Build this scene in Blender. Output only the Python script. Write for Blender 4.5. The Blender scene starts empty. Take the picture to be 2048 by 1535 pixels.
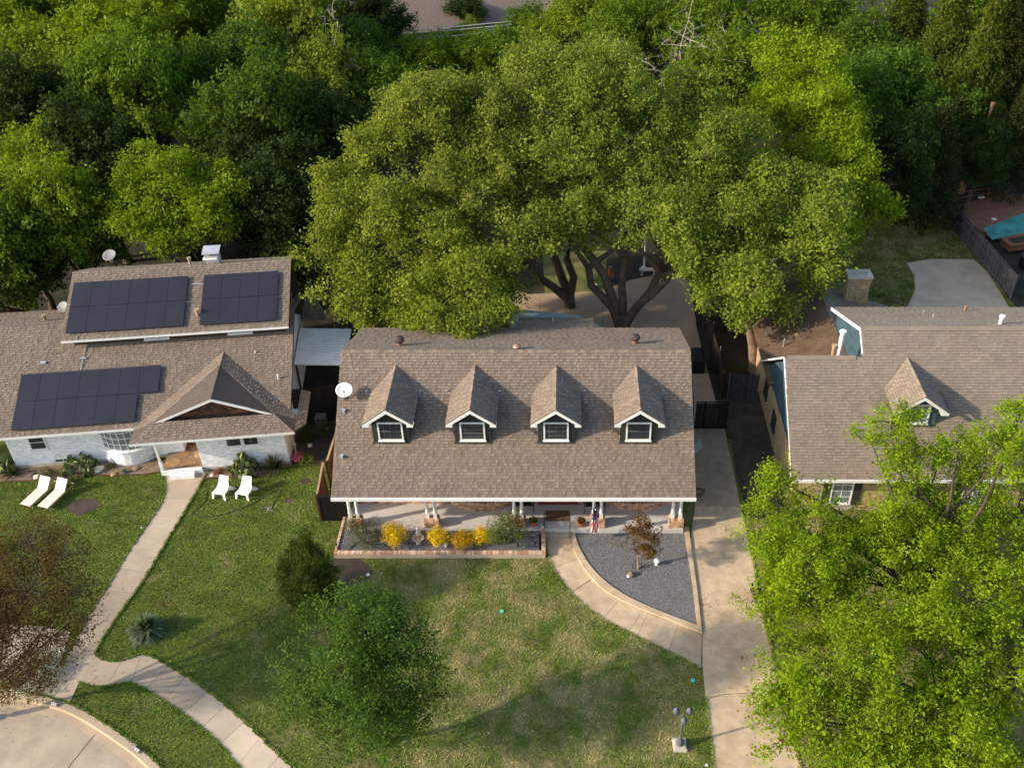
import bpy, math, random
import numpy as np
from mathutils import Vector, Matrix

# ------------------------------------------------------------------ camera, sky, sun, exposure
sc = bpy.context.scene
F, CX, CY, TH, H = 1947.0, 1139.0, 767.0, math.radians(37.0), 35.5   # focal length in px of a 2048 px wide frame
cT, sT = math.cos(TH), math.sin(TH)
cam_d = bpy.data.cameras.new('camera'); cam = bpy.data.objects.new('camera', cam_d)
sc.collection.objects.link(cam); sc.camera = cam
cam.location = (0, 0, H); cam.rotation_euler = (math.radians(90) - TH, 0, 0)
cam_d.sensor_width = 36.0; cam_d.lens = 36.0 * F / 2048.0
cam_d.shift_x = -(CX - 1024.0) / 2048.0
cam_d.clip_start = 0.5; cam_d.clip_end = 2000

SUN_EL, SUN_AZ = math.radians(25.0), math.radians(17.0)     # light travels towards +x, +y
world = bpy.data.worlds.new('World'); sc.world = world; world.use_nodes = True
nt = world.node_tree; nt.nodes.clear()
sky = nt.nodes.new('ShaderNodeTexSky'); sky.sky_type = 'NISHITA'; sky.sun_disc = False
sky.sun_elevation = SUN_EL; sky.sun_rotation = math.atan2(-math.cos(SUN_AZ), -math.sin(SUN_AZ)) % (2 * math.pi)
sky.air_density = 1.0; sky.dust_density = 1.6
bg = nt.nodes.new('ShaderNodeBackground'); bg.inputs['Strength'].default_value = 0.15
wo = nt.nodes.new('ShaderNodeOutputWorld')
nt.links.new(sky.outputs[0], bg.inputs[0]); nt.links.new(bg.outputs[0], wo.inputs[0])
sun_d = bpy.data.lights.new('sun', 'SUN'); sun = bpy.data.objects.new('sun', sun_d); sc.collection.objects.link(sun)
sun_d.energy = 3.0; sun_d.angle = math.radians(1.3); sun_d.color = (1.0, 0.87, 0.70)
sun.rotation_euler = Vector((math.cos(SUN_EL) * math.cos(SUN_AZ), math.cos(SUN_EL) * math.sin(SUN_AZ), -math.sin(SUN_EL))).to_track_quat('-Z', 'Y').to_euler()
sc.view_settings.view_transform = 'Standard'; sc.view_settings.look = 'None'
sc.view_settings.gamma = 1.0; sc.view_settings.use_curve_mapping = False
sc.view_settings.exposure = 1.0
try:
    cy = sc.cycles
    cy.max_bounces = 5; cy.diffuse_bounces = 3; cy.glossy_bounces = 2; cy.transmission_bounces = 3; cy.transparent_max_bounces = 6
    cy.use_denoising = True; cy.caustics_reflective = False; cy.caustics_refractive = False
except Exception:
    pass

# ------------------------------------------------------------------ pixel -> place helpers (photo pixels, 2048 x 1535)
def ray(px, py):
    u = (px - CX) / F; v = (py - CY) / F
    return Vector((u, cT - v * sT, -sT - v * cT))
CAM = Vector((0, 0, H))
def G(px, py, z=0.0):
    d = ray(px, py); return CAM + d * ((z - H) / d.z)
def PY(px, py, Y):
    d = ray(px, py); return CAM + d * (Y / d.y)
def zc_of(p): return p[1] * cT - (p[2] - H) * sT
def GL(pts, z=0.0):
    return [tuple(G(a, b, z)[:2]) for a, b in pts]

# ------------------------------------------------------------------ object helpers
COL = sc.collection
def tag(o, label=None, cat=None, group=None, kind=None):
    if label: o['label'] = label
    if cat: o['category'] = cat
    if group: o['group'] = group
    if kind: o['kind'] = kind
    return o
def empty(name, loc, label=None, cat=None, group=None, rz=0.0):
    o = bpy.data.objects.new(name, None); COL.objects.link(o); o.location = loc; o.rotation_euler = (0, 0, rz)
    o.empty_display_size = 0.2
    return tag(o, label, cat, group)
def world_of(o):
    m = Matrix.LocRotScale(o.location, o.rotation_euler, o.scale)
    return world_of(o.parent) @ m if o.parent else m
def link(name, me, parent=None, loc=(0, 0, 0)):
    """links a mesh given in world coordinates (when parent has a transform it is undone)"""
    o = bpy.data.objects.new(name, me); COL.objects.link(o)
    if parent:
        o.parent = parent
        o.matrix_basis = world_of(parent).inverted()
    else: o.location = loc
    return o
def copy_tree(o, parent=None):
    c = o.copy(); COL.objects.link(c)
    if parent: c.parent = parent
    for ch in [x for x in bpy.data.objects if x.parent == o]: copy_tree(ch, c)
    return c

class MB:
    def __init__(s): s.v = []; s.f = []; s.m = []; s.c = []; s.cur = 0; s.col = (1, 1, 1)
    def add(s, vs, fs, mat=None, col=None):
        b = len(s.v); s.v.extend([tuple(p) for p in vs])
        for f in fs:
            s.f.append([b + i for i in f]); s.m.append(s.cur if mat is None else mat); s.c.append(col or s.col)
        return s
    def box(s, c, d, rz=0.0, mat=None, col=None, M=None):
        x, y, z = d[0] / 2, d[1] / 2, d[2] / 2
        vs = [Vector((a * x, b * y, e * z)) for e in (-1, 1) for b in (-1, 1) for a in (-1, 1)]
        R = M if M is not None else Matrix.Rotation(rz, 3, 'Z')
        vs = [R @ p + Vector(c) for p in vs]
        return s.add(vs, [(0, 2, 3, 1), (4, 5, 7, 6), (0, 1, 5, 4), (2, 6, 7, 3), (0, 4, 6, 2), (1, 3, 7, 5)], mat, col)
    def prism(s, poly, z0, z1, mat=None, col=None):
        n = len(poly)
        ar = sum(poly[i][0] * poly[(i + 1) % n][1] - poly[(i + 1) % n][0] * poly[i][1] for i in range(n))
        if ar < 0: poly = poly[::-1]
        vs = [(p[0], p[1], z0) for p in poly] + [(p[0], p[1], z1) for p in poly]
        fs = [tuple(range(n, 2 * n)), tuple(range(n - 1, -1, -1))] + [(i, (i + 1) % n, n + (i + 1) % n, n + i) for i in range(n)]
        return s.add(vs, fs, mat, col)
    def slab(s, pts, nrm, t, mat=None, col=None):
        """extrude a planar polygon (3D) by thickness t against nrm"""
        pts = [Vector(p) for p in pts]; nrm = Vector(nrm).normalized(); n = len(pts)
        nn = Vector((0, 0, 0))
        for i in range(n): nn += pts[i].cross(pts[(i + 1) % n])
        if nn.dot(nrm) < 0: pts = pts[::-1]
        vs = pts + [p - nrm * t for p in pts]
        fs = [tuple(range(n)), tuple(range(2 * n - 1, n - 1, -1))] + [((i + 1) % n, i, n + i, n + (i + 1) % n) for i in range(n)]
        return s.add(vs, fs, mat, col)
    def tube(s, pts, r, n=8, mat=None, col=None, caps=True):
        pts = [Vector(p) for p in pts]; rs = r if isinstance(r, (list, tuple)) else [r] * len(pts)
        vs = []; ref = Vector((0, 0, 1))
        for i, p in enumerate(pts):
            t = (pts[min(i + 1, len(pts) - 1)] - pts[max(i - 1, 0)]).normalized()
            a = t.cross(ref)
            if a.length < 0.15: a = t.cross(Vector((1, 0, 0)))
            a.normalize(); b = t.cross(a)
            for k in range(n):
                q = 2 * math.pi * k / n; vs.append(p + (a * math.cos(q) + b * math.sin(q)) * rs[i])
        fs = [(i * n + k, i * n + (k + 1) % n, (i + 1) * n + (k + 1) % n, (i + 1) * n + k) for i in range(len(pts) - 1) for k in range(n)]
        if caps: fs += [tuple(range(n - 1, -1, -1)), tuple(range((len(pts) - 1) * n, len(pts) * n))]
        return s.add(vs, fs, mat, col)
    def lathe(s, prof, c=(0, 0, 0), n=16, mat=None, col=None, rib=0.0, M=None):
        vs = []
        for r, z in prof:
            for k in range(n):
                q = 2 * math.pi * k / n; rr = r * (1 + (rib if k % 2 else -rib))
                p = Vector((rr * math.cos(q), rr * math.sin(q), z))
                if M is not None: p = M @ p
                vs.append(p + Vector(c))
        m = len(prof)
        fs = [(i * n + k, i * n + (k + 1) % n, (i + 1) * n + (k + 1) % n, (i + 1) * n + k) for i in range(m - 1) for k in range(n)]
        fs += [tuple(range(n - 1, -1, -1)), tuple(range((m - 1) * n, m * n))]
        return s.add(vs, fs, mat, col)
    def mesh(s, name, mats, smooth=False, bevel=0):
        me = bpy.data.meshes.new(name); me.from_pydata(s.v, [], s.f)
        for m in (mats if isinstance(mats, (list, tuple)) else [mats]): me.materials.append(m)
        me.polygons.foreach_set('material_index', s.m)
        a = me.attributes.new('Col', 'FLOAT_COLOR', 'FACE')
        c = np.ones((len(s.c), 4), np.float32); c[:, :3] = np.array(s.c, np.float32).reshape(-1, 3); a.data.foreach_set('color', c.ravel())
        if smooth: me.polygons.foreach_set('use_smooth', [True] * len(s.f))
        me.update(); return me
    def build(s, name, mats, parent=None, smooth=False, label=None, cat=None, group=None, kind=None):
        return tag(link(name, s.mesh(name, mats, smooth), parent), label, cat, group, kind)

# ------------------------------------------------------------------ materials
MATS = {}
def mat(name, col, rough=0.8, var=0.15, scale=3.0, bump=0.0, bscale=40.0, spec=0.3, metal=0.0, tint=True, dirt=None, dscale=0.6, damt=0.5, objcol=False):
    if name in MATS: return MATS[name]
    m = bpy.data.materials.new(name); m.use_nodes = True; t = m.node_tree; N = t.nodes; L = t.links
    b = N['Principled BSDF']; b.inputs['Roughness'].default_value = rough; b.inputs['Metallic'].default_value = metal
    b.inputs['Specular IOR Level'].default_value = spec
    geo = N.new('ShaderNodeNewGeometry')
    no = N.new('ShaderNodeTexNoise'); no.inputs['Scale'].default_value = scale; no.inputs['Detail'].default_value = 6; L.new(geo.outputs['Position'], no.inputs['Vector'])
    mr = N.new('ShaderNodeMapRange'); mr.inputs[1].default_value = 0.3; mr.inputs[2].default_value = 0.7; mr.inputs[3].default_value = 1 - var; mr.inputs[4].default_value = 1 + var
    L.new(no.outputs['Fac'], mr.inputs[0])
    mul = N.new('ShaderNodeVectorMath'); mul.operation = 'SCALE'; mul.inputs[0].default_value = col; L.new(mr.outputs[0], mul.inputs['Scale'])
    out = mul.outputs[0]
    if dirt:
        n2 = N.new('ShaderNodeTexNoise'); n2.inputs['Scale'].default_value = dscale; n2.inputs['Detail'].default_value = 8; n2.inputs['Roughness'].default_value = 0.65
        L.new(geo.outputs['Position'], n2.inputs['Vector'])
        r2 = N.new('ShaderNodeMapRange'); r2.inputs[1].default_value = 0.48; r2.inputs[2].default_value = 0.68; r2.inputs[3].default_value = 0; r2.inputs[4].default_value = damt; L.new(n2.outputs['Fac'], r2.inputs[0])
        mx = N.new('ShaderNodeMix'); mx.data_type = 'RGBA'; L.new(r2.outputs[0], mx.inputs['Factor']); L.new(out, mx.inputs['A']); mx.inputs['B'].default_value = (*dirt, 1); out = mx.outputs['Result']
    if tint:
        at = N.new('ShaderNodeAttribute'); at.attribute_name = 'Col'
        v = N.new('ShaderNodeVectorMath'); v.operation = 'MULTIPLY'; L.new(out, v.inputs[0]); L.new(at.outputs['Color'], v.inputs[1]); out = v.outputs[0]
    if objcol:
        oi = N.new('ShaderNodeObjectInfo'); v = N.new('ShaderNodeVectorMath'); v.operation = 'MULTIPLY'; L.new(out, v.inputs[0]); L.new(oi.outputs['Color'], v.inputs[1]); out = v.outputs[0]
    L.new(out, b.inputs['Base Color'])
    if bump:
        n3 = N.new('ShaderNodeTexNoise'); n3.inputs['Scale'].default_value = bscale; n3.inputs['Detail'].default_value = 4; L.new(geo.outputs['Position'], n3.inputs['Vector'])
        bp = N.new('ShaderNodeBump'); bp.inputs['Strength'].default_value = bump; bp.inputs['Distance'].default_value = 0.02; L.new(n3.outputs['Fac'], bp.inputs['Height']); L.new(bp.outputs[0], b.inputs['Normal'])
    MATS[name] = m; return m

def leafmat():
    m = bpy.data.materials.new('leaves'); m.use_nodes = True; t = m.node_tree; N = t.nodes; L = t.links
    b = N['Principled BSDF']; b.inputs['Roughness'].default_value = 0.6; b.inputs['Specular IOR Level'].default_value = 0.12
    at = N.new('ShaderNodeAttribute'); at.attribute_name = 'Col'; oi = N.new('ShaderNodeObjectInfo')
    v = N.new('ShaderNodeVectorMath'); v.operation = 'MULTIPLY'; L.new(at.outputs['Color'], v.inputs[0]); L.new(oi.outputs['Color'], v.inputs[1])
    L.new(v.outputs[0], b.inputs['Base Color'])
    tr = N.new('ShaderNodeBsdfTranslucent')
    v2 = N.new('ShaderNodeVectorMath'); v2.operation = 'MULTIPLY'; L.new(v.outputs[0], v2.inputs[0]); v2.inputs[1].default_value = (1.25, 1.25, 0.7); L.new(v2.outputs[0], tr.inputs['Color'])
    mx = N.new('ShaderNodeMixShader'); mx.inputs[0].default_value = 0.44
    L.new(b.outputs[0], mx.inputs[1]); L.new(tr.outputs[0], mx.inputs[2]); L.new(mx.outputs[0], N['Material Output'].inputs['Surface'])
    return m
LEAF = leafmat()

def lawnmat(name, k=1.0, blade=False):
    """green grass with straw-coloured dry patches, by position in the yard"""
    m = bpy.data.materials.new(name); m.use_nodes = True; t = m.node_tree; N = t.nodes; L = t.links
    b = N['Principled BSDF']; b.inputs['Roughness'].default_value = 0.75; b.inputs['Specular IOR Level'].default_value = 0.15
    geo = N.new('ShaderNodeNewGeometry')
    def noise(sc_, det=5, rough=0.6, dist=0.0):
        n = N.new('ShaderNodeTexNoise'); n.inputs['Scale'].default_value = sc_; n.inputs['Detail'].default_value = det; n.inputs['Roughness'].default_value = rough; n.inputs['Distortion'].default_value = dist
        L.new(geo.outputs['Position'], n.inputs['Vector']); return n.outputs['Fac']
    def rng(x, a, b_, c, d):
        r = N.new('ShaderNodeMapRange'); r.inputs[1].default_value = a; r.inputs[2].default_value = b_; r.inputs[3].default_value = c; r.inputs[4].default_value = d; L.new(x, r.inputs[0]); return r.outputs[0]
    def mix(f, a, b_):
        x = N.new('ShaderNodeMix'); x.data_type = 'RGBA'; L.new(f, x.inputs['Factor'])
        for i, q in (('A', a), ('B', b_)):
            if isinstance(q, tuple): x.inputs[i].default_value = (*q, 1)
            else: L.new(q, x.inputs[i])
        return x.outputs['Result']
    g1 = (0.14 * k, 0.185 * k, 0.024 * k); g2 = (0.10 * k, 0.145 * k, 0.020 * k); straw = (0.33 * k, 0.275 * k, 0.125 * k)
    c = mix(rng(noise(1.3), 0.35, 0.65, 0, 1), g1, g2)
    # the big yard of the middle house is drier than the left one
    sx = N.new('ShaderNodeSeparateXYZ'); L.new(geo.outputs['Position'], sx.inputs[0])
    dry = rng(sx.outputs['X'], -15.0, -6.0, 0.0, 0.13)
    ad = N.new('ShaderNodeMath'); ad.operation = 'ADD'; L.new(noise(0.62, 9, 0.72, 0.4), ad.inputs[0]); L.new(dry, ad.inputs[1])
    c = mix(rng(ad.outputs[0], 0.545, 0.74, 0, 0.85), c, straw)
    c = mix(rng(noise(6.0, 5, 0.7), 0.58, 0.75, 0, 0.55), c, straw)
    if blade:
        at = N.new('ShaderNodeAttribute'); at.attribute_name = 'Col'
        v = N.new('ShaderNodeVectorMath'); v.operation = 'MULTIPLY'; L.new(c, v.inputs[0]); L.new(at.outputs['Color'], v.inputs[1]); c = v.outputs[0]
    else:
        c = mix(rng(noise(22.0, 4, 0.8), 0.4, 0.7, 0, 0.5), c, (0.09 * k, 0.075 * k, 0.04 * k))
    L.new(c, b.inputs['Base Color'])
    return m
M_lawn = lawnmat('lawn_soil_and_turf', 0.85); M_blade = lawnmat('grass_blades', 1.5, True)

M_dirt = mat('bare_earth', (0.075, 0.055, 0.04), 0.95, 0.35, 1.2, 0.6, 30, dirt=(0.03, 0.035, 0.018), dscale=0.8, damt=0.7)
M_bed = mat('bed_soil', (0.26, 0.175, 0.115), 0.95, 0.25, 4, 0.6, 40, dirt=(0.15, 0.1, 0.07), dscale=2.0)
M_forest = mat('forest_floor', (0.032, 0.028, 0.017), 0.95, 0.5, 0.8, 0.5, 12)
M_conc = mat('pale_concrete', (0.53, 0.40, 0.265), 0.85, 0.15, 2.2, 0.35, 90, dirt=(0.38, 0.265, 0.155), dscale=0.6, damt=0.85)
M_conc2 = mat('grey_concrete', (0.45, 0.36, 0.265), 0.85, 0.10, 1.6, 0.25, 90, dirt=(0.25, 0.205, 0.15), dscale=0.8, damt=0.6)
M_patio = mat('patio_concrete', (0.44, 0.30, 0.19), 0.85, 0.15, 0.8, 0.25, 60, dirt=(0.28, 0.19, 0.115), dscale=0.4, damt=0.6)
M_road = mat('road_concrete', (0.42, 0.34, 0.25), 0.9, 0.14, 0.9, 0.5, 55, dirt=(0.30, 0.225, 0.165), dscale=0.7, damt=0.6)
M_joint = mat('joint_dark', (0.07, 0.055, 0.04), 0.95)
M_gravel = mat('gravel_base', (0.16, 0.156, 0.15), 0.9, 0.3, 18, 0.9, 60)
M_stone = mat('gravel_stones', (0.215, 0.21, 0.205), 0.8, 0.2, 9)
M_shing = mat('asphalt_shingle', (0.212, 0.165, 0.124), 0.92, 0.10, 1.5, 0.35, 120, dirt=(0.145, 0.112, 0.09), dscale=0.5, damt=0.35)
M_shing2 = mat('asphalt_shingle_tan', (0.235, 0.19, 0.145), 0.92, 0.09, 1.2, 0.3, 120, dirt=(0.18, 0.135, 0.105), dscale=0.4, damt=0.35)
M_deck = mat('roof_underlay', (0.10, 0.078, 0.062), 0.9)
M_white = mat('white_paint', (0.78, 0.77, 0.74), 0.55, 0.05, 3)
M_wbrick = mat('white_painted_brick', (0.88, 0.88, 0.88), 0.7, 0.07, 5, 0.2, 80, dirt=(0.80, 0.79, 0.77), dscale=1.3, damt=0.3)
M_wmort = mat('white_mortar', (0.80, 0.80, 0.82), 0.8, 0.1, 5)
M_brick = mat('red_brick', (0.52, 0.33, 0.225), 0.85, 0.15, 6, 0.3, 70)
M_mort = mat('mortar', (0.45, 0.38, 0.3), 0.9, 0.1)
M_bbrick = mat('buff_brick', (0.46, 0.34, 0.19), 0.85, 0.12, 4, 0.3, 70, dirt=(0.30, 0.22, 0.13), dscale=0.7)
M_siding = mat('charcoal_siding', (0.028, 0.029, 0.026), 0.7, 0.1)
M_brown = mat('dark_brown_siding', (0.045, 0.028, 0.02), 0.8, 0.2, 3)
M_blue = mat('slate_blue_siding', (0.045, 0.085, 0.11), 0.75, 0.35, 2.5, 0.3, 20)
M_glass = mat('window_glass', (0.035, 0.04, 0.045), 0.08, 0.1, 2, spec=0.7)
M_glass2 = mat('pale_window_glass', (0.16, 0.20, 0.21), 0.08, 0.25, 1.5, spec=0.7)
M_panel = mat('solar_cells', (0.024, 0.023, 0.030), 0.32, 0.15, 1.0, spec=0.45)
M_pframe = mat('solar_frame', (0.06, 0.06, 0.075), 0.4, metal=0.5)
M_metal = mat('galvanised_metal', (0.50, 0.51, 0.52), 0.45, 0.1, 2, metal=0.3, dirt=(0.36, 0.36, 0.36), dscale=1.5, damt=0.3)
M_black = mat('black_iron', (0.012, 0.012, 0.012), 0.45)
M_wood = mat('red_cedar_boards', (0.10, 0.042, 0.022), 0.8, 0.25, 3, 0.2, 30)
M_dwood = mat('dark_stained_boards', (0.03, 0.02, 0.016), 0.8, 0.25, 3)
M_gwood = mat('weathered_grey_boards', (0.15, 0.145, 0.14), 0.9, 0.25, 3, 0.3, 30)
M_lwood = mat('pale_wood', (0.35, 0.25, 0.14), 0.75, 0.15, 5)
M_cloth = mat('cream_sling_fabric', (0.74, 0.66, 0.55), 0.8, 0.04, 8)
M_plastic = mat('white_plastic', (0.80, 0.79, 0.76), 0.4, 0.02, 4)
M_slab = mat('porch_slab_paint', (0.52, 0.49, 0.46), 0.7, 0.06, 1.2, dirt=(0.45, 0.41, 0.37), dscale=0.8)
M_terra = mat('terracotta', (0.42, 0.13, 0.05), 0.8, 0.15, 6)
M_copper = mat('copper_vent', (0.45, 0.24, 0.16), 0.45, 0.15, 5, metal=0.5)
M_rust = mat('dark_vent_metal', (0.10, 0.075, 0.06), 0.5, 0.2, 6, metal=0.5)
M_tan = mat('tan_painted_pipe', (0.36, 0.26, 0.16), 0.6)
M_bark = mat('bark', (0.095, 0.07, 0.05), 0.95, 0.35, 3, 0.8, 18, objcol=True)
M_grey = mat('lamp_grey_paint', (0.105, 0.105, 0.12), 0.5, 0.08, 6)
M_cast = mat('cast_stone', (0.50, 0.45, 0.37), 0.85, 0.15, 6, 0.3, 50)
M_red = mat('red_door_paint', (0.20, 0.012, 0.018), 0.45)
M_mat = mat('coir_mat', (0.16, 0.095, 0.05), 0.95, 0.15, 12, 0.5, 90)
M_paint = mat('coloured_surface', (1, 1, 1), 0.7, 0.06, 6)
M_pool = mat('pool_water', (0.09, 0.34, 0.29), 0.12, 0.35, 0.9, 0.5, 3, spec=0.5)
M_rail = mat('rusty_rail', (0.20, 0.075, 0.035), 0.75, 0.2, 4)
M_deckw = mat('red_brown_deck', (0.24, 0.105, 0.06), 0.85, 0.2, 1.5, 0.2, 20)
M_hose = mat('green_hose', (0.02, 0.06, 0.035), 0.45)
M_car = mat('white_car_paint', (0.75, 0.76, 0.78), 0.2, 0.02, 2, spec=0.6)
M_rubber = mat('black_rubber', (0.015, 0.015, 0.015), 0.8)

# ------------------------------------------------------------------ polygon tools
def clip(poly, cp):
    """Sutherland-Hodgman, cp convex and counter-clockwise, 2D"""
    out = poly
    n = len(cp)
    for i in range(n):
        a, b = cp[i], cp[(i + 1) % n]; inp = out; out = []
        if not inp: return []
        def sd(p): return (b[0] - a[0]) * (p[1] - a[1]) - (b[1] - a[1]) * (p[0] - a[0])
        for j in range(len(inp)):
            p, q = inp[j], inp[(j + 1) % len(inp)]; sp, sq = sd(p), sd(q)
            if sp >= 0: out.append(p)
            if (sp > 0 and sq < 0) or (sp < 0 and sq > 0):
                t = sp / (sp - sq); out.append((p[0] + t * (q[0] - p[0]), p[1] + t * (q[1] - p[1])))
    return out
def ccw(poly):
    n = len(poly); a = sum(poly[i][0] * poly[(i + 1) % n][1] - poly[(i + 1) % n][0] * poly[i][1] for i in range(n))
    return poly if a > 0 else poly[::-1]
def inpoly(P, poly):
    x, y = P[:, 0], P[:, 1]; ins = np.zeros(len(P), bool); n = len(poly)
    for i in range(n):
        x1, y1 = poly[i]; x2, y2 = poly[(i + 1) % n]
        if y1 == y2: continue
        c = ((y1 > y) != (y2 > y)) & (x < (x2 - x1) * (y - y1) / (y2 - y1) + x1); ins ^= c
    return ins

# ------------------------------------------------------------------ roofs: a deck and real overlapping shingle tabs
SH_TONES = [(1.12, 1.1, 1.08), (0.98, 0.97, 0.97), (0.84, 0.82, 0.82), (1.05, 1.0, 0.94), (0.90, 0.88, 0.87), (1.2, 1.17, 1.14), (0.76, 0.74, 0.74)]
def roof_face(name, parent, org, u, v, poly, seed, m=None, course=0.155, wmin=0.10, wmax=0.22, thick=0.10, contrast=1.0, label=None, band=0.68):
    """org: point, u: along the eave, v: up the slope (unit, 3D); poly in (u,v) metres. Deck object with a 'shingles' child."""
    org = Vector(org); u = Vector(u).normalized(); v = Vector(v).normalized(); n = u.cross(v)
    if n.z < 0: n = -n
    rng = random.Random(seed); poly = ccw([tuple(p) for p in poly])
    P = lambda a, b, h: org + u * a + v * b + n * h
    d = MB(); d.slab([P(a, b, 0) for a, b in poly], n, thick)
    deck = d.build(name, M_deck, parent, label=label)
    mb = MB(); u0 = min(p[0] for p in poly); u1 = max(p[0] for p in poly); v0 = min(p[1] for p in poly); v1 = max(p[1] for p in poly)
    k = 0; vv = v0
    while vv < v1 - 0.01:
        a = u0 - rng.random() * wmax; hi = rng.random() < 0.5
        while a < u1:
            w = rng.uniform(wmin, wmax); hi = not hi if rng.random() < 0.8 else hi
            q = [(a, vv), (a + w - 0.006, vv), (a + w - 0.006, vv + course * 1.12), (a, vv + course * 1.12)]
            inside = all(all((poly[(i + 1) % len(poly)][0] - poly[i][0]) * (p[1] - poly[i][1]) - (poly[(i + 1) % len(poly)][1] - poly[i][1]) * (p[0] - poly[i][0]) >= 0 for i in range(len(poly))) for p in q)
            if not inside: q = clip(q, poly)
            if len(q) >= 3:
                base = 0.030 if hi else 0.013
                t = rng.choice(SH_TONES); f = (1.03 + contrast * ((0.09 if hi else -0.10) + rng.uniform(-0.03, 0.03)))
                t = tuple((1 + (x - 1) * contrast * 0.5) * f for x in t)
                top = [P(p[0], p[1], base - (base - 0.004) * min(1, (p[1] - vv) / (course * 1.12)) * 0.85) for p in q]
                bot = [P(p[0], p[1], 0.0) for p in q]; nq = len(q)
                if inside:
                    # the factory-printed shadow band along the top of the exposed part of each tab
                    m0, m1 = P(q[1][0], vv + course * 0.80, base * .32 + 0.004), P(q[0][0], vv + course * 0.80, base * .32 + 0.004)
                    mb.add([top[0], top[1], m0, m1], [(0, 1, 2, 3)], col=t); mb.add([m1, m0, top[2], top[3]], [(0, 1, 2, 3)], col=tuple(x * band for x in t))
                    mb.add(top + bot, [(1, 0, 4, 5), (2, 1, 5, 6), (0, 3, 7, 4)], col=tuple(x * 0.8 for x in t))
                else: mb.add(top + bot, [tuple(range(nq))] + [((i + 1) % nq, i, nq + i, nq + (i + 1) % nq) for i in range(nq)], col=t)
            a += w
        vv += course; k += 1
    s = mb.build('shingles', m or M_shing, deck, kind='stuff')
    return deck

def wall_quad(mb, org, u, w, h, t=0.2, nrm=None):
    org = Vector(org); u = Vector(u).normalized(); n = nrm if nrm is not None else u.cross(Vector((0, 0, 1)))
    mb.slab([org, org + u * w, org + u * w + Vector((0, 0, h)), org + Vector((0, 0, h))], n, t)

def bricks(mb, org, u, nrm, w, h, tones, seed, holes=(), poly=None, bl=0.215, bh=0.072, proud=0.012):
    """courses of separate proud bricks on a vertical face; holes are (u0,u1,z0,z1)"""
    org = Vector(org); u = Vector(u).normalized(); nrm = Vector(nrm).normalized(); rng = random.Random(seed)
    rows = int(h / bh)
    for r in range(rows):
        z0 = r * bh + 0.005; z1 = (r + 1) * bh - 0.005; a = -(bl / 2 if r % 2 else 0)
        while a < w:
            a0, a1 = max(a, 0) + 0.005, min(a + bl, w) - 0.005; zm = (z0 + z1) / 2; am = (a0 + a1) / 2
            if a1 - a0 > 0.03 and not any(x0 < am < x1 and y0 < zm < y1 for x0, x1, y0, y1 in holes) and (poly is None or poly(am, zm)):
                p = proud + rng.uniform(-0.004, 0.004); c = rng.choice(tones); f = rng.uniform(0.85, 1.12)
                V = [org + u * x + Vector((0, 0, z)) + nrm * q for q in (0, p) for x, z in ((a0, z0), (a1, z0), (a1, z1), (a0, z1))]
                fs = [(4, 5, 6, 7), (0, 1, 5, 4), (1, 2, 6, 5), (2, 3, 7, 6), (3, 0, 4, 7)]
                mb.add(V, fs, col=tuple(x * f for x in c))
            a += bl
RED_T = [(1, 1, 1), (1.25, 1.2, 1.15), (0.75, 0.7, 0.7), (1.35, 1.5, 1.6), (0.9, 0.75, 0.65), (0.45, 0.45, 0.5), (1.15, 0.95, 0.8)]
WHT_T = [(1, 1, 1), (1.04, 1.04, 1.03), (0.97, 0.97, 0.98), (0.93, 0.93, 0.94)]
BUF_T = [(1, 1, 1), (1.15, 1.12, 1.05), (0.82, 0.8, 0.78), (0.95, 1.0, 1.05), (1.08, 0.98, 0.85)]

def window(parent, org, u, nrm, w, h, mframe, mpane, nx=1, ny=1, fw=0.07, mw=0.03, name='window', paneobjs=False, sill=True, depth=0.06):
    """frame with bars, and pane(s) as children; org is the lower left corner on the wall face"""
    org = Vector(org); u = Vector(u).normalized(); nrm = Vector(nrm).normalized(); Z = Vector((0, 0, 1))
    R = Matrix((u, nrm, Z)).transposed()
    mb = MB()
    def bar(a0, a1, z0, z1, d): mb.box(org + u * (a0 + a1) / 2 + Z * (z0 + z1) / 2 + nrm * (d / 2), (a1 - a0, d, z1 - z0), M=R)
    bar(0, w, 0, fw, depth); bar(0, w, h - fw, h, depth); bar(0, fw, fw, h - fw, depth); bar(w - fw, w, fw, h - fw, depth)
    if sill: bar(-0.04, w + 0.04, -0.05, -0.002, depth + 0.04)
    iw, ih = w - 2 * fw, h - 2 * fw
    for i in range(1, nx): bar(fw + iw * i / nx - mw / 2, fw + iw * i / nx + mw / 2, fw + 0.001, h - fw - 0.001, depth * 0.6)
    for j in range(1, ny): bar(fw + 0.001, w - fw - 0.001, fw + ih * j / ny - mw / 2, fw + ih * j / ny + mw / 2, depth * 0.55)
    fr = mb.build(name, mframe, parent)
    sp = fr if parent is None or parent.parent is None else parent       # never deeper than sub-parts
    cells = [(fw + iw * i / nx, fw + iw * (i + 1) / nx, fw + ih * j / ny, fw + ih * (j + 1) / ny) for i in range(nx) for j in range(ny)] if paneobjs else [(fw, w - fw, fw, h - fw)]
    for a0, a1, z0, z1 in cells:
        p = MB(); p.box(org + u * (a0 + a1) / 2 + Z * (z0 + z1) / 2 + nrm * 0.014, (a1 - a0 - 0.004, 0.012, z1 - z0 - 0.004), M=R); p.build('pane', mpane, sp)
    return fr

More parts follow.
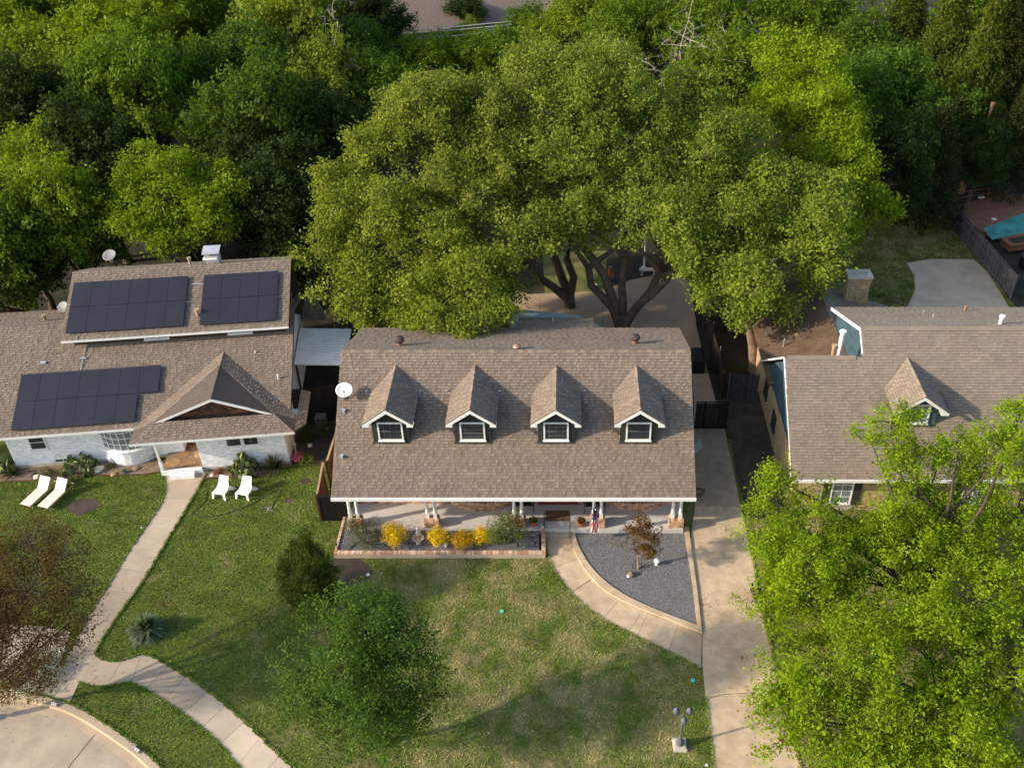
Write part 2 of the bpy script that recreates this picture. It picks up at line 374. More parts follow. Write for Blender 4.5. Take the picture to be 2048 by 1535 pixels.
# ================================================================== THE SETTING
def sheet(name, poly, z, m, kind='structure'):
    mb = MB(); p = ccw([tuple(q[:2]) for q in poly]); mb.add([(x, y, z) for x, y in p], [tuple(range(len(p)))])
    return mb.build(name, m, kind=kind)
mb = MB(); mb.add([(-900, -300, -.23), (900, -300, -.23), (900, 41.9, -.23), (-900, 41.9, -.23), (-900, 41.9, -.02), (900, 41.9, -.02), (900, 1500, -.02), (-900, 1500, -.02)], [(0, 1, 2, 3), (3, 2, 5, 4), (4, 5, 6, 7)])
mb.build('ground', M_forest, kind='structure')
lawn_poly = [(-60, -5), (60, -5), (60, 42), (-60, 42)]
sheet('lawn', lawn_poly, 0.0, M_lawn)
yard_poly = GL([(1690, 440), (1890, 425), (2020, 600), (2048, 640), (1560, 640), (1600, 560)])
sheet('back_lawn', yard_poly, 0.0, M_lawn)
yard2 = GL([(1085, 505), (1215, 500), (1210, 580), (1090, 588)])
sheet('shaded_back_lawn', yard2, -0.01, M_lawn)
# bare earth between the houses, and behind them
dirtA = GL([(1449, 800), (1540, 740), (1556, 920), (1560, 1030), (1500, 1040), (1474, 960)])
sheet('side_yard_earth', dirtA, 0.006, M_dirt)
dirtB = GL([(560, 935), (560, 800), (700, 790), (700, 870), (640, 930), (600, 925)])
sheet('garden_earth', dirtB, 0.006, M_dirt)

def slab_strip(name, left, right, cuts_l, cuts_r, m, z=0.03, joint=0.007, parent=None, h=0.05, tones=None):
    """a walk as separate slabs: polylines left/right in metres, cut at parameters (0..1) on each side"""
    root = parent or empty(name, (left[0][0], left[0][1], 0)); root['kind'] = 'structure'
    def sub(pl, a, b):
        L = [0]
        for i in range(1, len(pl)): L.append(L[-1] + math.dist(pl[i - 1], pl[i]))
        T = L[-1]
        def at(t):
            s_ = t * T
            for i in range(1, len(pl)):
                if s_ <= L[i] + 1e-9:
                    q = (s_ - L[i - 1]) / max(L[i] - L[i - 1], 1e-9); return (pl[i - 1][0] + q * (pl[i][0] - pl[i - 1][0]), pl[i - 1][1] + q * (pl[i][1] - pl[i - 1][1]))
            return pl[-1]
        e = joint / T
        return [at(a + e)] + [pl[i] for i in range(len(pl)) if a + e < L[i] / T < b - e] + [at(b - e)]
    rng = random.Random(len(name) * 7)
    for i in range(len(cuts_l) - 1):
        A = sub(left, cuts_l[i], cuts_l[i + 1]); B = sub(right, cuts_r[i], cuts_r[i + 1])
        t = (tones[i % len(tones)] if tones else rng.uniform(0.92, 1.06))
        mb = MB(); mb.prism(A + B[::-1], -0.02, z + rng.uniform(-0.003, 0.003), col=(t, t, t * 0.99)); mb.build('slab', m, root)
    j = MB(); j.prism(left + right[::-1], -0.025, z - 0.018); j.build('joint_bed', M_joint, root)
    return root
def params(pl, pts):
    """nearest parameter on a polyline for each point"""
    L = [0]
    for i in range(1, len(pl)): L.append(L[-1] + math.dist(pl[i - 1], pl[i]))
    out = []
    for p in pts:
        best = (1e9, 0)
        for i in range(1, len(pl)):
            a, b = pl[i - 1], pl[i]; d2 = (b[0] - a[0]) ** 2 + (b[1] - a[1]) ** 2
            t = max(0, min(1, ((p[0] - a[0]) * (b[0] - a[0]) + (p[1] - a[1]) * (b[1] - a[1])) / max(d2, 1e-9)))
            q = (a[0] + t * (b[0] - a[0]), a[1] + t * (b[1] - a[1])); dd = math.dist(p, q)
            if dd < best[0]: best = (dd, (L[i - 1] + t * math.sqrt(d2)) / L[-1])
        out.append(best[1])
    return out
def smooth(pl, it=2):
    for _ in range(it):
        q = [pl[0]]
        for i in range(len(pl) - 1):
            a, b = pl[i], pl[i + 1]; q += [(0.75 * a[0] + 0.25 * b[0], 0.75 * a[1] + 0.25 * b[1]), (0.25 * a[0] + 0.75 * b[0], 0.25 * a[1] + 0.75 * b[1])]
        pl = q + [pl[-1]]
    return pl
# --- curved entry walk of the middle house
wl = smooth(GL([(1090, 1074), (1094, 1105), (1106, 1138), (1130, 1172), (1160, 1204), (1200, 1235), (1250, 1261), (1300, 1285), (1350, 1308), (1402, 1337)]))
wr = smooth(GL([(1140, 1074), (1144, 1091), (1155, 1117), (1173, 1146), (1201, 1177), (1232, 1198), (1281, 1220), (1330, 1239), (1366, 1252), (1404, 1269)]))
jl = GL([(1106, 1136), (1140, 1186), (1209, 1235), (1274, 1272), (1336, 1303)]); jr = GL([(1155, 1117), (1183, 1157), (1236, 1201), (1295, 1226), (1356, 1249)])
slab_strip('entry_walk', wl, wr, [0] + params(wl, jl) + [1], [0] + params(wr, jr) + [1], M_conc, 0.03, tones=[1.0, 1.03, 0.99, 1.02, 0.97, 0.9])
# --- driveway
dl = GL([(1388, 857), (1390, 1012), (1381, 1077), (1391, 1160), (1405, 1266), (1405, 1330), (1411, 1392), (1428, 1535), (1450, 1740)])
dr = GL([(1449, 857), (1481, 1012), (1497, 1077), (1517, 1190), (1534, 1266), (1548, 1330), (1567, 1392), (1600, 1535), (1650, 1740)])
slab_strip('driveway', dl, dr, [0] + params(dl, GL([(1390, 1012), (1381, 1077), (1411, 1392), (1435, 1600)])) + [1], [0] + params(dr, GL([(1481, 1012), (1497, 1077), (1567, 1392), (1615, 1600)])) + [1], M_conc, 0.035, tones=[0.72, 0.97, 1.03, 1.0, 0.97])
ul = GL([(1330, 640), (1380, 700), (1388, 800), (1388, 852)]); ur = GL([(1372, 560), (1399, 680), (1431, 800), (1447, 852)])
slab_strip('side_drive', ul, ur, [0, 0.3, 0.78, 1], [0, 0.3, 0.78, 1], M_patio, 0.03)
patio = GL([(840, 655), (860, 600), (960, 560), (1060, 588), (1200, 582), (1260, 560), (1330, 545), (1376, 560), (1392, 640), (1392, 700), (1000, 700)])
mb = MB(); mb.prism(patio, -0.02, 0.024); mb.build('patio', M_patio, kind='structure')
jm = MB()
for a, b in (((1204, 583), (1206, 660)), ((1080, 590), (1078, 660)), ((1206, 600), (1378, 598))):
    p, q = G(*a, 0.026), G(*b, 0.026); d = (q - p).normalized(); n = Vector((-d.y, d.x, 0)) * 0.012; jm.add([p - n, q - n, q + n, p + n], [(0, 1, 2, 3)])
jm.build('patio_joints', M_joint, kind='structure')
# --- front walk of the white house
hl = smooth(GL([(327, 943), (330, 965), (331, 985), (326, 1000), (313, 1022), (290, 1055), (265, 1090), (240, 1130), (222, 1162), (200, 1195), (180, 1225), (160, 1262), (120, 1330)]))
hr = smooth(GL([(420, 939), (408, 955), (393, 982), (376, 1012), (362, 1036), (343, 1066), (322, 1102), (300, 1140), (275, 1178), (243, 1221), (218, 1258), (197, 1290), (190, 1308)]))
slab_strip('front_walk', hl, hr, [0] + params(hl, GL([(331, 997), (313, 1031), (287, 1064), (262, 1097), (238, 1135), (210, 1180), (184, 1219)])) + [1], [0] + params(hr, GL([(386, 997), (357, 1034), (331, 1068), (306, 1101), (281, 1142), (256, 1182), (229, 1222)])) + [1], M_conc2, 0.03, tones=[0.98, 1.05, 1.06, 1.02, 1.02, 0.85, 0.72, 0.75])
# --- pavement along the street
pt = smooth(GL([(190, 1308), (206, 1319), (235, 1323), (260, 1316), (283, 1306), (306, 1312), (338, 1331), (387, 1360), (416, 1381), (451, 1409), (490, 1442), (528, 1480), (586, 1535), (690, 1640)]))
pb = smooth(GL([(158, 1364), (180, 1371), (216, 1372.5), (240, 1366), (264, 1364), (290, 1377), (332, 1403), (367, 1427), (404, 1455), (440, 1487), (480, 1535), (560, 1650)]))
slab_strip('pavement', pt, pb, [0] + params(pt, GL([(243, 1322), (283, 1306), (335, 1331), (372, 1350), (416, 1382), (451, 1409), (490, 1442), (521, 1473), (560, 1510)])) + [1], [0] + params(pb, GL([(214, 1372), (264, 1364), (290, 1377), (328, 1402), (367, 1427), (404, 1455), (440, 1487), (476, 1530), (505, 1570)])) + [1], M_conc2, 0.03, tones=[0.9, 0.92, 0.9, 0.78, 0.8, 1.1, 1.08, 1.3, 1.3, 1.25])
apron = GL([(158, 1364), (190, 1308), (120, 1330), (140, 1262), (60, 1250), (-120, 1235), (-160, 1365), (20, 1382), (85, 1390), (139, 1405)])
mb = MB(); mb.prism(apron, -0.02, 0.022); mb.build('neighbour_driveway', M_conc2, kind='structure')
# --- kerb and road (the road lies 12 cm below the verge)
ko = smooth(GL([(-400, 1372), (-150, 1370), (0, 1377), (39, 1381), (79, 1388), (139, 1405), (180, 1426), (209, 1445), (245, 1468), (280, 1493), (303, 1514), (335, 1545), (390, 1610), (460, 1720)]))
ki = smooth(GL([(-400, 1386), (-150, 1384), (0, 1391), (36, 1395), (74, 1402), (131, 1419), (171, 1440), (199, 1458), (234, 1481), (268, 1506), (291, 1527), (322, 1556), (376, 1620), (445, 1730)]))
mb = MB(); n = len(ko)
vs = [(x, y, 0.045) for x, y in ko] + [(x, y, 0.035) for x, y in ki] + [(x * 0.9985 + ki[i][0] * 0.0015, y - 0.05, -0.10) for i, (x, y) in enumerate(ki)]
vs += [(x, y, -0.11) for x, y in ko]
# gutter pan
gi = [(x - 0.05, y - 0.42) for x, y in ki]
vs += [(x, y, -0.112) for x, y in gi]
fs = [(i, n + i, n + i + 1, i + 1) for i in range(n - 1)] + [(n + i, 2 * n + i, 2 * n + i + 1, n + i + 1) for i in range(n - 1)] + [(i + 1, 3 * n + i + 1, 3 * n + i, i) for i in range(n - 1)] + [(2 * n + i, 4 * n + i, 4 * n + i + 1, 2 * n + i + 1) for i in range(n - 1)]
mb.add(vs, fs, col=(0.98, 0.95, 0.90)); mb.build('kerb', M_conc2, kind='structure')
road_poly = [(-70, 0)] + [(-70, ki[0][1] - .43)] + [(x - 0.05, y - 0.42) for x, y in ki] + [(-12, 8), (-12, 0)]
# ground here must be lower than the verge: cut a road bed by rebuilding the lawn sheet around it
bpy.data.objects.remove(bpy.data.objects['lawn'])
mbl = MB(); kk = [(-60, ko[0][1])] + ko
mbl.add([(x, y, 0.0) for x, y in kk] + [(x, 42, 0.0) for x, y in kk], [(i, i + 1, len(kk) + i + 1, len(kk) + i) for i in range(len(kk) - 1)])
xe, ye = kk[-1]; mbl.add([(xe, -5, 0), (60, -5, 0), (60, 42, 0), (xe, 42, 0)], [(0, 1, 2, 3)])
mbl.build('lawn', M_lawn, kind='structure')
mb = MB(); mb.add([(x, y, -0.11) for x, y in ccw(road_poly)], [tuple(range(len(road_poly)))])
mb.build('road', M_road, kind='structure')
jm = MB()
def crack(px, z, w=0.012):
    pts = [G(a, b, z) for a, b in px]; out = []
    rng = random.Random(int(px[0][0]))
    for i in range(len(pts) - 1):
        for k in range(4): out.append(pts[i].lerp(pts[i + 1], k / 4) + Vector((rng.uniform(-1, 1), rng.uniform(-1, 1), 0)) * 0.02)
    out.append(pts[-1])
    for i in range(len(out) - 1):
        d = (out[i + 1] - out[i]).normalized(); n_ = Vector((-d.y, d.x, 0)) * w
        jm.add([out[i] - n_, out[i + 1] - n_, out[i + 1] + n_, out[i] + n_], [(0, 1, 2, 3)])
crack([(197, 1460), (160, 1503), (132, 1540), (100, 1600)], -0.106, 0.018)
crack([(1411, 1396), (1440, 1388), (1490, 1385), (1510, 1382), (1560, 1382)], 0.0395, 0.012)
crack([(1140, 1186), (1160, 1172), (1181, 1158)], 0.0345, 0.014)
crack([(1255, 1262), (1270, 1245), (1280, 1225)], 0.0345, 0.006)
jm.build('pavement_cracks', M_joint, kind='structure')
# painted house numbers on the kerb face: a grey plate and white digits
SEG = {'1': ['cd'], '7': ['ab', 'bd'], '6': ['ba', 'ae', 'ef', 'fd', 'dc', 'ce'], '5': ['ba', 'ac', 'ce_', 'x'], '9': []}
def digit(mb, ch, o, u, w, z, s):
    S7 = {'1': 'bc', '7': 'abc', '6': 'afgedc', '5': 'afgcd', '9': 'gfabcd'}[ch]
    a = w; b = s; t = 0.013
    R = {'a': ((0, b), (a, b)), 'b': ((a, b), (a, b / 2)), 'c': ((a, b / 2), (a, 0)), 'd': ((0, 0), (a, 0)), 'e': ((0, 0), (0, b / 2)), 'f': ((0, b / 2), (0, b)), 'g': ((0, b / 2), (a, b / 2))}
    for q in S7:
        (x0, z0), (x1, z1) = R[q]; lo = (min(x0, x1) - t / 2, min(z0, z1) - t / 2); hi = (max(x0, x1) + t / 2, max(z0, z1) + t / 2)
        P = lambda x, zz: o + u * x + z * zz
        mb.add([P(lo[0], lo[1]), P(hi[0], lo[1]), P(hi[0], hi[1]), P(lo[0], hi[1])], [(0, 1, 2, 3)])
for txt, a, b, lab in (('1765', (101, 1401), (118.5, 1406.5), 'grey painted kerb plate reading 1765, near the brown tree'), ('1769', (267.5, 1489), (284, 1500), 'grey painted kerb plate reading 1769, at the lower edge of the verge')):
    p, q = G(*a, 0.04), G(*b, 0.04); u = (q - p).normalized(); wdt = max((q - p).length, 0.46); nn = Vector((u.y, -u.x, 0)); n0 = (nn * 0.42 + Vector((0, 0, 1))).normalized()
    zz = (Vector((0, 0, 1)) * 0.5 - nn).normalized() * -1; zz = (-nn).lerp(Vector((0, 0, 1)), 0.45).normalized()
    root = empty('kerb_number', p, lab, 'kerb number')
    pm = MB(); o = p + Vector((0, 0, 0.03)) + nn * 0.16
    M3 = lambda x, y, e: o + u * x + zz * y + zz.cross(u).normalized() * -e * 1
    nrm = u.cross(zz); nrm = nrm if nrm.z > 0 else -nrm
    pl = [o, o + u * wdt, o + u * wdt + zz * 0.16, o + zz * 0.16]
    pm.slab([x + nrm * 0.01 for x in pl], nrm, 0.02, col=(0.10, 0.09, 0.085)); pm.build('plate', M_paint, root)
    for i, ch in enumerate(txt):
        dm = MB(); digit(dm, ch, o + u * (0.035 + i * (wdt - 0.045) / 4) + zz * 0.03 + nrm * 0.014, u, 0.05, zz, 0.10); dm.build('digit', M_white, root)

# --- flower bed ground of the white house
bedL = GL([(-10, 950), (0, 962), (40, 960), (110, 958), (160, 950), (240, 948), (290, 947), (328, 941), (329, 925), (300, 905), (180, 905), (40, 920), (-10, 925)])
bedR = GL([(409, 955), (440, 953), (500, 951), (545, 948), (560, 935), (585, 930), (585, 915), (430, 915), (418, 938)])
mb = MB(); mb.prism(bedL, -0.02, 0.035); mb.build('flower_bed', M_bed, kind='structure')
mb = MB(); mb.prism(bedR, -0.02, 0.035); mb.build('flower_bed', M_bed, kind='structure')
for pl in ([(-10, 963), (40, 961), (110, 959), (160, 951), (240, 949), (290, 948), (328, 942)], [(409, 956), (440, 954), (500, 952), (545, 949)]):
    e = MB(); e.tube([G(*p, 0.04) for p in pl], 0.035, 5); e.build('bed_edging', M_wood, kind='structure')

# --- gravel beds with cast kerb (right) and brick edging (left)
gin = GL([(1149, 1058.5), (1152, 1082), (1162, 1104), (1179.5, 1133), (1204, 1159), (1239, 1186), (1286, 1210), (1334.6, 1230), (1394, 1252)])
gin = smooth(gin); gri = GL([(1394, 1252), (1384, 1165), (1375, 1108), (1366.7, 1056)])
gout = smooth(GL([(1140, 1060), (1144, 1090), (1155, 1117), (1173, 1146), (1201.7, 1177), (1232.7, 1197.5), (1281, 1219), (1330, 1237.5), (1404, 1267)]))
gro = GL([(1404, 1267), (1394, 1180), (1384, 1108), (1377, 1056)])
gravR = gin + gri[1:]; gravR_w = [p for p in gravR]
gp = MB(); gp.prism(gravR, -0.02, 0.07); gp.build('gravel_bed', M_gravel, kind='structure')
k = MB(); k.prism(gout + gin[::-1], -0.02, 0.13); k.build('bed_kerb', M_conc, kind='structure')
k = MB(); k.prism([(x, y) for x, y in gro] + [(x, y) for x, y in gri[::-1]][::-1][::-1], -0.02, 0.13); k.build('bed_kerb', M_conc, kind='structure')
gravL = GL([(669, 1098), (692, 1016), (722, 1016), (722, 1056), (1078, 1056), (1078, 1099)], 0.25)
gp = MB(); gp.prism(gravL, -0.02, 0.25); gp.build('gravel_bed', M_gravel, kind='structure')

def stones(name, poly, z, n, size, seed, tones, m=M_stone):
    rs = np.random.RandomState(seed); P = np.array(poly); lo, hi = P.min(0), P.max(0)
    q = rs.rand(int(n * 2.5), 2) * (hi - lo) + lo; q = q[inpoly(q, poly)][:n]; n = len(q)
    # small tetra-like pebbles: 4 verts, 3 upper faces
    a = rs.rand(n) * 6.28; s_ = size * rs.uniform(0.5, 1.3, n)
    V = np.zeros((n, 4, 3), np.float32)
    for k_ in range(3):
        V[:, k_, 0] = q[:, 0] + np.cos(a + k_ * 2.094) * s_; V[:, k_, 1] = q[:, 1] + np.sin(a + k_ * 2.094) * s_; V[:, k_, 2] = z - 0.004
    V[:, 3, 0] = q[:, 0] + rs.uniform(-.3, .3, n) * s_; V[:, 3, 1] = q[:, 1] + rs.uniform(-.3, .3, n) * s_; V[:, 3, 2] = z + s_ * 0.8
    base = (np.arange(n) * 4)[:, None, None]; T = np.array([[0, 1, 3], [1, 2, 3], [2, 0, 3]])[None]; Fc = (base + T).reshape(-1)
    C = np.array(tones)[rs.randint(0, len(tones), n)] * rs.uniform(0.7, 1.3, (n, 1)); C = np.repeat(C, 3, 0)
    return np_mesh(name, V.reshape(-1, 3), Fc, 3, C, m)
def np_mesh_data(name, V, Fc, k, C, mats):
    me = bpy.data.meshes.new(name); nf = len(Fc) // k
    me.vertices.add(len(V)); me.vertices.foreach_set('co', np.ascontiguousarray(V, np.float32).ravel())
    me.loops.add(len(Fc)); me.loops.foreach_set('vertex_index', np.ascontiguousarray(Fc, np.int32))
    me.polygons.add(nf); me.polygons.foreach_set('loop_start', np.arange(nf, dtype=np.int32) * k)
    me.materials.append(mats)
    a = me.attributes.new('Col', 'FLOAT_COLOR', 'FACE'); c = np.ones((nf, 4), np.float32); c[:, :3] = C; a.data.foreach_set('color', c.ravel())
    me.update(calc_edges=True); return me
def np_mesh(name, V, Fc, k, C, m, parent=None, kind='stuff'):
    o = link(name, np_mesh_data(name, V, Fc, k, C, m), parent)
    if kind: o['kind'] = kind
    return o
GT = [(1, 1, 1.03), (0.6, 0.62, 0.66), (1.5, 1.5, 1.5), (0.8, 0.85, 0.95), (0.5, 0.5, 0.52), (1.9, 1.85, 1.8), (1.2, 1.1, 1.0)]
stones('gravel', gravR, 0.07, 26000, 0.024, 3, GT)
stones('gravel', gravL, 0.25, 16000, 0.024, 4, [(x * 0.9, y * 0.85, z * 0.87) for x, y, z in GT])
stones('leaf_litter', dirtA, 0.01, 2600, 0.03, 5, [(0.5, 0.36, 0.2), (0.9, 0.7, 0.45), (0.3, 0.23, 0.15), (0.35, 0.36, 0.12)])
stones('bed_pebbles', bedL, 0.036, 4500, 0.03, 6, [(1.6, 1.2, 0.9), (0.9, 0.7, 0.5), (2.2, 1.9, 1.6), (0.6, 0.45, 0.35)])
stones('bed_pebbles', bedR, 0.036, 2000, 0.03, 7, [(1.6, 1.2, 0.9), (0.9, 0.7, 0.5), (2.2, 1.9, 1.6), (0.6, 0.45, 0.35)])

# brick edging of the left gravel bed: rowlock bricks on a concrete footing
edge = empty('brick_edging', tuple(G(670, 1104, 0)), 'low brick planter edging round the dark gravel bed left of the steps', 'brick edging')
fb, rb = MB(), MB(); rng = random.Random(5)
def rowlock(a, b, z, wid, ht, side):
    p, q = Vector(a), Vector(b); d = (q - p); L = d.length; d.normalize(); n = Vector((-d.y, d.x, 0)) * side
    fb.slab([p, q, q + n * wid, p + n * wid], (0, 0, 1), z - ht - 0.001) if False else None
    c = (p + q) / 2 + n * wid / 2; fb.box((c.x, c.y, (z - ht) / 2 - 0.01), (L, wid * 0.96, z - ht + 0.02), rz=math.atan2(d.y, d.x))
    k_ = int(L / 0.085)
    for i in range(k_):
        s0 = (i + 0.5) * L / k_; cc = p + d * s0 + n * wid / 2; t = rng.choice([(1.1, 1.1, 1.1), (1.4, 1.6, 1.8), (0.85, 0.8, 0.75), (1.2, 1.3, 1.3), (1.0, 0.85, 0.75)]); f = rng.uniform(0.85, 1.1)
        rb.box((cc.x, cc.y, z - ht / 2 + rng.uniform(-.003, .003)), (L / k_ - 0.012, wid, ht), rz=math.atan2(d.y, d.x), col=tuple(x * f for x in t))
zE = 0.34
A, B, C_, D_ = [G(*p, zE) for p in ((667, 1106), (1091, 1106), (1091, 1058), (690, 1017))]
rowlock((A.x, A.y, 0), (B.x, B.y, 0), zE, 0.22, 0.07, 1)
rowlock((B.x - 0.21, B.y + 0.23, 0), (C_.x - 0.21, C_.y, 0), zE, 0.21, 0.07, -1)
rowlock((A.x + 0.0, A.y + 0.23, 0), (D_.x, D_.y, 0), zE - 0.02, 0.12, 0.07, -1)
fb.build('footing', M_conc2, edge, label='grey concrete footing'); rb.build('bricks', M_brick, edge, kind='stuff')

# ================================================================== MIDDLE HOUSE
XA, XB = -11.46, 6.08; YE, ZE, YR, ZR = 34.07, 3.0, 40.0, 7.47
sF = (ZR - ZE) / (YR - YE); Lf = math.hypot(YR - YE, ZR - ZE); vF = Vector((0, YR - YE, ZR - ZE)).normalized(); nF = Vector((0, -vF.z, vF.y))
def on_plane(px, py, Y0, z0, m):
    d = ray(px, py); t = (z0 - m * Y0 - H) / (d.z - m * d.y); return CAM + d * t
mh = lambda a, b: on_plane(a, b, YE, ZE, sF)
house = empty('brick_house', (-2.7, 38, 0), 'middle brick house with four dormers and a long white columned porch', 'house')
def fu(p): return p.x - XA, (p - Vector((XA, YE, ZE))).dot(vF)
# front slope
roof_face('front_roof', house, (XA, YE, ZE), (1, 0, 0), vF, [(0, 0), (XB - XA, 0), (XB - XA, Lf), (0, Lf)], 11)
# back slope (flatter), with the lower extension in the middle
mB = -0.394; YB1 = 44.9; vB = Vector((0, YR - YB1, -(YB1 - YR) * mB)).normalized(); LB = math.hypot(YB1 - YR, (YB1 - YR) * mB)
zB1 = ZR + mB * (YB1 - YR)
roof_face('back_roof', house, (XA, YB1, zB1), (1, 0, 0), vB, [(0, 0), (XB - XA, 0), (XB - XA, LB - 0.01), (0, LB - 0.01)], 12, contrast=0.6)
pe = on_plane(1037, 635, YR, ZR, mB); Le = (Vector((0, YB1, zB1)) - Vector((0, pe.y, pe.z))).length
roof_face('rear_extension_roof', house, (-2.95, pe.y, pe.z), (1, 0, 0), vB, [(0, 0), (4.3, 0), (4.3, Le - 0.02), (0, Le - 0.02)], 13, contrast=0.6)
# ridge caps
rc = MB(); x = XA; rng = random.Random(8)
while x < XB - 0.05:
    w = min(0.24, XB - x); t = rng.choice(SH_TONES); h = 0.035 + 0.01 * rng.random()
    for sgn, vv in ((1, -vF), (1, Vector((0, 1, mB)).normalized())):
        a = Vector((x, YR, ZR + h)); b = Vector((x + w - 0.008, YR, ZR + h)); q = vv * 0.16 + Vector((0, 0, -0.012))
        pts = [a, b, b + q, a + q] if vv.y < 0 else [b, a, a + q, b + q]
        rc.slab(pts, Vector((0, 0, 1)), 0.012, col=t)
    x += w
rc.build('ridge_caps', M_shing, house, kind='stuff')
# fascias, gutter, soffit
f = MB(); f.box(((XA + XB) / 2, YE - 0.045, ZE - 0.09), (XB - XA + 0.02, 0.09, 0.17))
f.build('gutter', M_white, house)
f = MB(); f.box(((XA + XB) / 2, YE + 0.42, 2.80), (XB - XA - 0.3, 0.8, 0.05)); f.box(((XA + XB) / 2 - 0.1, 34.86, 2.66), (16.9, 0.24, 0.22)); f.build('soffit_beam', M_white, house)
for X in (XA - 0.012, XB + 0.012):
    rk = MB()
    for a, b in (((X, YE, ZE - 0.1), (X, YR, ZR - 0.1)), ((X, YR, ZR - 0.1), (X, YB1, zB1 - 0.1))):
        a, b = Vector(a), Vector(b); s_ = 1 if X > 0 else -1
        rk.slab([a, b, b + Vector((0, 0, -.16)), a + Vector((0, 0, -.16))], (s_, 0, 0), 0.03)
    rk.build('rake_board', M_siding, house)
# walls
w = MB(); wy = 36.38; xl, xr = XA + 0.45, XB - 0.4
gab = [(wy, 0), (44.6, 0), (44.6, zB1 - 0.1), (YR, ZR - 0.22), (wy, ZE + sF * (wy - YE) - 0.2)]
for X in (xl, xr):
    s_ = -1 if X < 0 else 1
    w.slab([(X, a, b) for a, b in gab], (s_, 0, 0), 0.2)
w.box(((xl + xr) / 2, wy + 0.1, 1.5), (xr - xl - 0.41, 0.2, 2.95)); w.box(((xl + xr) / 2, 44.5, 2.6), (xr - xl - 0.41, 0.2, 5.2))
w.box((-0.8, (44.62 + pe.y - 0.3) / 2, 2.3), (3.8, pe.y - 0.3 - 44.62, 4.5))
wl_ = w.build('wall', M_mort, house)
bk = MB(); bw = xr - xl
bays = [(-6.15, -2.85), (1.95, 4.9)]; doorx = (-1.62, 0.42)
holes = [(a - xl, b - xl, -1, 3) for a, b in bays] + [(doorx[0] - xl - 0.05, doorx[1] - xl + 0.05, -1, 2.35)]
bricks(bk, (xl, wy, 0.35), (1, 0, 0), (0, -1, 0), bw, 2.4, RED_T, 21, holes)
bk.build('bricks', M_brick, wl_, kind='stuff')
# bay windows: brick base, dark frame with white apron panels, glass
for bi, pts in enumerate([[(-6.1, 36.36), (-5.45, 35.98), (-4.85, 35.84), (-4.2, 35.84), (-3.55, 35.98), (-2.9, 36.36)], [(2.0, 36.36), (2.6, 35.98), (3.15, 35.84), (3.75, 35.84), (4.3, 35.98), (4.85, 36.36)]]):
    b = MB(); b.prism([(x, y) for x, y in pts] , 0.35, 0.86); bay = b.build('bay_window', M_mort, house)
    bb = MB(); fr = MB()
    for i in range(5):
        p, q = Vector((*pts[i], 0)), Vector((*pts[i + 1], 0)); d = q - p; nn = Vector((d.y, -d.x, 0)).normalized()
        bricks(bb, p + Vector((0, 0, 0.35)), d, nn, d.length, 0.5, RED_T, 31 + i + bi * 7)
        # brick sill
        u = d.normalized(); k_ = max(1, int(d.length / 0.085))
        for j in range(k_):
            c = p + u * (j + 0.5) * d.length / k_ + Vector((0, 0, 0.90)) + nn * -0.03; t = rng.choice(RED_T); bb.box(c, (d.length / k_ - 0.01, 0.2, 0.07), rz=math.atan2(d.y, d.x), col=t)
        M3 = math.atan2(d.y, d.x); mid = (p + q) / 2 - nn * 0.1
        for zz, hh in ((0.97, 0.06), (1.24, 0.06), (2.62, 0.08)): fr.box(mid + Vector((0, 0, zz)), (d.length, 0.08, hh), rz=M3)
        for e in (p, q): fr.box(e - nn * 0.1 + Vector((0, 0, 1.8)), (0.09, 0.09, 1.7), rz=M3)
        pn = MB(); pn.box(mid + Vector((0, 0, 1.105)), (d.length - 0.12, 0.04, 0.19), rz=M3); pn.build('apron_panel', M_white, bay)
        pn = MB(); pn.box(mid + Vector((0, 0, 1.92)), (d.length - 0.1, 0.03, 1.3), rz=M3); pn.build('pane', M_glass, bay)
    bb.build('bricks', M_brick, bay, kind='stuff'); fr.build('window_frame', M_siding, bay)
# doors
dr_ = MB(); dr_.box((-0.6, wy - 0.035, 1.42), (2.02, 0.07, 2.1)); door = dr_.build('front_door', M_red, house, label='dark red double door')
g = MB(); g.box((-1.05, wy - 0.08, 1.6), (0.55, 0.02, 1.3)); g.box((-0.15, wy - 0.08, 1.6), (0.55, 0.02, 1.3)); g.build('pane', M_glass, door)
g = MB(); g.box((-0.62, wy - 0.085, 0.95), (0.2, 0.02, 0.14)); g.build('notice', M_white, door, label='small white notice')
g = MB(); g.box((-0.57, wy - 0.1, 1.35), (0.03, 0.05, 0.2)); g.build('handle', M_copper, door)
# porch slab and steps
ps = MB(); ps.box((-2.72, (34.56 + 36.4) / 2, 0.15), (16.85, 1.84, 0.40)); ps.build('porch_slab', M_slab, house)
st = MB(); st.box((-0.62, 34.45, 0.08), (1.4, 0.24, 0.2)); st.box((-0.62, 34.30, 0.02), (1.45, 0.2, 0.06)); st.build('step', M_conc2, house)
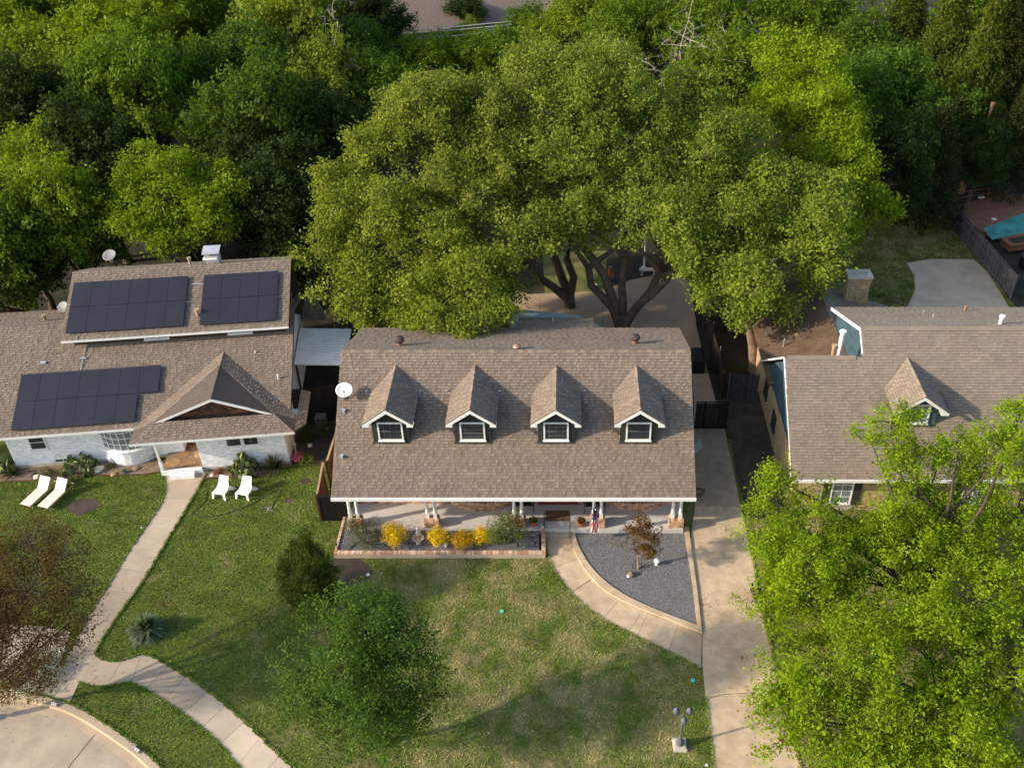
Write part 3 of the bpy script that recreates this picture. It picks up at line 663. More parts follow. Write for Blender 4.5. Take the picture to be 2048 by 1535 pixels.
# columns: five brick piers each with a pair of round columns
def porch_pier(x0, x1, seed):
    pr = MB(); cx = (x0 + x1) / 2; wd = x1 - x0; pr.box((cx, 34.86, 0.6), (wd, 0.46, 0.5)); pier = pr.build('brick_pier', M_mort, house)
    b = MB()
    bricks(b, (x0, 34.63, 0.35), (1, 0, 0), (0, -1, 0), wd, 0.51, RED_T, seed); bricks(b, (x0, 35.09, 0.35), (0, -1, 0), (-1, 0, 0), 0.46, 0.51, RED_T, seed + 1); bricks(b, (x1, 34.63, 0.35), (0, 1, 0), (1, 0, 0), 0.46, 0.51, RED_T, seed + 2)
    for i in range(8):
        for j in range(2): b.box((x0 + (i + 0.5) * wd / 8, 34.74 + 0.235 * j, 0.87), (wd / 8 - 0.01, 0.225, 0.045), col=random.Random(seed + i * 3 + j).choice(RED_T))
    b.build('bricks', M_brick, pier, kind='stuff')
    for dx in (-0.19, 0.19):
        c = MB(); X = cx + dx
        c.box((X, 34.86, 0.90 + 0.17), (0.17, 0.17, 0.34))
        c.lathe([(0.10, 1.24), (0.10, 1.28), (0.078, 1.31), (0.082, 1.5), (0.075, 2.4), (0.07, 2.42), (0.095, 2.46), (0.095, 2.55)], (X, 34.86, 0), 14)
        c.build('porch_column', M_white, house, smooth=False)
for i, (a, b) in enumerate([(-11.1, -10.38), (-7.25, -6.53), (-2.93, -2.2), (1.02, 1.76), (4.97, 5.7)]): porch_pier(a, b, 40 + i * 5)
# dormers
def dormer(parent, back_px, peak_px, wallL, wallR, eaveL, eaveR, Yf, zr, zeave, wcol, roofm, winm, planef, seed, pane=M_glass, frame=M_white, muntins=(2, 4), overhang=0.45, labels=None):
    xc = (wallL + wallR) / 2
    Yw = Yf + overhang; z_at = lambda Y: planef(Y)
    zb = z_at(Yw)                                        # roof height at the front wall
    Yback = None
    m = planef(1) - planef(0)
    yb = lambda z: (z - planef(0)) / m
    zwall = zr - (zr - zeave) * ((wallR - wallL) / 2) / ((eaveR - eaveL) / 2)
    w = MB()
    n = [(wallL, zb - 0.05), (wallR, zb - 0.05), (wallR, zwall - 0.05), (xc, zr - 0.09), (wallL, zwall - 0.05)]
    w.slab([(x, Yw, z) for x, z in n], (0, -1, 0), 0.08)
    for X, s_ in ((wallL, -1), (wallR, 1)):
        w.slab([(X, Yw + 0.081, zb - 0.02), (X, Yw + 0.081, zwall - 0.06), (X, yb(zwall - 0.06), zwall - 0.06)], (s_, 0, 0), 0.06)
    dm = w.build('dormer', wcol, parent)
    # flashing
    fl = MB(); fl.slab([(wallL - 0.05, Yw - 0.10, z_at(Yw - 0.1) + 0.035), (wallR + 0.05, Yw - 0.10, z_at(Yw - 0.1) + 0.035), (wallR + 0.05, Yw - 0.005, z_at(Yw) + 0.035), (wallL - 0.05, Yw - 0.005, z_at(Yw) + 0.035)], (0, -0.6, 0.8), 0.03); fl.build('flashing', M_siding, dm)
    Rg = Vector((xc, Yf, zr)); ridge_back = Vector((xc, yb(zr), zr))
    for s_, X in ((-1, eaveL), (1, eaveR)):
        E0 = Vector((X, Yf, zeave)); Eb = Vector((X, yb(zeave), zeave)); up = (Rg - E0).normalized(); L = (Rg - E0).length
        u = Vector((0, 1, 0)); org = E0
        deck = roof_face('dormer_roof', dm, org, u, up, [(0, 0), (Eb.y - Yf, 0), (ridge_back.y - Yf, L), (0, L)], seed + s_, roofm, thick=0.05)
        # white rake board with boxed return
        a = Vector((X, Yf - 0.012, zeave - 0.045)); b = Vector((xc, Yf - 0.012, zr - 0.045)); dn = Vector((0, 0, -0.20))
        rb_ = MB(); rb_.slab([a, b, b + dn, a + dn * 0.75], (0, -1, 0), 0.05)
        inner = Vector((wallL - 0.02 if s_ < 0 else wallR + 0.02, Yf - 0.012, zeave))
        q = Vector((X, Yf - 0.002, zeave - 0.172)); r = Vector((inner.x, Yf - 0.002, zeave - 0.172)); t_ = Vector((inner.x, Yf - 0.002, zeave + (zr - zeave) * abs(inner.x - X) / abs(xc - X) - 0.13))
        rb_.slab([q, r, t_, Vector((X, Yf - 0.002, zeave - 0.12))], (0, -1, 0), 0.04)
        rb_.slab([Vector((X - s_ * 0.005, Yf + 0.02, zeave - 0.19)), Vector((inner.x, Yf + 0.02, zeave - 0.19)), Vector((inner.x, min(Yw, Eb.y), zeave - 0.19)), Vector((X - s_ * 0.005, min(Yw, Eb.y), zeave - 0.19))], (0, 0, -1), 0.02)
        rb_.build('bargeboard', frame, dm)
    cap = MB(); y = Yf; rr = random.Random(seed)
    while y < ridge_back.y - 0.05:
        t = rr.choice(SH_TONES)
        for s_, X in ((-1, eaveL), (1, eaveR)):
            dq = (Vector((X, 0, zeave)) - Vector((xc, 0, zr))).normalized() * 0.13; a = Vector((xc, y, zr + 0.035)); b = Vector((xc, min(y + 0.23, ridge_back.y), zr + 0.035))
            cap.slab([a, b, b + dq, a + dq], (s_ * 0.3, 0, 1), 0.012, col=t)
        y += 0.24
    cap.build('ridge_caps', roofm, dm, kind='stuff')
    ww = min(1.22, (wallR - wallL) * 0.69); wh = winm
    window(dm, (xc - ww / 2 , Yw - 0.001, zb + 0.13), (1, 0, 0), (0, -1, 0), ww, wh, frame, pane, 1, 1, fw=0.075)
    if muntins:
        mm = MB(); Rm = Matrix.Identity(3)
        for i in range(1, muntins[0]): mm.box((xc - ww / 2 + ww * i / muntins[0], Yw - 0.03, zb + 0.13 + wh / 2), (0.018, 0.012, wh - 0.16))
        for j in range(1, muntins[1]): mm.box((xc, Yw - 0.031, zb + 0.13 + wh * j / muntins[1]), (ww - 0.16, 0.012, 0.018 if j != muntins[1] // 2 else 0.05))
        mm.build('muntins', mat('muntin_grey', (0.13, 0.13, 0.13), 0.6) if frame is M_white and roofm is M_shing else frame, dm)
    return dm
planeM = lambda Y: ZE + sF * (Y - YE)
for i, (bx, fx) in enumerate(((792, 771.5), (951, 941.5), (1113, 1112.5), (1273, 1282))):
    b = mh(bx, 729); xc = b.x
    dormer(house, None, None, xc - 0.88, xc + 0.88, xc - 1.2, xc + 1.2, 35.80, 7.0, 6.10, M_siding, M_shing, 1.12, planeM, 60 + i * 4, muntins=[(4, 2), (1, 5), (4, 4), (1, 2)][i])
# roof vents
def turbine(p, parent=house):
    b = MB(); b.lathe([(0.15, -0.15), (0.15, 0.22)], p, 14); v = b.build('turbine_vent', M_copper, parent)
    t = MB(); t.lathe([(0.15, 0.22), (0.22, 0.27), (0.25, 0.38), (0.22, 0.48), (0.12, 0.54), (0.02, 0.55)], p, 28, rib=0.05); t.build('turbine', M_rust, v)
back_pt = lambda a, b: on_plane(a, b, YR, ZR, mB)
turbine(back_pt(800, 690)); turbine(back_pt(1270, 686))
p = back_pt(1034, 697); b = MB(); b.lathe([(0.15, -0.1), (0.15, 0.1), (0.2, 0.12), (0.21, 0.18), (0.14, 0.25), (0.03, 0.27)], p, 16); b.build('mushroom_vent', M_copper, house, smooth=True)
for a in ((688, 824), (684, 915)):
    p = mh(*a); b = MB(); b.box(p + Vector((0, 0, 0.08)), (0.13, 0.13, 0.16)); b.box(p + Vector((0, 0, 0.175)), (0.17, 0.17, 0.02)); b.build('square_vent', M_metal, house)
for a in ((733, 783), (841, 783), (895, 782), (1000, 783), (1170, 782), (1326, 782)):
    p = mh(*a); b = MB(); b.box(p + Vector((0, 0, 0.06)), (0.12, 0.07, 0.05), rz=0.5); b.build('flashing_tab', M_metal, house)
p = back_pt(1106, 645); b = MB(); b.tube([p, p + Vector((0, 0, 0.3))], 0.05, 8); b.build('vent_pipe', M_metal, house)
# satellite dish on the front slope
def dish(p, aim, r, label, mast=0.55, m=M_white):
    root = empty('satellite_dish', p, label, 'satellite dish')
    aim = Vector(aim).normalized(); R = aim.to_track_quat('Z', 'Y').to_matrix()
    d = MB(); prof = [(r * k / 6, 0.18 * r * (k / 6) ** 2) for k in range(7)]; c = Vector(p) + Vector((0, 0, mast))
    d.lathe([(max(a, 0.004), b) for a, b in prof] + [(r, 0.18 * r - 0.012)] + [(max(a, 0.004), b - 0.015) for a, b in prof[::-1]], c, 28, M=R @ Matrix.Diagonal((1.0, 0.9, 1.0)))
    d.build('reflector', m, root, smooth=True)
    f_ = c + R @ Vector((0, -0.35 * r, 0.95 * r))
    a_ = MB(); a_.tube([c + R @ Vector((0, -r * 0.85, 0.1 * r)), f_], 0.018, 6); a_.box(f_, (0.1, 0.1, 0.1)); a_.build('feed_arm', M_metal, root)
    a_ = MB(); a_.tube([Vector(p), Vector(p) + Vector((0, 0, mast * 0.9)), c - aim * 0.02], 0.025, 8); a_.box(Vector(p) + Vector((0, 0, 0.04)), (0.22, 0.18, 0.03), M=Matrix.Rotation(math.atan(sF), 3, 'X')); a_.build('mast', M_rust, root)
dish(mh(692, 797), (0.12, -0.75, 0.85), 0.42, 'white satellite dish with a rust stain at the left edge of the middle roof')
# porch things
def bench(x, y, z, wd, label, rz=0):
    root = empty('garden_bench', (x, y, z), label, 'bench', 'ornate black iron benches on the porch')
    s_ = MB()
    for i in range(9): s_.box((x, y - 0.16 + i * 0.045, z + 0.43), (wd - 0.1, 0.028, 0.02))
    s_.box((x, y - 0.19, z + 0.42), (wd, 0.03, 0.04)); s_.box((x, y + 0.22, z + 0.42), (wd, 0.03, 0.04)); s_.build('seat', M_black, root)
    b_ = MB()
    pts = [(x + wd / 2 * math.cos(a) , y + 0.26, z + 0.50 + 0.42 * math.sin(a) ** 0.8) for a in [math.pi * k / 14 for k in range(15)]]
    b_.tube(pts, 0.02, 6); b_.tube([(x - wd / 2, y + 0.24, z + 0.48), (x + wd / 2, y + 0.24, z + 0.48)], 0.018, 6)
    for k in range(9):
        q = -wd / 2 + wd * (k + 0.5) / 9; hh = 0.42 * math.sin(math.acos(max(-1, min(1, q / (wd / 2))))) ** 0.8
        b_.tube([(x + q, y + 0.24, z + 0.48), (x + q + 0.03, y + 0.25, z + 0.48 + hh * 0.5), (x + q, y + 0.26, z + 0.5 + hh)], 0.011, 5)
    for k in range(4):
        q = -wd / 2 + wd * (k + 0.5) / 4; b_.tube([(x + q + 0.07 * math.cos(t), y + 0.25, z + 0.64 + 0.07 * math.sin(t)) for t in [k2 * 0.7 for k2 in range(10)]], 0.011, 4)
    b_.build('backrest', M_black, root)
    for sx in (-1, 1):
        a = MB(); X = x + sx * wd / 2
        a.tube([(X, y - 0.2, z + 0.42), (X, y - 0.26, z + 0.6), (X, y - 0.1, z + 0.66), (X, y + 0.24, z + 0.64)], 0.02, 6); a.build('armrest', M_black, root)
        for sy in (-1, 1):
            l = MB(); l.tube([(X, y + sy * 0.2, z + 0.43), (X + sx * 0.05, y + sy * 0.24, z + 0.25), (X - sx * 0.02, y + sy * 0.22, z + 0.12), (X + sx * 0.04, y + sy * 0.27, z)], 0.022, 6); l.build('leg', M_black, root)
bench(-2.35, 36.0, 0.355, 1.0, 'ornate black iron bench left of the red front door')
bench(1.28, 35.95, 0.355, 1.0, 'ornate black iron bench right of the red front door')
m_ = MB(); m_.box((-0.62, 35.5, 0.362), (1.22, 0.75, 0.02)); m_.build('doormat', M_mat, label='brown coir doormat in front of the red door', cat='doormat')
for X in (-1.26, 0.02):
    r_ = MB(); r_.tube([(X, 34.95, 0.36), (X, 34.95, 1.15), (X, 34.28, 0.95), (X, 34.28, 0.03)], 0.022, 6); r_.tube([(X, 34.95, 0.6), (X, 34.28, 0.42)], 0.014, 5); r_.build('handrail', M_black, label=('black iron handrail on the left side of the porch steps' if X < -0.5 else 'black iron handrail on the right side of the porch steps'), cat='handrail', group='porch step handrails')

# ================================================================== WHITE HOUSE (turned 7 degrees)
AW = math.radians(7.0); UW = Vector((math.cos(AW), math.sin(AW), 0)); NW = Vector((-math.sin(AW), math.cos(AW), 0)); OW = Vector((-30.0, 39.48, 0)); ZV = Vector((0, 0, 1))
W = lambda u, v, z: OW + UW * u + NW * v + ZV * z
white = empty('white_brick_house', W(7, 3, 0), 'long white painted brick house with solar panels at the left edge', 'house')
def wroof(name, e0, e1, r1, r0, seed, **k):
    """e0,e1 eave ends, r1,r0 upper ends as (u,v,z) local; planar"""
    a, b, c, d = W(*e0), W(*e1), W(*r1), W(*r0); u = (b - a).normalized(); n = (b - a).cross(d - a if (d - a).length > 0.01 else c - a).normalized()
    n = n if n.z > 0 else -n; v = n.cross(u)
    poly = []
    for p in (a, b, c, d):
        q = ((p - a).dot(u), (p - a).dot(v))
        if not poly or math.dist(q, poly[-1]) > 0.02: poly.append(q)
    return roof_face(name, white, a, u, v, poly, seed, **k)
mW = 0.42; vE = -0.94; zE_ = 2.9; zl = lambda v: zE_ + mW * (v - vE)
vRl = 5.45
# lower main roof (left and middle part up to ridge, right part runs up to the upper storey)
wroof('front_roof', (-9, vE, zE_), (7.12, vE, zE_), (7.12, vRl, zl(vRl)), (-9, vRl, zl(vRl)), 101)
wroof('front_roof', (7.125, vE, zE_), (15.12, vE, zE_), (15.12, vRl, zl(vRl)), (7.125, vRl, zl(vRl)), 102)
wroof('back_roof', (15.12, 9.2, zl(vRl) - 1.3), (-9, 9.2, zl(vRl) - 1.3), (-9, vRl + 0.02, zl(vRl)), (15.12, vRl + 0.02, zl(vRl)), 103, contrast=0.6)
# upper storey
vU, zU, vUR, zUR = 3.7, 5.60, 8.0, 7.41; uA, uB = 2.9, 15.0
wroof('upper_front_roof', (uA, vU, zU), (uB, vU, zU), (uB, vUR, zUR), (uA, vUR, zUR), 104)
wroof('upper_back_roof', (uB, 10.6, zUR - 1.25), (uA, 10.6, zUR - 1.25), (uA, vUR + 0.02, zUR), (uB, vUR + 0.02, zUR), 105, contrast=0.6)
w = MB(); v4 = 4.1
w.slab([W(3.35, v4, 4.6), W(14.65, v4, 4.6), W(14.65, v4, 5.72), W(3.35, v4, 5.72)], -NW, 0.15)
for uu, s_ in ((3.35, -1), (14.65, 1)): w.slab([W(uu, v4 + 0.16, 4.4), W(uu, 10.3, 2.5), W(uu, 10.3, 6.05), W(uu, vUR, zUR - 0.13), W(uu, v4 + 0.16, 5.72)], UW * s_, 0.15)
w.build('upper_wall', M_brown, white)
for uu in (7.1, 11.6): window(white, W(uu, v4, 5.12), UW, -NW, 1.3, 0.42, M_white, M_glass, 2, 1, fw=0.05)
window(white, W(14.65, 6.6, 5.0), NW, UW, 1.0, 1.1, M_lwood, M_glass, 1, 1)
f = MB()
f.slab([W(uA, vU - 0.02, zU + 0.0), W(uB, vU - 0.02, zU), W(uB, vU - 0.02, zU - 0.13), W(uA, vU - 0.02, zU - 0.13)], -NW, 0.08)
f.slab([W(-9, vE - 0.02, zE_), W(7.15, vE - 0.02, zE_), W(7.15, vE - 0.02, zE_ - 0.15), W(-9, vE - 0.02, zE_ - 0.15)], -NW, 0.08)
f.build('gutter', M_white, white)
f = MB(); f.slab([W(uB + .012, vU, zU - .02), W(uB + .012, vUR, zUR - .02), W(uB + .012, vUR, zUR - .2), W(uB + .012, vU, zU - .2)], UW, .04)
f.slab([W(uB + .012, vUR, zUR - .02), W(uB + .012, 10.6, zUR - 1.27), W(uB + .012, 10.6, zUR - 1.45), W(uB + .012, vUR, zUR - .2)], UW, .04)
f.slab([W(15.13, vE, zE_ - .02), W(15.13, vRl, zl(vRl) - .02), W(15.13, vRl, zl(vRl) - .2), W(15.13, vE, zE_ - .2)], UW, .04)
f.build('rake_board', M_brown, white)
# projecting right wing with a hipped eave and a small gable over it
uL, uR, uP, vF0 = 7.10, 15.45, 11.40, -2.28; zP = zE_ + 0.40 * (uP - uL); vG = -1.19; zG = zE_ + 0.42 * (vG - vF0)
vPk = (zP - zE_) / mW + vE
uGl = uL + (zG - zE_) / 0.40; uGr = uR - (zG - zE_) / ((zP - zE_) / (uR - uP))
wroof('wing_front_roof', (uL, vF0, zE_), (uR, vF0, zE_), (uGr, vG, zG), (uGl, vG, zG), 106)
zc_ = zE_ + 0.02
wv = lambda u: (zE_ + (u - uL) * (zP - zE_) / (uP - uL) - zE_) / mW + vE
def tri_roof(name, pts, u, seed, **k):
    P3 = [W(*p) for p in pts]; a = P3[0]; u = u.normalized(); n = Vector((0, 0, 0))
    for i in range(len(P3)): n += P3[i].cross(P3[(i + 1) % len(P3)])
    n.normalize(); n = n if n.z > 0 else -n; v = n.cross(u)
    if v.z < 0: u = -u; v = n.cross(u)
    return roof_face(name, white, a, u, v, [((p - a).dot(u), (p - a).dot(v)) for p in P3], seed, **k)
tri_roof('wing_side_roof', [(uL, vF0, zE_), (uGl, vG, zG), (uP, vG, zP), (uP, vPk, zP), (uL, vE, zE_)], NW, 107)
uRr = 15.95; zr2 = zE_ - (uRr - uR) * (zP - zE_) / (uR - uP)
tri_roof('wing_side_roof', [(uR, vF0, zE_), (uGr, vG, zG), (uP, vG, zP), (uP, vPk, zP), (uR, vE + 0.05, zE_ + 0.03)], NW, 108)
tri_roof('wing_side_roof', [(uR + 0.01, vF0 + 0.1, zE_ - 0.01), (uR + 0.01, 1.4, zE_ - 0.01), (uRr, 1.4, zr2), (uRr, vF0 + 0.9, zr2)], NW, 109)
w = MB(); w.slab([W(uGl + 0.2, vG + 0.25, zG + 0.05), W(uGr - 0.2, vG + 0.25, zG + 0.05), W(uP, vG + 0.25, zP - 0.12)], -NW, 0.06); gw = w.build('gable_wall', M_brown, white)
sh = MB(); rng = random.Random(77)
for r in range(9):
    z0 = zG + 0.06 + r * 0.13; t0 = (z0 + 0.13 - zG) / (zP - zG)
    a, b = uGl + (uP - uGl) * t0 + 0.25, uGr + (uP - uGr) * t0 - 0.25; uu = a
    while uu < b - 0.1:
        ww = rng.uniform(0.1, 0.2); sh.slab([W(uu, vG + 0.235, z0), W(min(uu + ww - .01, b), vG + 0.235, z0), W(min(uu + ww - .01, b), vG + 0.245, z0 + .13), W(uu, vG + 0.245, z0 + .13)], -NW, 0.015, col=rng.choice([(1.6, 1.3, 1.1), (3, 2.0, 1.6), (1, 1, 1), (2.2, 1.4, 1.2)])); uu += ww
sh.build('cedar_shakes', M_brown, gw, kind='stuff')
f = MB()
for a, b in (((uGl - 0.15, zG - 0.06), (uP, zP)), ((uP, zP), (uGr + 0.15, zG - 0.06))):
    f.slab([W(a[0], vG - 0.01, a[1] - 0.02), W(b[0], vG - 0.01, b[1] - 0.02), W(b[0], vG - 0.01, b[1] - 0.17), W(a[0], vG - 0.01, a[1] - 0.17)], -NW, 0.05)
f.build('bargeboard', M_white, white)
f = MB(); f.slab([W(uL, vF0 - 0.02, zE_), W(uR, vF0 - 0.02, zE_), W(uR, vF0 - 0.02, zE_ - 0.14), W(uL, vF0 - 0.02, zE_ - 0.14)], -NW, 0.06)
f.slab([W(uL, vF0, zE_ - 0.15), W(uR, vF0, zE_ - 0.15), W(uR, vE + 0.8, zE_ - 0.15), W(uL, vE + 0.8, zE_ - 0.15)], -ZV, 0.02)
f.slab([W(-9, vE, zE_ - 0.16), W(uL, vE, zE_ - 0.16), W(uL, 0, zE_ - 0.16), W(-9, 0, zE_ - 0.16)], -ZV, 0.02); f.build('soffit', M_white, white)
# walls
w = MB()
w.slab([W(0, 0, 0), W(8.2, 0, 0), W(8.2, 0, 2.75), W(0, 0, 2.75)], -NW, 0.2)
w.slab([W(10.1, -1.4, 0), W(14.69, -1.4, 0), W(14.69, -1.4, 2.75), W(10.1, -1.4, 2.75)], -NW, 0.2)
w.slab([W(8.201, -0.0, 0.3), W(8.9, 0.0, 0.3), W(8.9, 0.0, 2.75), W(8.201, 0.0, 2.75)], -NW, 0.2)
w.slab([W(8.9, 0.2, 0.3), W(8.9, 1.2, 0.3), W(8.9, 1.2, 2.75), W(8.9, 0.2, 2.75)], UW, 0.15)
w.slab([W(8.9, 1.2, 0.3), W(10.3, 1.2, 0.3), W(10.3, 1.2, 2.75), W(8.9, 1.2, 2.75)], -NW, 0.1)
w.slab([W(10.1, -1.2, 0.3), W(10.1, 1.2, 0.3), W(10.1, 1.2, 2.75), W(10.1, -1.2, 2.75)], -UW, 0.1)
w.slab([W(14.69, -1.2, 0), W(14.69, 9, 0), W(14.69, 9, 3), W(14.69, 5.4, zl(5.4) - 0.2), W(14.69, vE + .3, 2.75), W(14.69, -1.2, 2.75)], UW, 0.2)
w.slab([W(0, 0.2, 0), W(0, 9, 0), W(0, 9, 3), W(0, 0.2, 3)], -UW, 0.2)
wallw = w.build('wall', M_wmort, white)
bk = MB()
bricks(bk, W(0, 0, 0.22), UW, -NW, 8.2, 2.5, WHT_T, 121, [(1.1, 2.05, 1.0, 2.0), (4.75, 7.3, -1, 3), (2.1, 2.9, 0.0, 0.2)])
bricks(bk, W(8.2, 0.0, 0.3), UW, -NW, 0.7, 2.4, WHT_T, 126)
bricks(bk, W(10.1, -1.4, 0.22), UW, -NW, 4.59, 2.5, WHT_T, 122, [(1.5, 3.3, 1.3, 2.0)])
bricks(bk, W(14.69, -1.4, 0.22), NW, UW, 8, 2.5, WHT_T, 123)
bk.build('bricks', M_wbrick, wallw, kind='stuff')
f = MB(); f.slab([W(0, -0.03, 0), W(8.0, -0.03, 0), W(8.0, -0.03, 0.21), W(0, -0.03, 0.21)], -NW, 0.03); f.slab([W(10.1, -1.43, 0), W(14.7, -1.43, 0), W(14.7, -1.43, 0.21), W(10.1, -1.43, 0.21)], -NW, 0.03); f.build('plinth', M_cast, white)
f = MB()
for a in (2.1, 2.52): f.slab([W(a, -0.02, 0.28), W(a + 0.36, -0.02, 0.28), W(a + 0.36, -0.02, 0.40), W(a, -0.02, 0.40)], -NW, 0.02)
f.build('crawl_vent', M_black, white)
window(white, W(1.13, -0.0, 1.22), UW, -NW, 0.88, 0.98, M_white, M_glass, 1, 2, paneobjs=True)
for uu in (11.6, 12.5): window(white, W(uu, -1.4, 1.52), UW, -NW, 0.86, 0.62, M_white, M_glass, 1, 1)
# curved bow window with a grid of panes on a curved brick sill wall
bowc, bowr = 6.05, 1.28; N_ = 7
prof = []
for i in range(N_ + 1):
    t = -1 + 2 * i / N_; prof.append((bowc + bowr * t, -0.02 - 0.52 * (1 - t * t)))
b = MB(); pl = [W(u_, v_, 0) for u_, v_ in prof]; b.prism([(p.x, p.y) for p in pl], 0.0, 0.95); bow = b.build('bow_window', M_wmort, white)
bb = MB(); fr = MB()
for i in range(N_):
    p, q = pl[i], pl[i + 1]; d = q - p; nn = Vector((d.y, -d.x, 0)).normalized(); rzz = math.atan2(d.y, d.x); u = d.normalized()
    bricks(bb, p + ZV * 0.12, d, nn, d.length, 0.8, WHT_T, 130 + i)
    for j in range(3): bb.box(p + u * (j + .5) * d.length / 3 + ZV * 0.985 - nn * 0.03, (d.length / 3 - 0.008, 0.24, 0.06), rz=rzz, col=WHT_T[j % 4])
    mid = (p + q) / 2 - nn * 0.08
    for k_ in range(5): fr.box(mid + ZV * (1.04 + k_ * 0.40), (d.length, 0.05, 0.04), rz=rzz)
    fr.box(p - nn * 0.08 + ZV * 1.86, (0.04, 0.055, 1.66), rz=rzz)
    for k_ in range(4):
        pn = MB(); pn.box(mid + ZV * (1.24 + k_ * 0.40) + nn * 0.0, (d.length - 0.05, 0.015, 0.35), rz=rzz + random.Random(i * 5 + k_).uniform(-.03, .03)); pn.build('pane', M_glass2, bow)
fr.box(pl[-1] + ZV * 1.86, (0.06, 0.06, 1.66)); bb.build('bricks', M_wbrick, bow, kind='stuff'); fr.build('window_frame', M_white, bow)
# entry porch: stone floor, brick lip, step, post, door
f = MB(); f.prism([(W(a, b, 0).x, W(a, b, 0).y) for a, b in ((8.0, -1.5), (10.1, -1.5), (10.1, 1.2), (8.0, 1.2))], 0.0, 0.30); f.build('porch_floor', M_bed, white, label='tan flagstone porch floor')
st_ = MB(); rng = random.Random(9)
for (cu, cv, r) in ((8.5, -0.9, .42), (9.3, -1.0, .40), (8.9, -0.3, .38), (9.7, -0.35, .36), (9.4, 0.35, .4), (9.8, 0.9, .3), (9.1, 0.9, .28)):
    pts = [W(cu + r * rng.uniform(.8, 1.15) * math.cos(t), cv + r * 0.85 * rng.uniform(.8, 1.1) * math.sin(t), 0) for t in [k_ * 1.047 for k_ in range(6)]]
    st_.prism([(p.x, p.y) for p in pts], 0.3, 0.318, col=rng.choice([(1.7, 1.5, 1.2), (1.1, .95, .7), (1.4, 1.2, .95)]))
st_.build('flagstones', M_bed, white, kind='stuff')
f = MB()
for i in range(29): c = W(8.0 + i * 0.073, -1.55, 0.30); f.box(c, (0.066, 0.2, 0.07), rz=AW)
f.slab([W(7.95, -1.62, 0), W(10.12, -1.62, 0), W(10.12, -1.62, 0.26), W(7.95, -1.62, 0.26)], -NW, 0.1); f.build('brick_lip', M_wbrick, white)
s_ = MB(); c = W(9.1, -1.82, 0.1); s_.box(c, (1.25, 0.36, 0.2), rz=AW)
for i in range(16): s_.box(W(8.53 + i * 0.076, -1.82, 0.215), (0.068, 0.37, 0.03), rz=AW)
s_.build('step', M_wbrick, white)
p = W(8.03, -1.5, 0); f = MB(); f.box(p + ZV * 1.5, (0.11, 0.11, 2.4), rz=AW); f.box(p + ZV * 0.6, (0.16, 0.16, 0.6), rz=AW); f.build('porch_post', M_white, white)
d_ = MB(); d_.slab([W(9.1, 1.1, 0.31), W(9.98, 1.1, 0.31), W(9.98, 1.1, 2.4), W(9.1, 1.1, 2.4)], -NW, 0.05); d_.build('front_door', M_terra, white)
d_ = MB(); d_.prism([(W(a, b, 0).x, W(a, b, 0).y) for a, b in ((9.15, 0.45), (9.95, 0.45), (9.95, 0.95), (9.15, 0.95))], 0.32, 0.335, col=(0.35, 0.12, 0.06)); d_.build('doormat', M_paint, label='rust red doormat inside the porch of the white house', cat='doormat')
# solar arrays
def solar(name_lab, u0, v0, cols_rows, plane, seed):
    z0f, m = plane; vv = (NW + ZV * m).normalized(); nn = (ZV - NW * m).normalized(); PW, PL = 1.035, 1.69
    root = empty('solar_array', W(u0, v0, z0f(v0)), name_lab, 'solar panels')
    for r, c0, nc in cols_rows:
        for c in range(nc):
            o = W(u0 + (c0 + c) * PW, v0, z0f(v0)) + vv * r * (PL + 0.02) + nn * 0.16
            b = MB(); pts = [o, o + UW * (PW - 0.015), o + UW * (PW - 0.015) + vv * (PL - 0.01), o + vv * (PL - 0.01)]
            b.slab(pts, nn, 0.04); fr = b.build('solar_panel', M_pframe, root)
            g = MB(); e = 0.018; pts = [o + UW * e + vv * e, o + UW * (PW - 0.015 - e) + vv * e, o + UW * (PW - 0.015 - e) + vv * (PL - 0.01 - e), o + UW * e + vv * (PL - 0.01 - e)]
            g.slab([q + nn * 0.004 for q in pts], nn, 0.003); g.build('cells', M_panel, fr)
    r_ = MB()
    for r in (0, 1):
        for q in (0.4, 1.3):
            o = W(u0 + 0.05, v0, z0f(v0)) + vv * (r * (PL + 0.02) + q) + nn * 0.07; mx = max(c0 + nc for rr, c0, nc in cols_rows if rr == r) ; r_.slab([o, o + UW * (mx * PW - 0.1), o + UW * (mx * PW - 0.1) + vv * .05, o + vv * .05], nn, 0.05)
    r_.build('mounting_rail', M_pframe, root)
up = (lambda v: zU + mW * (v - vU), mW); lo = (zl, mW)
solar('twelve dark solar panels on the upper roof of the white house', 3.15, 4.08, [(0, 0, 6), (1, 0, 6)], up, 1)
solar('eight dark solar panels on the upper roof, right of the twelve', 10.22, 4.05, [(0, 0, 4), (1, 0, 4)], up, 2)
solar('thirteen dark solar panels on the lower roof of the white house', 0.92, -0.64, [(0, 0, 6), (1, 0, 7)], lo, 3)
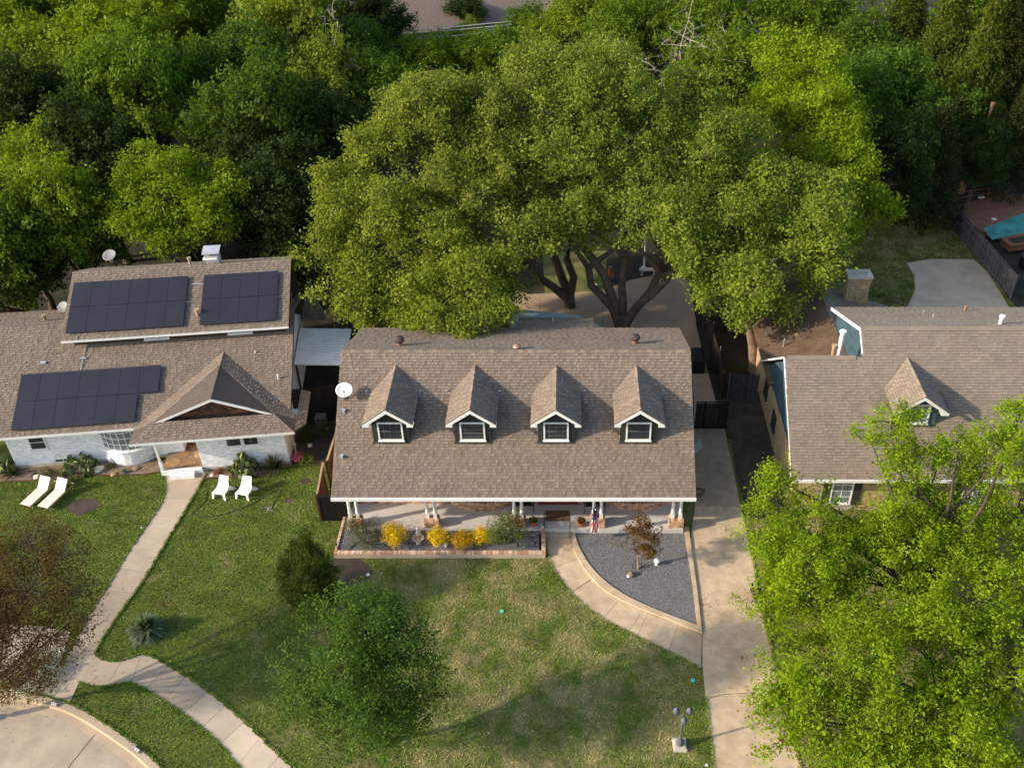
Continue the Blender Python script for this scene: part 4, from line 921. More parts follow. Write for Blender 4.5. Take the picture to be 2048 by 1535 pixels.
# roof fittings
c = MB(); q = on_plane  # chimney cap
pcc = W(10.6, 8.35, 0)
c.box((pcc.x, pcc.y, 7.5), (0.75, 0.6, 0.8), rz=AW); ch = c.build('chimney', M_metal, white)
c = MB(); c.box((pcc.x, pcc.y, 8.12), (0.95, 0.85, 0.04), rz=AW, M=Matrix.Rotation(AW, 3, 'Z') @ Matrix.Rotation(0.12, 3, 'X'))
for a in (-1, 1):
    for b_ in (-1, 1): c.box((pcc.x + a * 0.35, pcc.y + b_ * 0.28, 8.0), (0.03, 0.03, 0.25))
c.build('chimney_cap', M_metal, ch)
c = MB(); c.box((pcc.x - .05, pcc.y - .28, 7.72), (0.8, 0.3, 0.06), rz=AW); c.build('chimney_flashing', M_white, ch)
def pipe(p, h, r, m, name='vent_pipe', parent=None, cap=True):
    b = MB(); b.tube([p - ZV * 0.1, p + ZV * h], r, 10)
    if cap: b.tube([p + ZV * (h + 0.001), p + ZV * (h + 0.1)], r * 1.5, 10)
    return b.build(name, m, parent)
def wl3(px, py, v0, z0, m):
    d = ray(px, py); t = (z0 + m * ((CAM - OW).dot(NW) - v0) - H) / (d.z - m * d.dot(NW)); return CAM + d * t
pipe(wl3(381, 528, vUR, zUR, -0.3), 0.35, 0.08, M_tan, parent=white)
pipe(wl3(396, 630, vU, zU, mW), 0.3, 0.1, M_tan, parent=white)
pipe(wl3(91, 641, vE, zE_, 0.3), 0.3, 0.09, M_tan, parent=white)
pipe(wl3(557, 757, vE, zE_, mW), 0.3, 0.05, M_white, parent=white, cap=False); pipe(wl3(511, 705, vE, zE_, mW), 0.15, 0.03, M_white, parent=white, cap=False)
b = MB(); p = wl3(87, 726, vE, zE_, mW); b.box(p + ZV * .06, (0.3, 0.15, 0.1), rz=.1); b.build('roof_box', M_metal, white)
b = MB(); pts = [wl3(173, 690, vE, zE_, mW) + ZV * .06, wl3(167, 717, vE, zE_, mW) + ZV * .06, wl3(162, 741, vE, zE_, mW) + ZV * .06]; b.tube(pts, 0.018, 6); b.box(pts[1], (0.3, 0.06, 0.06), rz=AW); b.tube([wl3(155, 672, vU, zU, mW) + ZV * .05, wl3(154, 678, vU, zU, mW) + ZV * .05], .015, 5); b.build('conduit', M_metal, white)
b = MB(); b.tube([wl3(383, 570, vU, zU, mW) + ZV * .08, wl3(408, 569, vU, zU, mW) + ZV * .08], 0.02, 6); b.build('conduit', M_metal, white)
dish(wl3(224, 524, vUR, zUR, -0.3) + ZV * 0.05, (-0.15, -0.5, 0.9), 0.42, 'grey satellite dish behind the upper left ridge of the white house', 0.4, mat('dull_grey_dish', (0.2, 0.2, 0.2), .6))
dish(wl3(133, 628, vE, zE_, 0.3), (-0.3, -0.6, 0.7), 0.35, 'small grey satellite dish beside the left gable of the upper roof', 0.5, mat('dull_grey_dish', (0.2, 0.2, 0.2), .6))

# ================================================================== RIGHT HOUSE
XL, XT, XRR = 10.97, 14.98, 34.0; YE2, ZE2 = 35.55, 2.8; m2 = (6.64 - 2.8) / (40.59 - 35.55); vR = Vector((0, 1, m2)).normalized()
Y1, Z1 = 40.59, 6.64; Y2, Z2 = 41.84, 2.8 + m2 * (41.84 - 35.55)
right = empty('buff_brick_house', (18, 40, 0), 'buff brick house with slate blue gables behind the bright green trees', 'house')
L1 = math.hypot(Y1 - YE2, Z1 - ZE2); L2 = math.hypot(Y2 - YE2, Z2 - ZE2)
roof_face('front_roof', right, (XL, YE2, ZE2), (1, 0, 0), vR, [(0, 0), (XT - XL, 0), (XT - XL, L1), (0, L1)], 201, M_shing2, contrast=0.55, wmin=.2, wmax=.36)
roof_face('front_roof', right, (XT + 0.004, YE2, ZE2), (1, 0, 0), vR, [(0, 0), (XRR - XT, 0), (XRR - XT, L2), (0, L2)], 202, M_shing2, contrast=0.55, wmin=.2, wmax=.36)
Yb, Zb = 47.17, 5.44; vb = Vector((0, Y2 - Yb, Z2 - Zb)); Lb = vb.length; vb.normalize()
roof_face('back_roof', right, (XT, Yb, Zb), (1, 0, 0), vb, [(0, 0), (XRR - XT, 0), (XRR - XT, Lb - 0.01), (0, Lb - 0.01)], 203, M_shing2, contrast=0.4)
roof_face('back_roof', right, (XL, 45.6, Z1 - 5.01 * m2), (1, 0, 0), Vector((0, -1, m2)), [(0, 0), (XT - XL, 0), (XT - XL, L1 - 0.01), (0, L1 - 0.01)], 204, M_shing2, contrast=0.5)
rc = MB()
for x0, x1, yy, zz in ((XL + 0.2, XT - 0.35, Y1, Z1), (XT + 0.25, XRR, Y2, Z2)):
    rc.slab([(x0, yy - 0.16, zz - 0.06), (x1, yy - 0.16, zz - 0.06), (x1, yy + 0.02, zz + 0.09), (x0, yy + 0.02, zz + 0.09)], (0, -0.6, 0.8), 0.03)
    rc.slab([(x0, yy + 0.16, zz - 0.03), (x1, yy + 0.16, zz - 0.03), (x1, yy + 0.02, zz + 0.088), (x0, yy + 0.02, zz + 0.088)], (0, 0.6, 0.8), 0.03)
rc.build('ridge_vent', M_shing2, right)
# gable walls
w = MB(); xw = 11.32
w.slab([(xw, 36.3, 0), (xw, 46.8, 0), (xw, 46.8, 2.75), (xw, 36.3, 2.75)], (-1, 0, 0), 0.2)
w.box(((xw + XRR) / 2 + 0.1, 36.4, 1.35), (XRR - xw - 0.2, 0.2, 2.7)); wallr = w.build('wall', M_mort, right)
bk = MB(); bricks(bk, (xw, 46.8, 0.05), (0, -1, 0), (-1, 0, 0), 10.5, 2.7, BUF_T, 221, [(1.9, 2.8, 1.1, 2.2), (4.6, 5.5, 0.9, 2.0)]); bricks(bk, (xw, 36.3, 0.05), (1, 0, 0), (0, -1, 0), 13, 2.6, BUF_T, 222, [(1.3, 3.2, -1, 2.4), (4.8, 6.4, -1, 2.4), (8.0, 9.6, -1, 2.4)])
bk.build('bricks', M_bbrick, wallr, kind='stuff')
window(right, (xw, 44.9, 1.15), (0, -1, 0), (-1, 0, 0), 0.9, 1.05, M_siding, M_glass, 1, 2); window(right, (xw, 42.2, 0.95), (0, -1, 0), (-1, 0, 0), 0.9, 1.05, M_siding, M_glass, 1, 2)
g = MB(); g.slab([(xw - 0.01, 36.2, 2.76), (xw - 0.01, 45.3, 2.76), (xw - 0.01, Y1, Z1 - 0.13)], (-1, 0, 0), 0.2); g.build('gable_wall', M_blue, right)
g = MB(); g.slab([(XT + 0.3, Y1 + .1, Z1 - 0.55), (XT + 0.3, 46.7, 2.9), (XT + 0.3, 46.7, Zb), (XT + 0.3, Y2, Z2 - 0.13)], (-1, 0, 0), 0.15); g.build('gable_wall', M_blue, right)
f = MB()
def rake(mb, X, a, b, d=0.11):
    mb.slab([(X, a[0], a[1]), (X, b[0], b[1]), (X, b[0], b[1] - d), (X, a[0], a[1] - d)], (-1, 0, 0), 0.05)
rake(f, XL - 0.012, (YE2, ZE2), (Y1, Z1 + 0.02)); f.build('bargeboard', M_white, right)
f = MB(); rake(f, XL - 0.012, (Y1 + .001, Z1 + 0.02), (45.6, Z1 - 5.01 * m2 + .02)); f.build('bargeboard', M_white, right)
f = MB(); rake(f, XT - 0.012, (Y1 + 0.15, Z1 + 0.15), (Y2, Z2 + 0.02)); f.build('bargeboard', M_white, right)
f = MB(); rake(f, XT - 0.012, (Y2 + .001, Z2 + 0.02), (Yb, Zb + 0.02), 0.2); f.build('bargeboard', M_white, right)
f = MB(); f.box(((XL + XRR) / 2, YE2 - 0.05, ZE2 - 0.07), (XRR - XL, 0.09, 0.15)); f.build('gutter', M_white, right)
f = MB(); f.box(((XL + XRR) / 2, YE2 + 0.4, ZE2 - 0.16), (XRR - XL, 0.75, 0.03)); f.build('soffit', M_white, right)
# front windows with dark shutters
for x0 in (13.3, 16.7, 20.0):
    window(right, (x0, 36.28, 0.5), (1, 0, 0), (0, -1, 0), 1.1, 1.75, M_white, M_glass2, 2, 4)
    for q in (-0.42, 1.16):
        s_ = MB(); s_.box((x0 + q + 0.18, 36.25, 1.37), (0.36, 0.05, 1.8)); s_.build('shutter', M_siding, right)
# dormer
d0 = on_plane(1813, 714.8, YE2, ZE2, m2)
dormer(right, None, None, d0.x - 0.95, d0.x + 1.05, d0.x - 1.3, d0.x + 1.42, 37.30, 6.61, 5.6, M_blue, M_shing2, 1.2, lambda Y: ZE2 + m2 * (Y - YE2), 230, pane=M_glass2, muntins=(3, 4), frame=M_white)
# low rear wing: hip of two faces running back, and the brick chimney
zr_ = 4.6
r0, r1 = G(1667, 640, zr_), G(1633, 572, zr_); xr_ = (r0.x + r1.x) / 2
wl_ = MB()
roof_face('wing_roof', right, (11.0, 56, 3.0), (0, -1, 0), Vector((xr_ - 11.0, 0, zr_ - 3.0)), [(0, 0), (13, 0), (13, math.hypot(xr_ - 11, zr_ - 3)), (5.2, math.hypot(xr_ - 11, zr_ - 3)), (0, 0.5)], 205, mat('brown_roofing', (0.13, 0.085, 0.055), 0.95, 0.25, 1.2, 0.3, 60, dirt=(0.20, 0.14, 0.08), dscale=0.5), contrast=0.3)
roof_face('wing_roof', right, (20.2, 43, 2.8), (0, 1, 0), Vector((xr_ - 20.2, 0, zr_ - 2.8)), [(0, 0), (8.2, 0), (8.0, math.hypot(xr_ - 20.2, zr_ - 2.8)), (0, math.hypot(xr_ - 20.2, zr_ - 2.8))], 206, M_shing2, contrast=0.5)
w = MB(); w.slab([(11.4, 46.8, 0), (11.4, 55, 0), (11.4, 55, 2.9), (11.4, 46.8, 2.9)], (-1, 0, 0), 0.2); w.slab([(11.6, 55, 0), (15, 55, 0), (15, 55, 4), (11.6, 55, 2.9)], (0, 1, 0), .2); w.build('wall', M_bbrick, right)
# chimney: brick stack
cy0 = 50.3; ctop = PY(1722, 552, cy0).z; cxa, cxb = PY(1697, 552, cy0).x, PY(1746, 552, cy0).x
ch = MB(); ch.box(((cxa + cxb) / 2, cy0 + 0.36, ctop / 2), (cxb - cxa - 0.12, 0.72, ctop - 0.02)); chm = ch.build('chimney', M_mort, right)
bk = MB(); wdc = cxb - cxa - 0.12; bricks(bk, (cxa + 0.06, cy0, 0.6), (1, 0, 0), (0, -1, 0), wdc, ctop - 0.95, BUF_T, 240); bricks(bk, (cxa + 0.06, cy0 + 0.72, 0.6), (0, -1, 0), (-1, 0, 0), 0.72, ctop - 0.95, BUF_T, 241)
bricks(bk, (cxa, cy0 - 0.06, ctop - 0.36), (1, 0, 0), (0, -1, 0), cxb - cxa, 0.22, BUF_T, 242, bh=0.11, bl=0.1); bk.build('bricks', M_bbrick, chm, kind='stuff')
cp = MB(); c0 = ((cxa + cxb) / 2, cy0 + 0.36)
cp.box((c0[0], c0[1] - 0.36, ctop - 0.07), (cxb - cxa + 0.04, 0.22, 0.16)); cp.box((c0[0], c0[1] + 0.36, ctop - 0.07), (cxb - cxa + 0.04, 0.22, 0.16)); cp.box((cxa + 0.1, c0[1], ctop - 0.07), (0.24, 0.49, 0.155)); cp.box((cxb - 0.1, c0[1], ctop - 0.07), (0.24, 0.49, 0.155)); cp.box((c0[0], c0[1], ctop - 0.14), (0.9, 0.5, 0.04), mat=1)
cp.build('chimney_cap', [M_cast, M_black], chm)
rp = lambda a, b: on_plane(a, b, Y2, Z2, (Zb - Z2) / (Yb - Y2))
pipe(rp(2000, 648), 0.45, 0.1, M_white, parent=right); pipe(rp(1930, 621), 0.25, 0.07, M_copper, parent=right); pipe(rp(1866, 634), 0.25, 0.03, M_metal, parent=right, cap=False); pipe(rp(1847, 626), 0.2, 0.03, M_metal, parent=right, cap=False)
pw_ = PY(1686, 664, 41.6); pipe(Vector((pw_.x, 41.6, 4.4)), pw_.z - 4.4, 0.12, M_white, parent=right); pw_ = PY(1669, 692, 41.6); pipe(Vector((pw_.x, 41.6, 4.4)), pw_.z - 4.4, 0.1, M_tan, parent=right)
for a in ((1638, 612), (1567, 690), (1530, 672)):
    p = G(a[0], a[1], 3.6); pipe(p, 0.5, 0.03, M_metal, parent=right, cap=False)

# ================================================================== BETWEEN THE HOUSES
# corrugated metal awning with a dark boarded screen under it
cp = empty('metal_awning', (-14.3, 47, 2.8), 'white corrugated metal awning over the dark gap between the houses', 'awning')
a0, a1, a2, a3 = [G(*p, 2.8) for p in ((600, 656), (703, 657), (690, 728), (588, 727))]
b = MB(); n_ = 17
for i in range(n_):
    t0, t1 = i / n_, (i + 1) / n_
    for s0, s1, h0, h1 in ((0, .35, 0, 0), (.35, .5, 0, .045), (.5, .8, .045, .045), (.8, 1, .045, 0)):
        q0, q1 = t0 + (t1 - t0) * s0, t0 + (t1 - t0) * s1
        b.add([a3.lerp(a0, q0) + ZV * h0, a2.lerp(a1, q0) + ZV * h0, a2.lerp(a1, q1) + ZV * h1, a3.lerp(a0, q1) + ZV * h1], [(0, 1, 2, 3)])
b.build('corrugated_sheet', mat('white_coated_sheet', (0.85, 0.83, 0.80), 0.6, 0.06, 2, dirt=(0.55, 0.54, 0.52), dscale=1.2, damt=.4), cp)
b = MB(); b.slab([p - ZV * 0.03 for p in (a0, a1, a2, a3)], (0, 0, 1), 0.05); b.build('frame', M_white, cp)
for p in (a2, a3, a0, a1):
    b = MB(); b.box((p.x + (0.1 if p in (a3, a0) else -0.1), p.y, 1.35), (0.1, 0.1, 2.7)); b.build('post', M_dwood, cp)
def board_fence(name, p, q, h, m, label, bw=0.14, seed=1, rails=True, posts=2.4, side=1, cap=None, cat='fence', tones=None, railm=None, group=None, z0=0.0, steps=None):
    p, q = Vector((*p[:2], z0)), Vector((*q[:2], z0)); d = q - p; L = d.length; d.normalize(); nn = Vector((-d.y, d.x, 0)) * side; rzz = math.atan2(d.y, d.x)
    root = empty(name, p, label, cat, group); rng = random.Random(seed); n = int(L / bw); ms = {}
    for i in range(n):
        k_ = rng.randint(0, 4)
        if k_ not in ms:
            b = MB(); t = (tones or [(1, 1, 1), (0.8, 0.8, 0.8), (1.15, 1.12, 1.1), (0.9, 0.85, 0.8), (1.05, 1, 0.95)])[k_]; hh = h + rng.uniform(-.01, .02)
            b.box((0, 0, hh / 2), (bw - 0.012, 0.02, hh), rz=rzz, col=t); ms[k_] = b.mesh('board', m)
        c = p + d * (i + 0.5) * bw + nn * rng.uniform(-.004, .004); o = bpy.data.objects.new('board', ms[k_]); COL.objects.link(o); o.parent = root; o.location = c - p
    if rails:
        for zz in (0.3, h * 0.55, h - 0.25):
            r = MB(); c = p + d * L / 2 + nn * 0.045 + ZV * zz; r.box(c, (L, 0.05, 0.07), rz=rzz); r.build('rail', railm or m, root)
    k_ = max(1, round(L / posts))
    for i in range(k_ + 1):
        r = MB(); c = p + d * L * i / k_ + nn * 0.075; r.box((c.x, c.y, z0 + (h + 0.05) / 2), (0.08, 0.08, h + 0.05), rz=rzz); r.build('post', railm or m, root)
    if cap:
        r = MB(); c = p + d * L / 2 + ZV * (h + 0.04); r.box(c, (L, 0.10, 0.035), rz=rzz); r.build('cap_rail', cap, root)
    return root
board_fence('board_screen', G(590, 848, 0), G(690, 838, 0), 2.5, M_black, 'tall near-black board screen below the metal awning', seed=3, posts=3, rails=False, cat='screen')
b = MB(); c = G(649, 838, 0); b.box(c + ZV * 0.35 - Vector((0, .6, 0)), (0.55, 0.5, 0.7)); b.box(c + ZV * 0.72 - Vector((0, .6, 0)), (0.6, 0.55, 0.05)); b.build('storage_box', M_gwood, label='grey storage box standing in front of the dark board screen', cat='box')
b = MB(); b.slab([(-16.6, 50.2, 2.6), (-15.0, 50.2, 2.6), (-15.9, 51.5, 4.8)], (0, -1, 0.2), 0.05); b.build('grey_shade_panel', M_gwood, label='pale grey triangular panel behind the metal awning', cat='panel')
# cedar fence and dark gate at the left of the middle house
fA, fB, fC, fD = Vector((-12.62, 35.55, 0)), Vector((-12.80, 37.9, 0)), Vector((-12.6, 38.0, 0)), Vector((-12.55, 43.2, 0))
board_fence('cedar_fence', fA, fB, 1.8, M_wood, 'red brown cedar fence, front length beside the dark gate', seed=4, side=1, cap=M_lwood)
board_fence('cedar_fence', fC, fD, 1.85, M_wood, 'red brown cedar fence, rear length along the left side of the middle house', seed=5, side=1, cap=M_lwood)
def iron_gate(p, q, h, label, name='metal_gate', bars=14, solid=True, cat='gate', double=None):
    p, q = Vector((*p[:2], 0)), Vector((*q[:2], 0)); d = q - p; L = d.length; d.normalize(); rzz = math.atan2(d.y, d.x); nn = Vector((d.y, -d.x, 0))
    root = empty(name, p, label, cat)
    f = MB(); 
    for zz in (0.08, h - 0.15, h): f.box(p + d * L / 2 + ZV * zz, (L, 0.05, 0.05), rz=rzz)
    for t in ((0.02, 0.98) if not double else (0.02, double - 0.01, double + 0.01, 0.98)): f.box(p + d * L * t + ZV * h / 2, (0.06, 0.06, h + 0.04), rz=rzz)
    f.build('gate_frame', M_black, root)
    me = MB(); me.tube([(0, 0, 0.08), (0, 0, h)], 0.012, 5); ms = me.mesh('bar', M_black)
    for i in range(1, bars):
        o = bpy.data.objects.new('bar', ms); COL.objects.link(o); o.parent = root; o.location = d * L * i / bars + nn * 0.03
    if solid:
        b = MB(); k_ = int(L / 0.12)
        for i in range(k_): b.box(p + d * (i + .5) * L / k_ + ZV * (h / 2 - 0.05), (L / k_ - 0.01, 0.02, h - 0.25), rz=rzz)
        b.build('backing_boards', M_dwood, root, kind='stuff')
    dec = MB()
    for i in range(int(L / 0.11)):
        c = p + d * (0.08 + i * 0.11) + ZV * (h - 0.07) + nn * 0.02; dec.tube([c + d * 0.035 * math.cos(t) + ZV * 0.035 * math.sin(t) for t in [k2 * 1.05 for k2 in range(7)]], 0.007, 4)
    dec.build('scroll_rings', M_gwood, root, kind='stuff')
    return root
iron_gate((-12.62, 35.5), (-11.25, 35.5), 1.75, 'narrow near-black metal gate joined to the cedar fence left of the porch')
iron_gate(G(1388, 857), G(1452, 857), 1.95, 'wide black metal drive gate with boards behind it right of the middle house', bars=22, double=0.28)
board_fence('wooden_gate', G(1455, 797), G(1512, 797), 1.75, M_gwood, 'old weathered wooden gate against the wall of the right house', seed=8, cat='gate', posts=1.7, tones=[(.45, .45, .45), (.35, .35, .34), (.55, .54, .52), (.4, .38, .36), (.5, .5, .5)])
board_fence('side_fence', Vector((9.15, 45.7, 0)), Vector((8.75, 55.0, 0)), 1.7, M_dwood, 'dark stained side fence between the middle and right houses', seed=9, side=1)
for i, a in enumerate(((1412, 652), (1423, 692), (1436, 742))):
    p = G(*a); b = MB(); b.tube([p, p + ZV * 1.9], 0.03, 8); b.build('fence_pole', M_gwood, label='slim grey metal pole by the dark side fence, ' + ['farthest of three', 'middle one of three', 'nearest of three'][i], cat='pole', group='poles along the side fence')
# covered grill, bins
b = MB(); prof = [(1.0, 0.0), (1.02, 0.5), (0.98, 0.9), (0.7, 1.1), (0.55, 1.15)]; c = G(1402, 752)
vs = []; 
for s_, z_ in prof:
    for x_, y_ in ((-.36, -.75), (.36, -.75), (.4, 0), (.36, .75), (-.36, .75), (-.4, 0)): vs.append((c.x - .15 + x_ * s_ * random.Random(int(z_ * 9 + x_ * 7)).uniform(.93, 1.05), c.y + 1.0 + y_ * s_, z_))
b.add(vs, [(i * 6 + k_, i * 6 + (k_ + 1) % 6, (i + 1) * 6 + (k_ + 1) % 6, (i + 1) * 6 + k_) for i in range(4) for k_ in range(6)] + [tuple(range(24, 30))])
b.build('covered_grill', M_rubber, label='grill under a black cover beside the drive behind the middle house', cat='grill')
root = empty('wheeled_bin', G(1398, 921), 'dark grey wheeled bin with open lid at the right wall of the middle house', 'bin'); c = Vector((6.45, 39.9, 0))
b = MB(); b.add([(c.x + x_ * s_, c.y + y_ * s_, z_) for z_, s_ in ((0.05, .78), (1.0, 1)) for x_, y_ in ((-.3, -.35), (.3, -.35), (.3, .35), (-.3, .35))], [(0, 1, 5, 4), (1, 2, 6, 5), (2, 3, 7, 6), (3, 0, 4, 7), (0, 3, 2, 1)], col=(.12, .14, .15)); b.build('bin_body', M_paint, root)
b = MB(); b.slab([(c.x + .31, c.y - .36, 1.02), (c.x + .31, c.y + .36, 1.02), (c.x + .62, c.y + .5, 1.35), (c.x + .62, c.y - .2, 1.35)], (-1, 0, 1), 0.03, col=(.55, .58, .6)); b.build('lid', M_paint, root)
for s_ in (-1, 1):
    b = MB(); b.tube([(c.x + .28, c.y + s_ * .3, .1), (c.x + .28, c.y + s_ * .36, .1)], .1, 12); b.build('wheel', M_rubber, root)
b = MB(); b.tube([G(1396, 985, 0) + ZV * .02 + Vector((.25 * math.cos(t) * (1 + t * .02), .25 * math.sin(t), t * .01)) for t in [k_ * .4 for k_ in range(50)]], 0.018, 5); b.build('coiled_hose', M_hose, label='coiled green hose at the right end of the porch', cat='hose')
# sunroom with pale green frames behind the middle house
sr = empty('sunroom', (-1, 49, 0), 'pale green framed glass sunroom behind the middle house', 'sunroom')
sp = [G(*p, 2.9) for p in ((1021, 622), (1052, 620), (1158, 631), (1204, 655))]
b = MB(); 
for i in range(3):
    p, q = sp[i], sp[i + 1]; k_ = [1, 3, 2][i]
    for j in range(k_ + 1):
        c = p.lerp(q, j / k_); b.box((c.x, c.y, 1.45), (0.07, 0.07, 2.9)); 
    for zz in (2.87, 1.0, 0.05): b.tube([Vector((p.x, p.y, zz)), Vector((q.x, q.y, zz))], 0.04, 4)
b.build('frame', M_white, sr)
b = MB(); rt = [Vector((-3.4, 47.2, 3.5)), Vector((1.9, 47.2, 3.5))]
cs = [Vector((p.x, p.y, 2.95)) for p in sp]; b.slab([rt[0], cs[0], cs[1], cs[2], cs[3], rt[1]][::1], (0, .1, 1), 0.03, col=(.36, .43, .41)); b.build('glass_roof', M_paint, sr)
for i in range(3):
    p, q = sp[i], sp[i + 1]; b = MB(); n0 = (q - p).cross(ZV); b.slab([Vector((p.x, p.y, .1)), Vector((q.x, q.y, .1)), Vector((q.x, q.y, 2.8)), Vector((p.x, p.y, 2.8))], n0, 0.02, col=(1.1, 1.4, 1.4)); b.build('pane', M_glass2, sr)
# back garden things glimpsed under the oaks
bs = empty('stone_bench', G(1296, 545), 'pale stone bench at the edge of the patio under the oaks', 'bench'); p = G(1296, 549)
b = MB(); b.box(p + ZV * .45, (1.25, .38, .08)); b.build('seat', M_cast, bs)
for s_ in (-1, 1): b = MB(); b.lathe([(.12, 0), (.08, .08), (.09, .25), (.12, .41)], p + Vector((s_ * .42, 0, 0)), 10); b.build('leg', M_cast, bs)
b = MB(); b.lathe([(.2, 0), (.08, .08), (.06, 1.2), (.05, 2.2), (.12, 2.25), (.14, 2.5), (.02, 2.6)], G(1288, 534), 12); b.build('garden_lamp', M_white, label='white garden lamp post behind the stone bench', cat='lamp')
b = MB(); b.lathe([(.12, 0), (.28, .25), (.3, .45), (.18, .7), (.1, 1.0), (.13, 1.1)], G(1220, 560), 16); b.build('chiminea', M_terra, label='terracotta chiminea between the oak trunks', cat='chiminea')
b = MB(); b.lathe([(.12, 0), (.2, .25), (.22, .27), (.2, .25), (.02, .2)], G(1187, 575), 14); b.build('planter_bowl', M_white, label='small white planter bowl at the foot of the oaks', cat='planter')

# pool corner on the right: deck, rail, water, slatted fence
board_fence('pool_fence', G(1884, 433), G(2022, 598), 1.85, M_gwood, 'long weathered grey slatted fence running down beside the pool deck', bw=0.15, seed=12, side=-1, posts=2.3, railm=M_gwood, tones=[(.8, .8, .82), (.55, .55, .57), (.95, .95, .97), (.65, .65, .68), (.75, .75, .75)])
dk = [G(*p, 0.35) for p in ((1905, 412), (1975, 395), (2120, 375), (2160, 470), (1990, 470), (1960, 460))]
b = MB(); b.prism([(p.x, p.y) for p in dk], 0, 0.35); b.build('pool_deck', M_deckw, label='red brown pool deck at the right edge', cat='deck')
pw = [G(*p, 0.37) for p in ((1967, 456), (2120, 398), (2140, 445), (1984, 478))]
b = MB(); b.prism([(p.x, p.y) for p in pw], 0.30, 0.37); b.build('pool_water', M_pool, kind='structure')
rl = empty('deck_railing', G(1900, 405, .35), 'rust red railing along the far side of the pool deck', 'railing'); pa, pb_ = G(1903, 410, .35), G(2110, 380, .35)
for zz in (1.05, 0.6): b = MB(); b.tube([pa + ZV * zz, pb_ + ZV * zz], 0.04, 6); b.build('rail', M_rail, rl)
for i in range(7): c = pa.lerp(pb_, i / 6); b = MB(); b.box(c + ZV * .52, (.08, .08, 1.05)); b.build('post', M_rail, rl)
sb = empty('wooden_spa_surround', G(2030, 488, .35), 'red brown wooden spa surround at the pool edge', 'spa'); c = G(2035, 492, .35)
b = MB(); b.box(c + ZV * .25, (2.2, 1.1, .5), rz=.25); b.build('side_panel', M_rail, sb); b = MB(); b.box(c + ZV * .53, (2.4, 1.3, .05), rz=.25); b.build('rim', M_rail, sb); b = MB(); b.box(c + ZV * .56, (1.5, .7, .03), rz=.25); b.build('cover', M_dwood, sb)
gb = empty('gas_grill', G(2046, 545), 'black gas grill with a grey lid inside the pool fence', 'grill'); c = G(2050, 535)
b = MB(); b.box(c + ZV * .5, (.9, .5, .8)); b.build('cabinet', M_black, gb); b = MB(); b.tube([c + ZV * .95 + Vector((-.42, 0, 0)), c + ZV * .95 + Vector((.42, 0, 0))], .24, 12); b.build('lid', M_grey, gb)
b = MB(); b.box(G(1963, 395, .37) + ZV * .04, (.55, .25, .07), rz=.3); b.build('deck_towel', M_white, label='small white towel lying on the pool deck near the rail', cat='towel')
b = MB(); b.lathe([(.2, 0), (.2, .03), (.02, .04)], G(1988, 438, .36), 14); b.build('skimmer_lid', M_white, label='round white skimmer lid on the deck beside the pool', cat='lid')
ys = GL([(1813, 526), (1860, 518), (1948, 519), (1975, 545), (2010, 600), (2030, 640), (1800, 640), (1815, 612), (1830, 580), (1828, 550)])
b = MB(); b.prism(ys, -0.02, 0.03); b.build('rear_slab', mat('rear_slab_concrete', (0.62, 0.48, 0.31), 0.9, 0.12, 1, 0.2, 60, dirt=(0.38, 0.29, 0.19), dscale=.4), kind='structure')
# far house at the top edge with its wires
fh = empty('far_house', (-13, 110, 0), 'far house with a wide brown shingled roof at the top edge', 'house')
fe = [G(780, 62, 3.0), G(1010, 30, 3.0)]; ue = (fe[1] - fe[0]).normalized(); ne = Vector((-ue.y, ue.x, 0)); Lx = (fe[1] - fe[0]).length + 10
o = fe[0] - ue * 4 - ne * 2
P3 = [o, o + ue * Lx, o + ue * Lx + ne * 9 + ZV * 3.4, o + ne * 9 + ZV * 3.4]
b = MB(); b.slab(P3, ne.cross(ue) * -1 + ZV * 3, 0.15, col=(1, 1, 1)); b.build('front_roof', mat('far_roof', (0.19, 0.14, 0.11), .95, .18, 8, 0.4, 20, dirt=(.13, .10, .08), dscale=3), fh)
b = MB(); b.slab([o + ne * 9.01 + ZV * 3.4, o + ue * Lx + ne * 9.01 + ZV * 3.4, o + ue * Lx + ne * 17 + ZV * .5, o + ne * 17 + ZV * .5], (0, .3, 1), .15); b.build('back_roof', M_shing, fh)
b = MB(); q = o + ne * .7 + ue * .7; b.slab([q, q + ue * (Lx - 1.4), q + ue * (Lx - 1.4) + ZV * -3, q + ZV * -3], -ne, .2); b.slab([q, q + ne * 15, q + ne * 15 - ZV * 3, q - ZV * 3], -ue, .2); b.build('wall', M_white, fh)
wn = MB()
WIRES = [((0, 96, 84, 11.0), (1, 5, 105, 11.0))]
for i, (pa_, pb2) in enumerate((((400, 92), (1420, 2)), ((400, 99), (1420, 8)), ((400, 112), (1420, 18)), ((600, 140), (1500, 40)), ((600, 147), (1500, 46)))):
    A_, B_ = PY(*pa_, 96), PY(*pb2, 100); root = None
    b = MB(); b.tube([A_.lerp(B_, t) + ZV * (-1.2 * 4 * t * (1 - t)) + ZV * 0.9 for t in [k_ / 12 for k_ in range(13)]], 0.04, 4)
    b.build('power_line', M_metal, label=['topmost power line crossing in front of the far roof', 'second power line from the top, close under the topmost', 'third power line from the top, before the far roof', 'fourth power line from the top, among the treetops', 'lowest of the five power lines, among the treetops'][i], cat='power line', group='power lines before the far house')

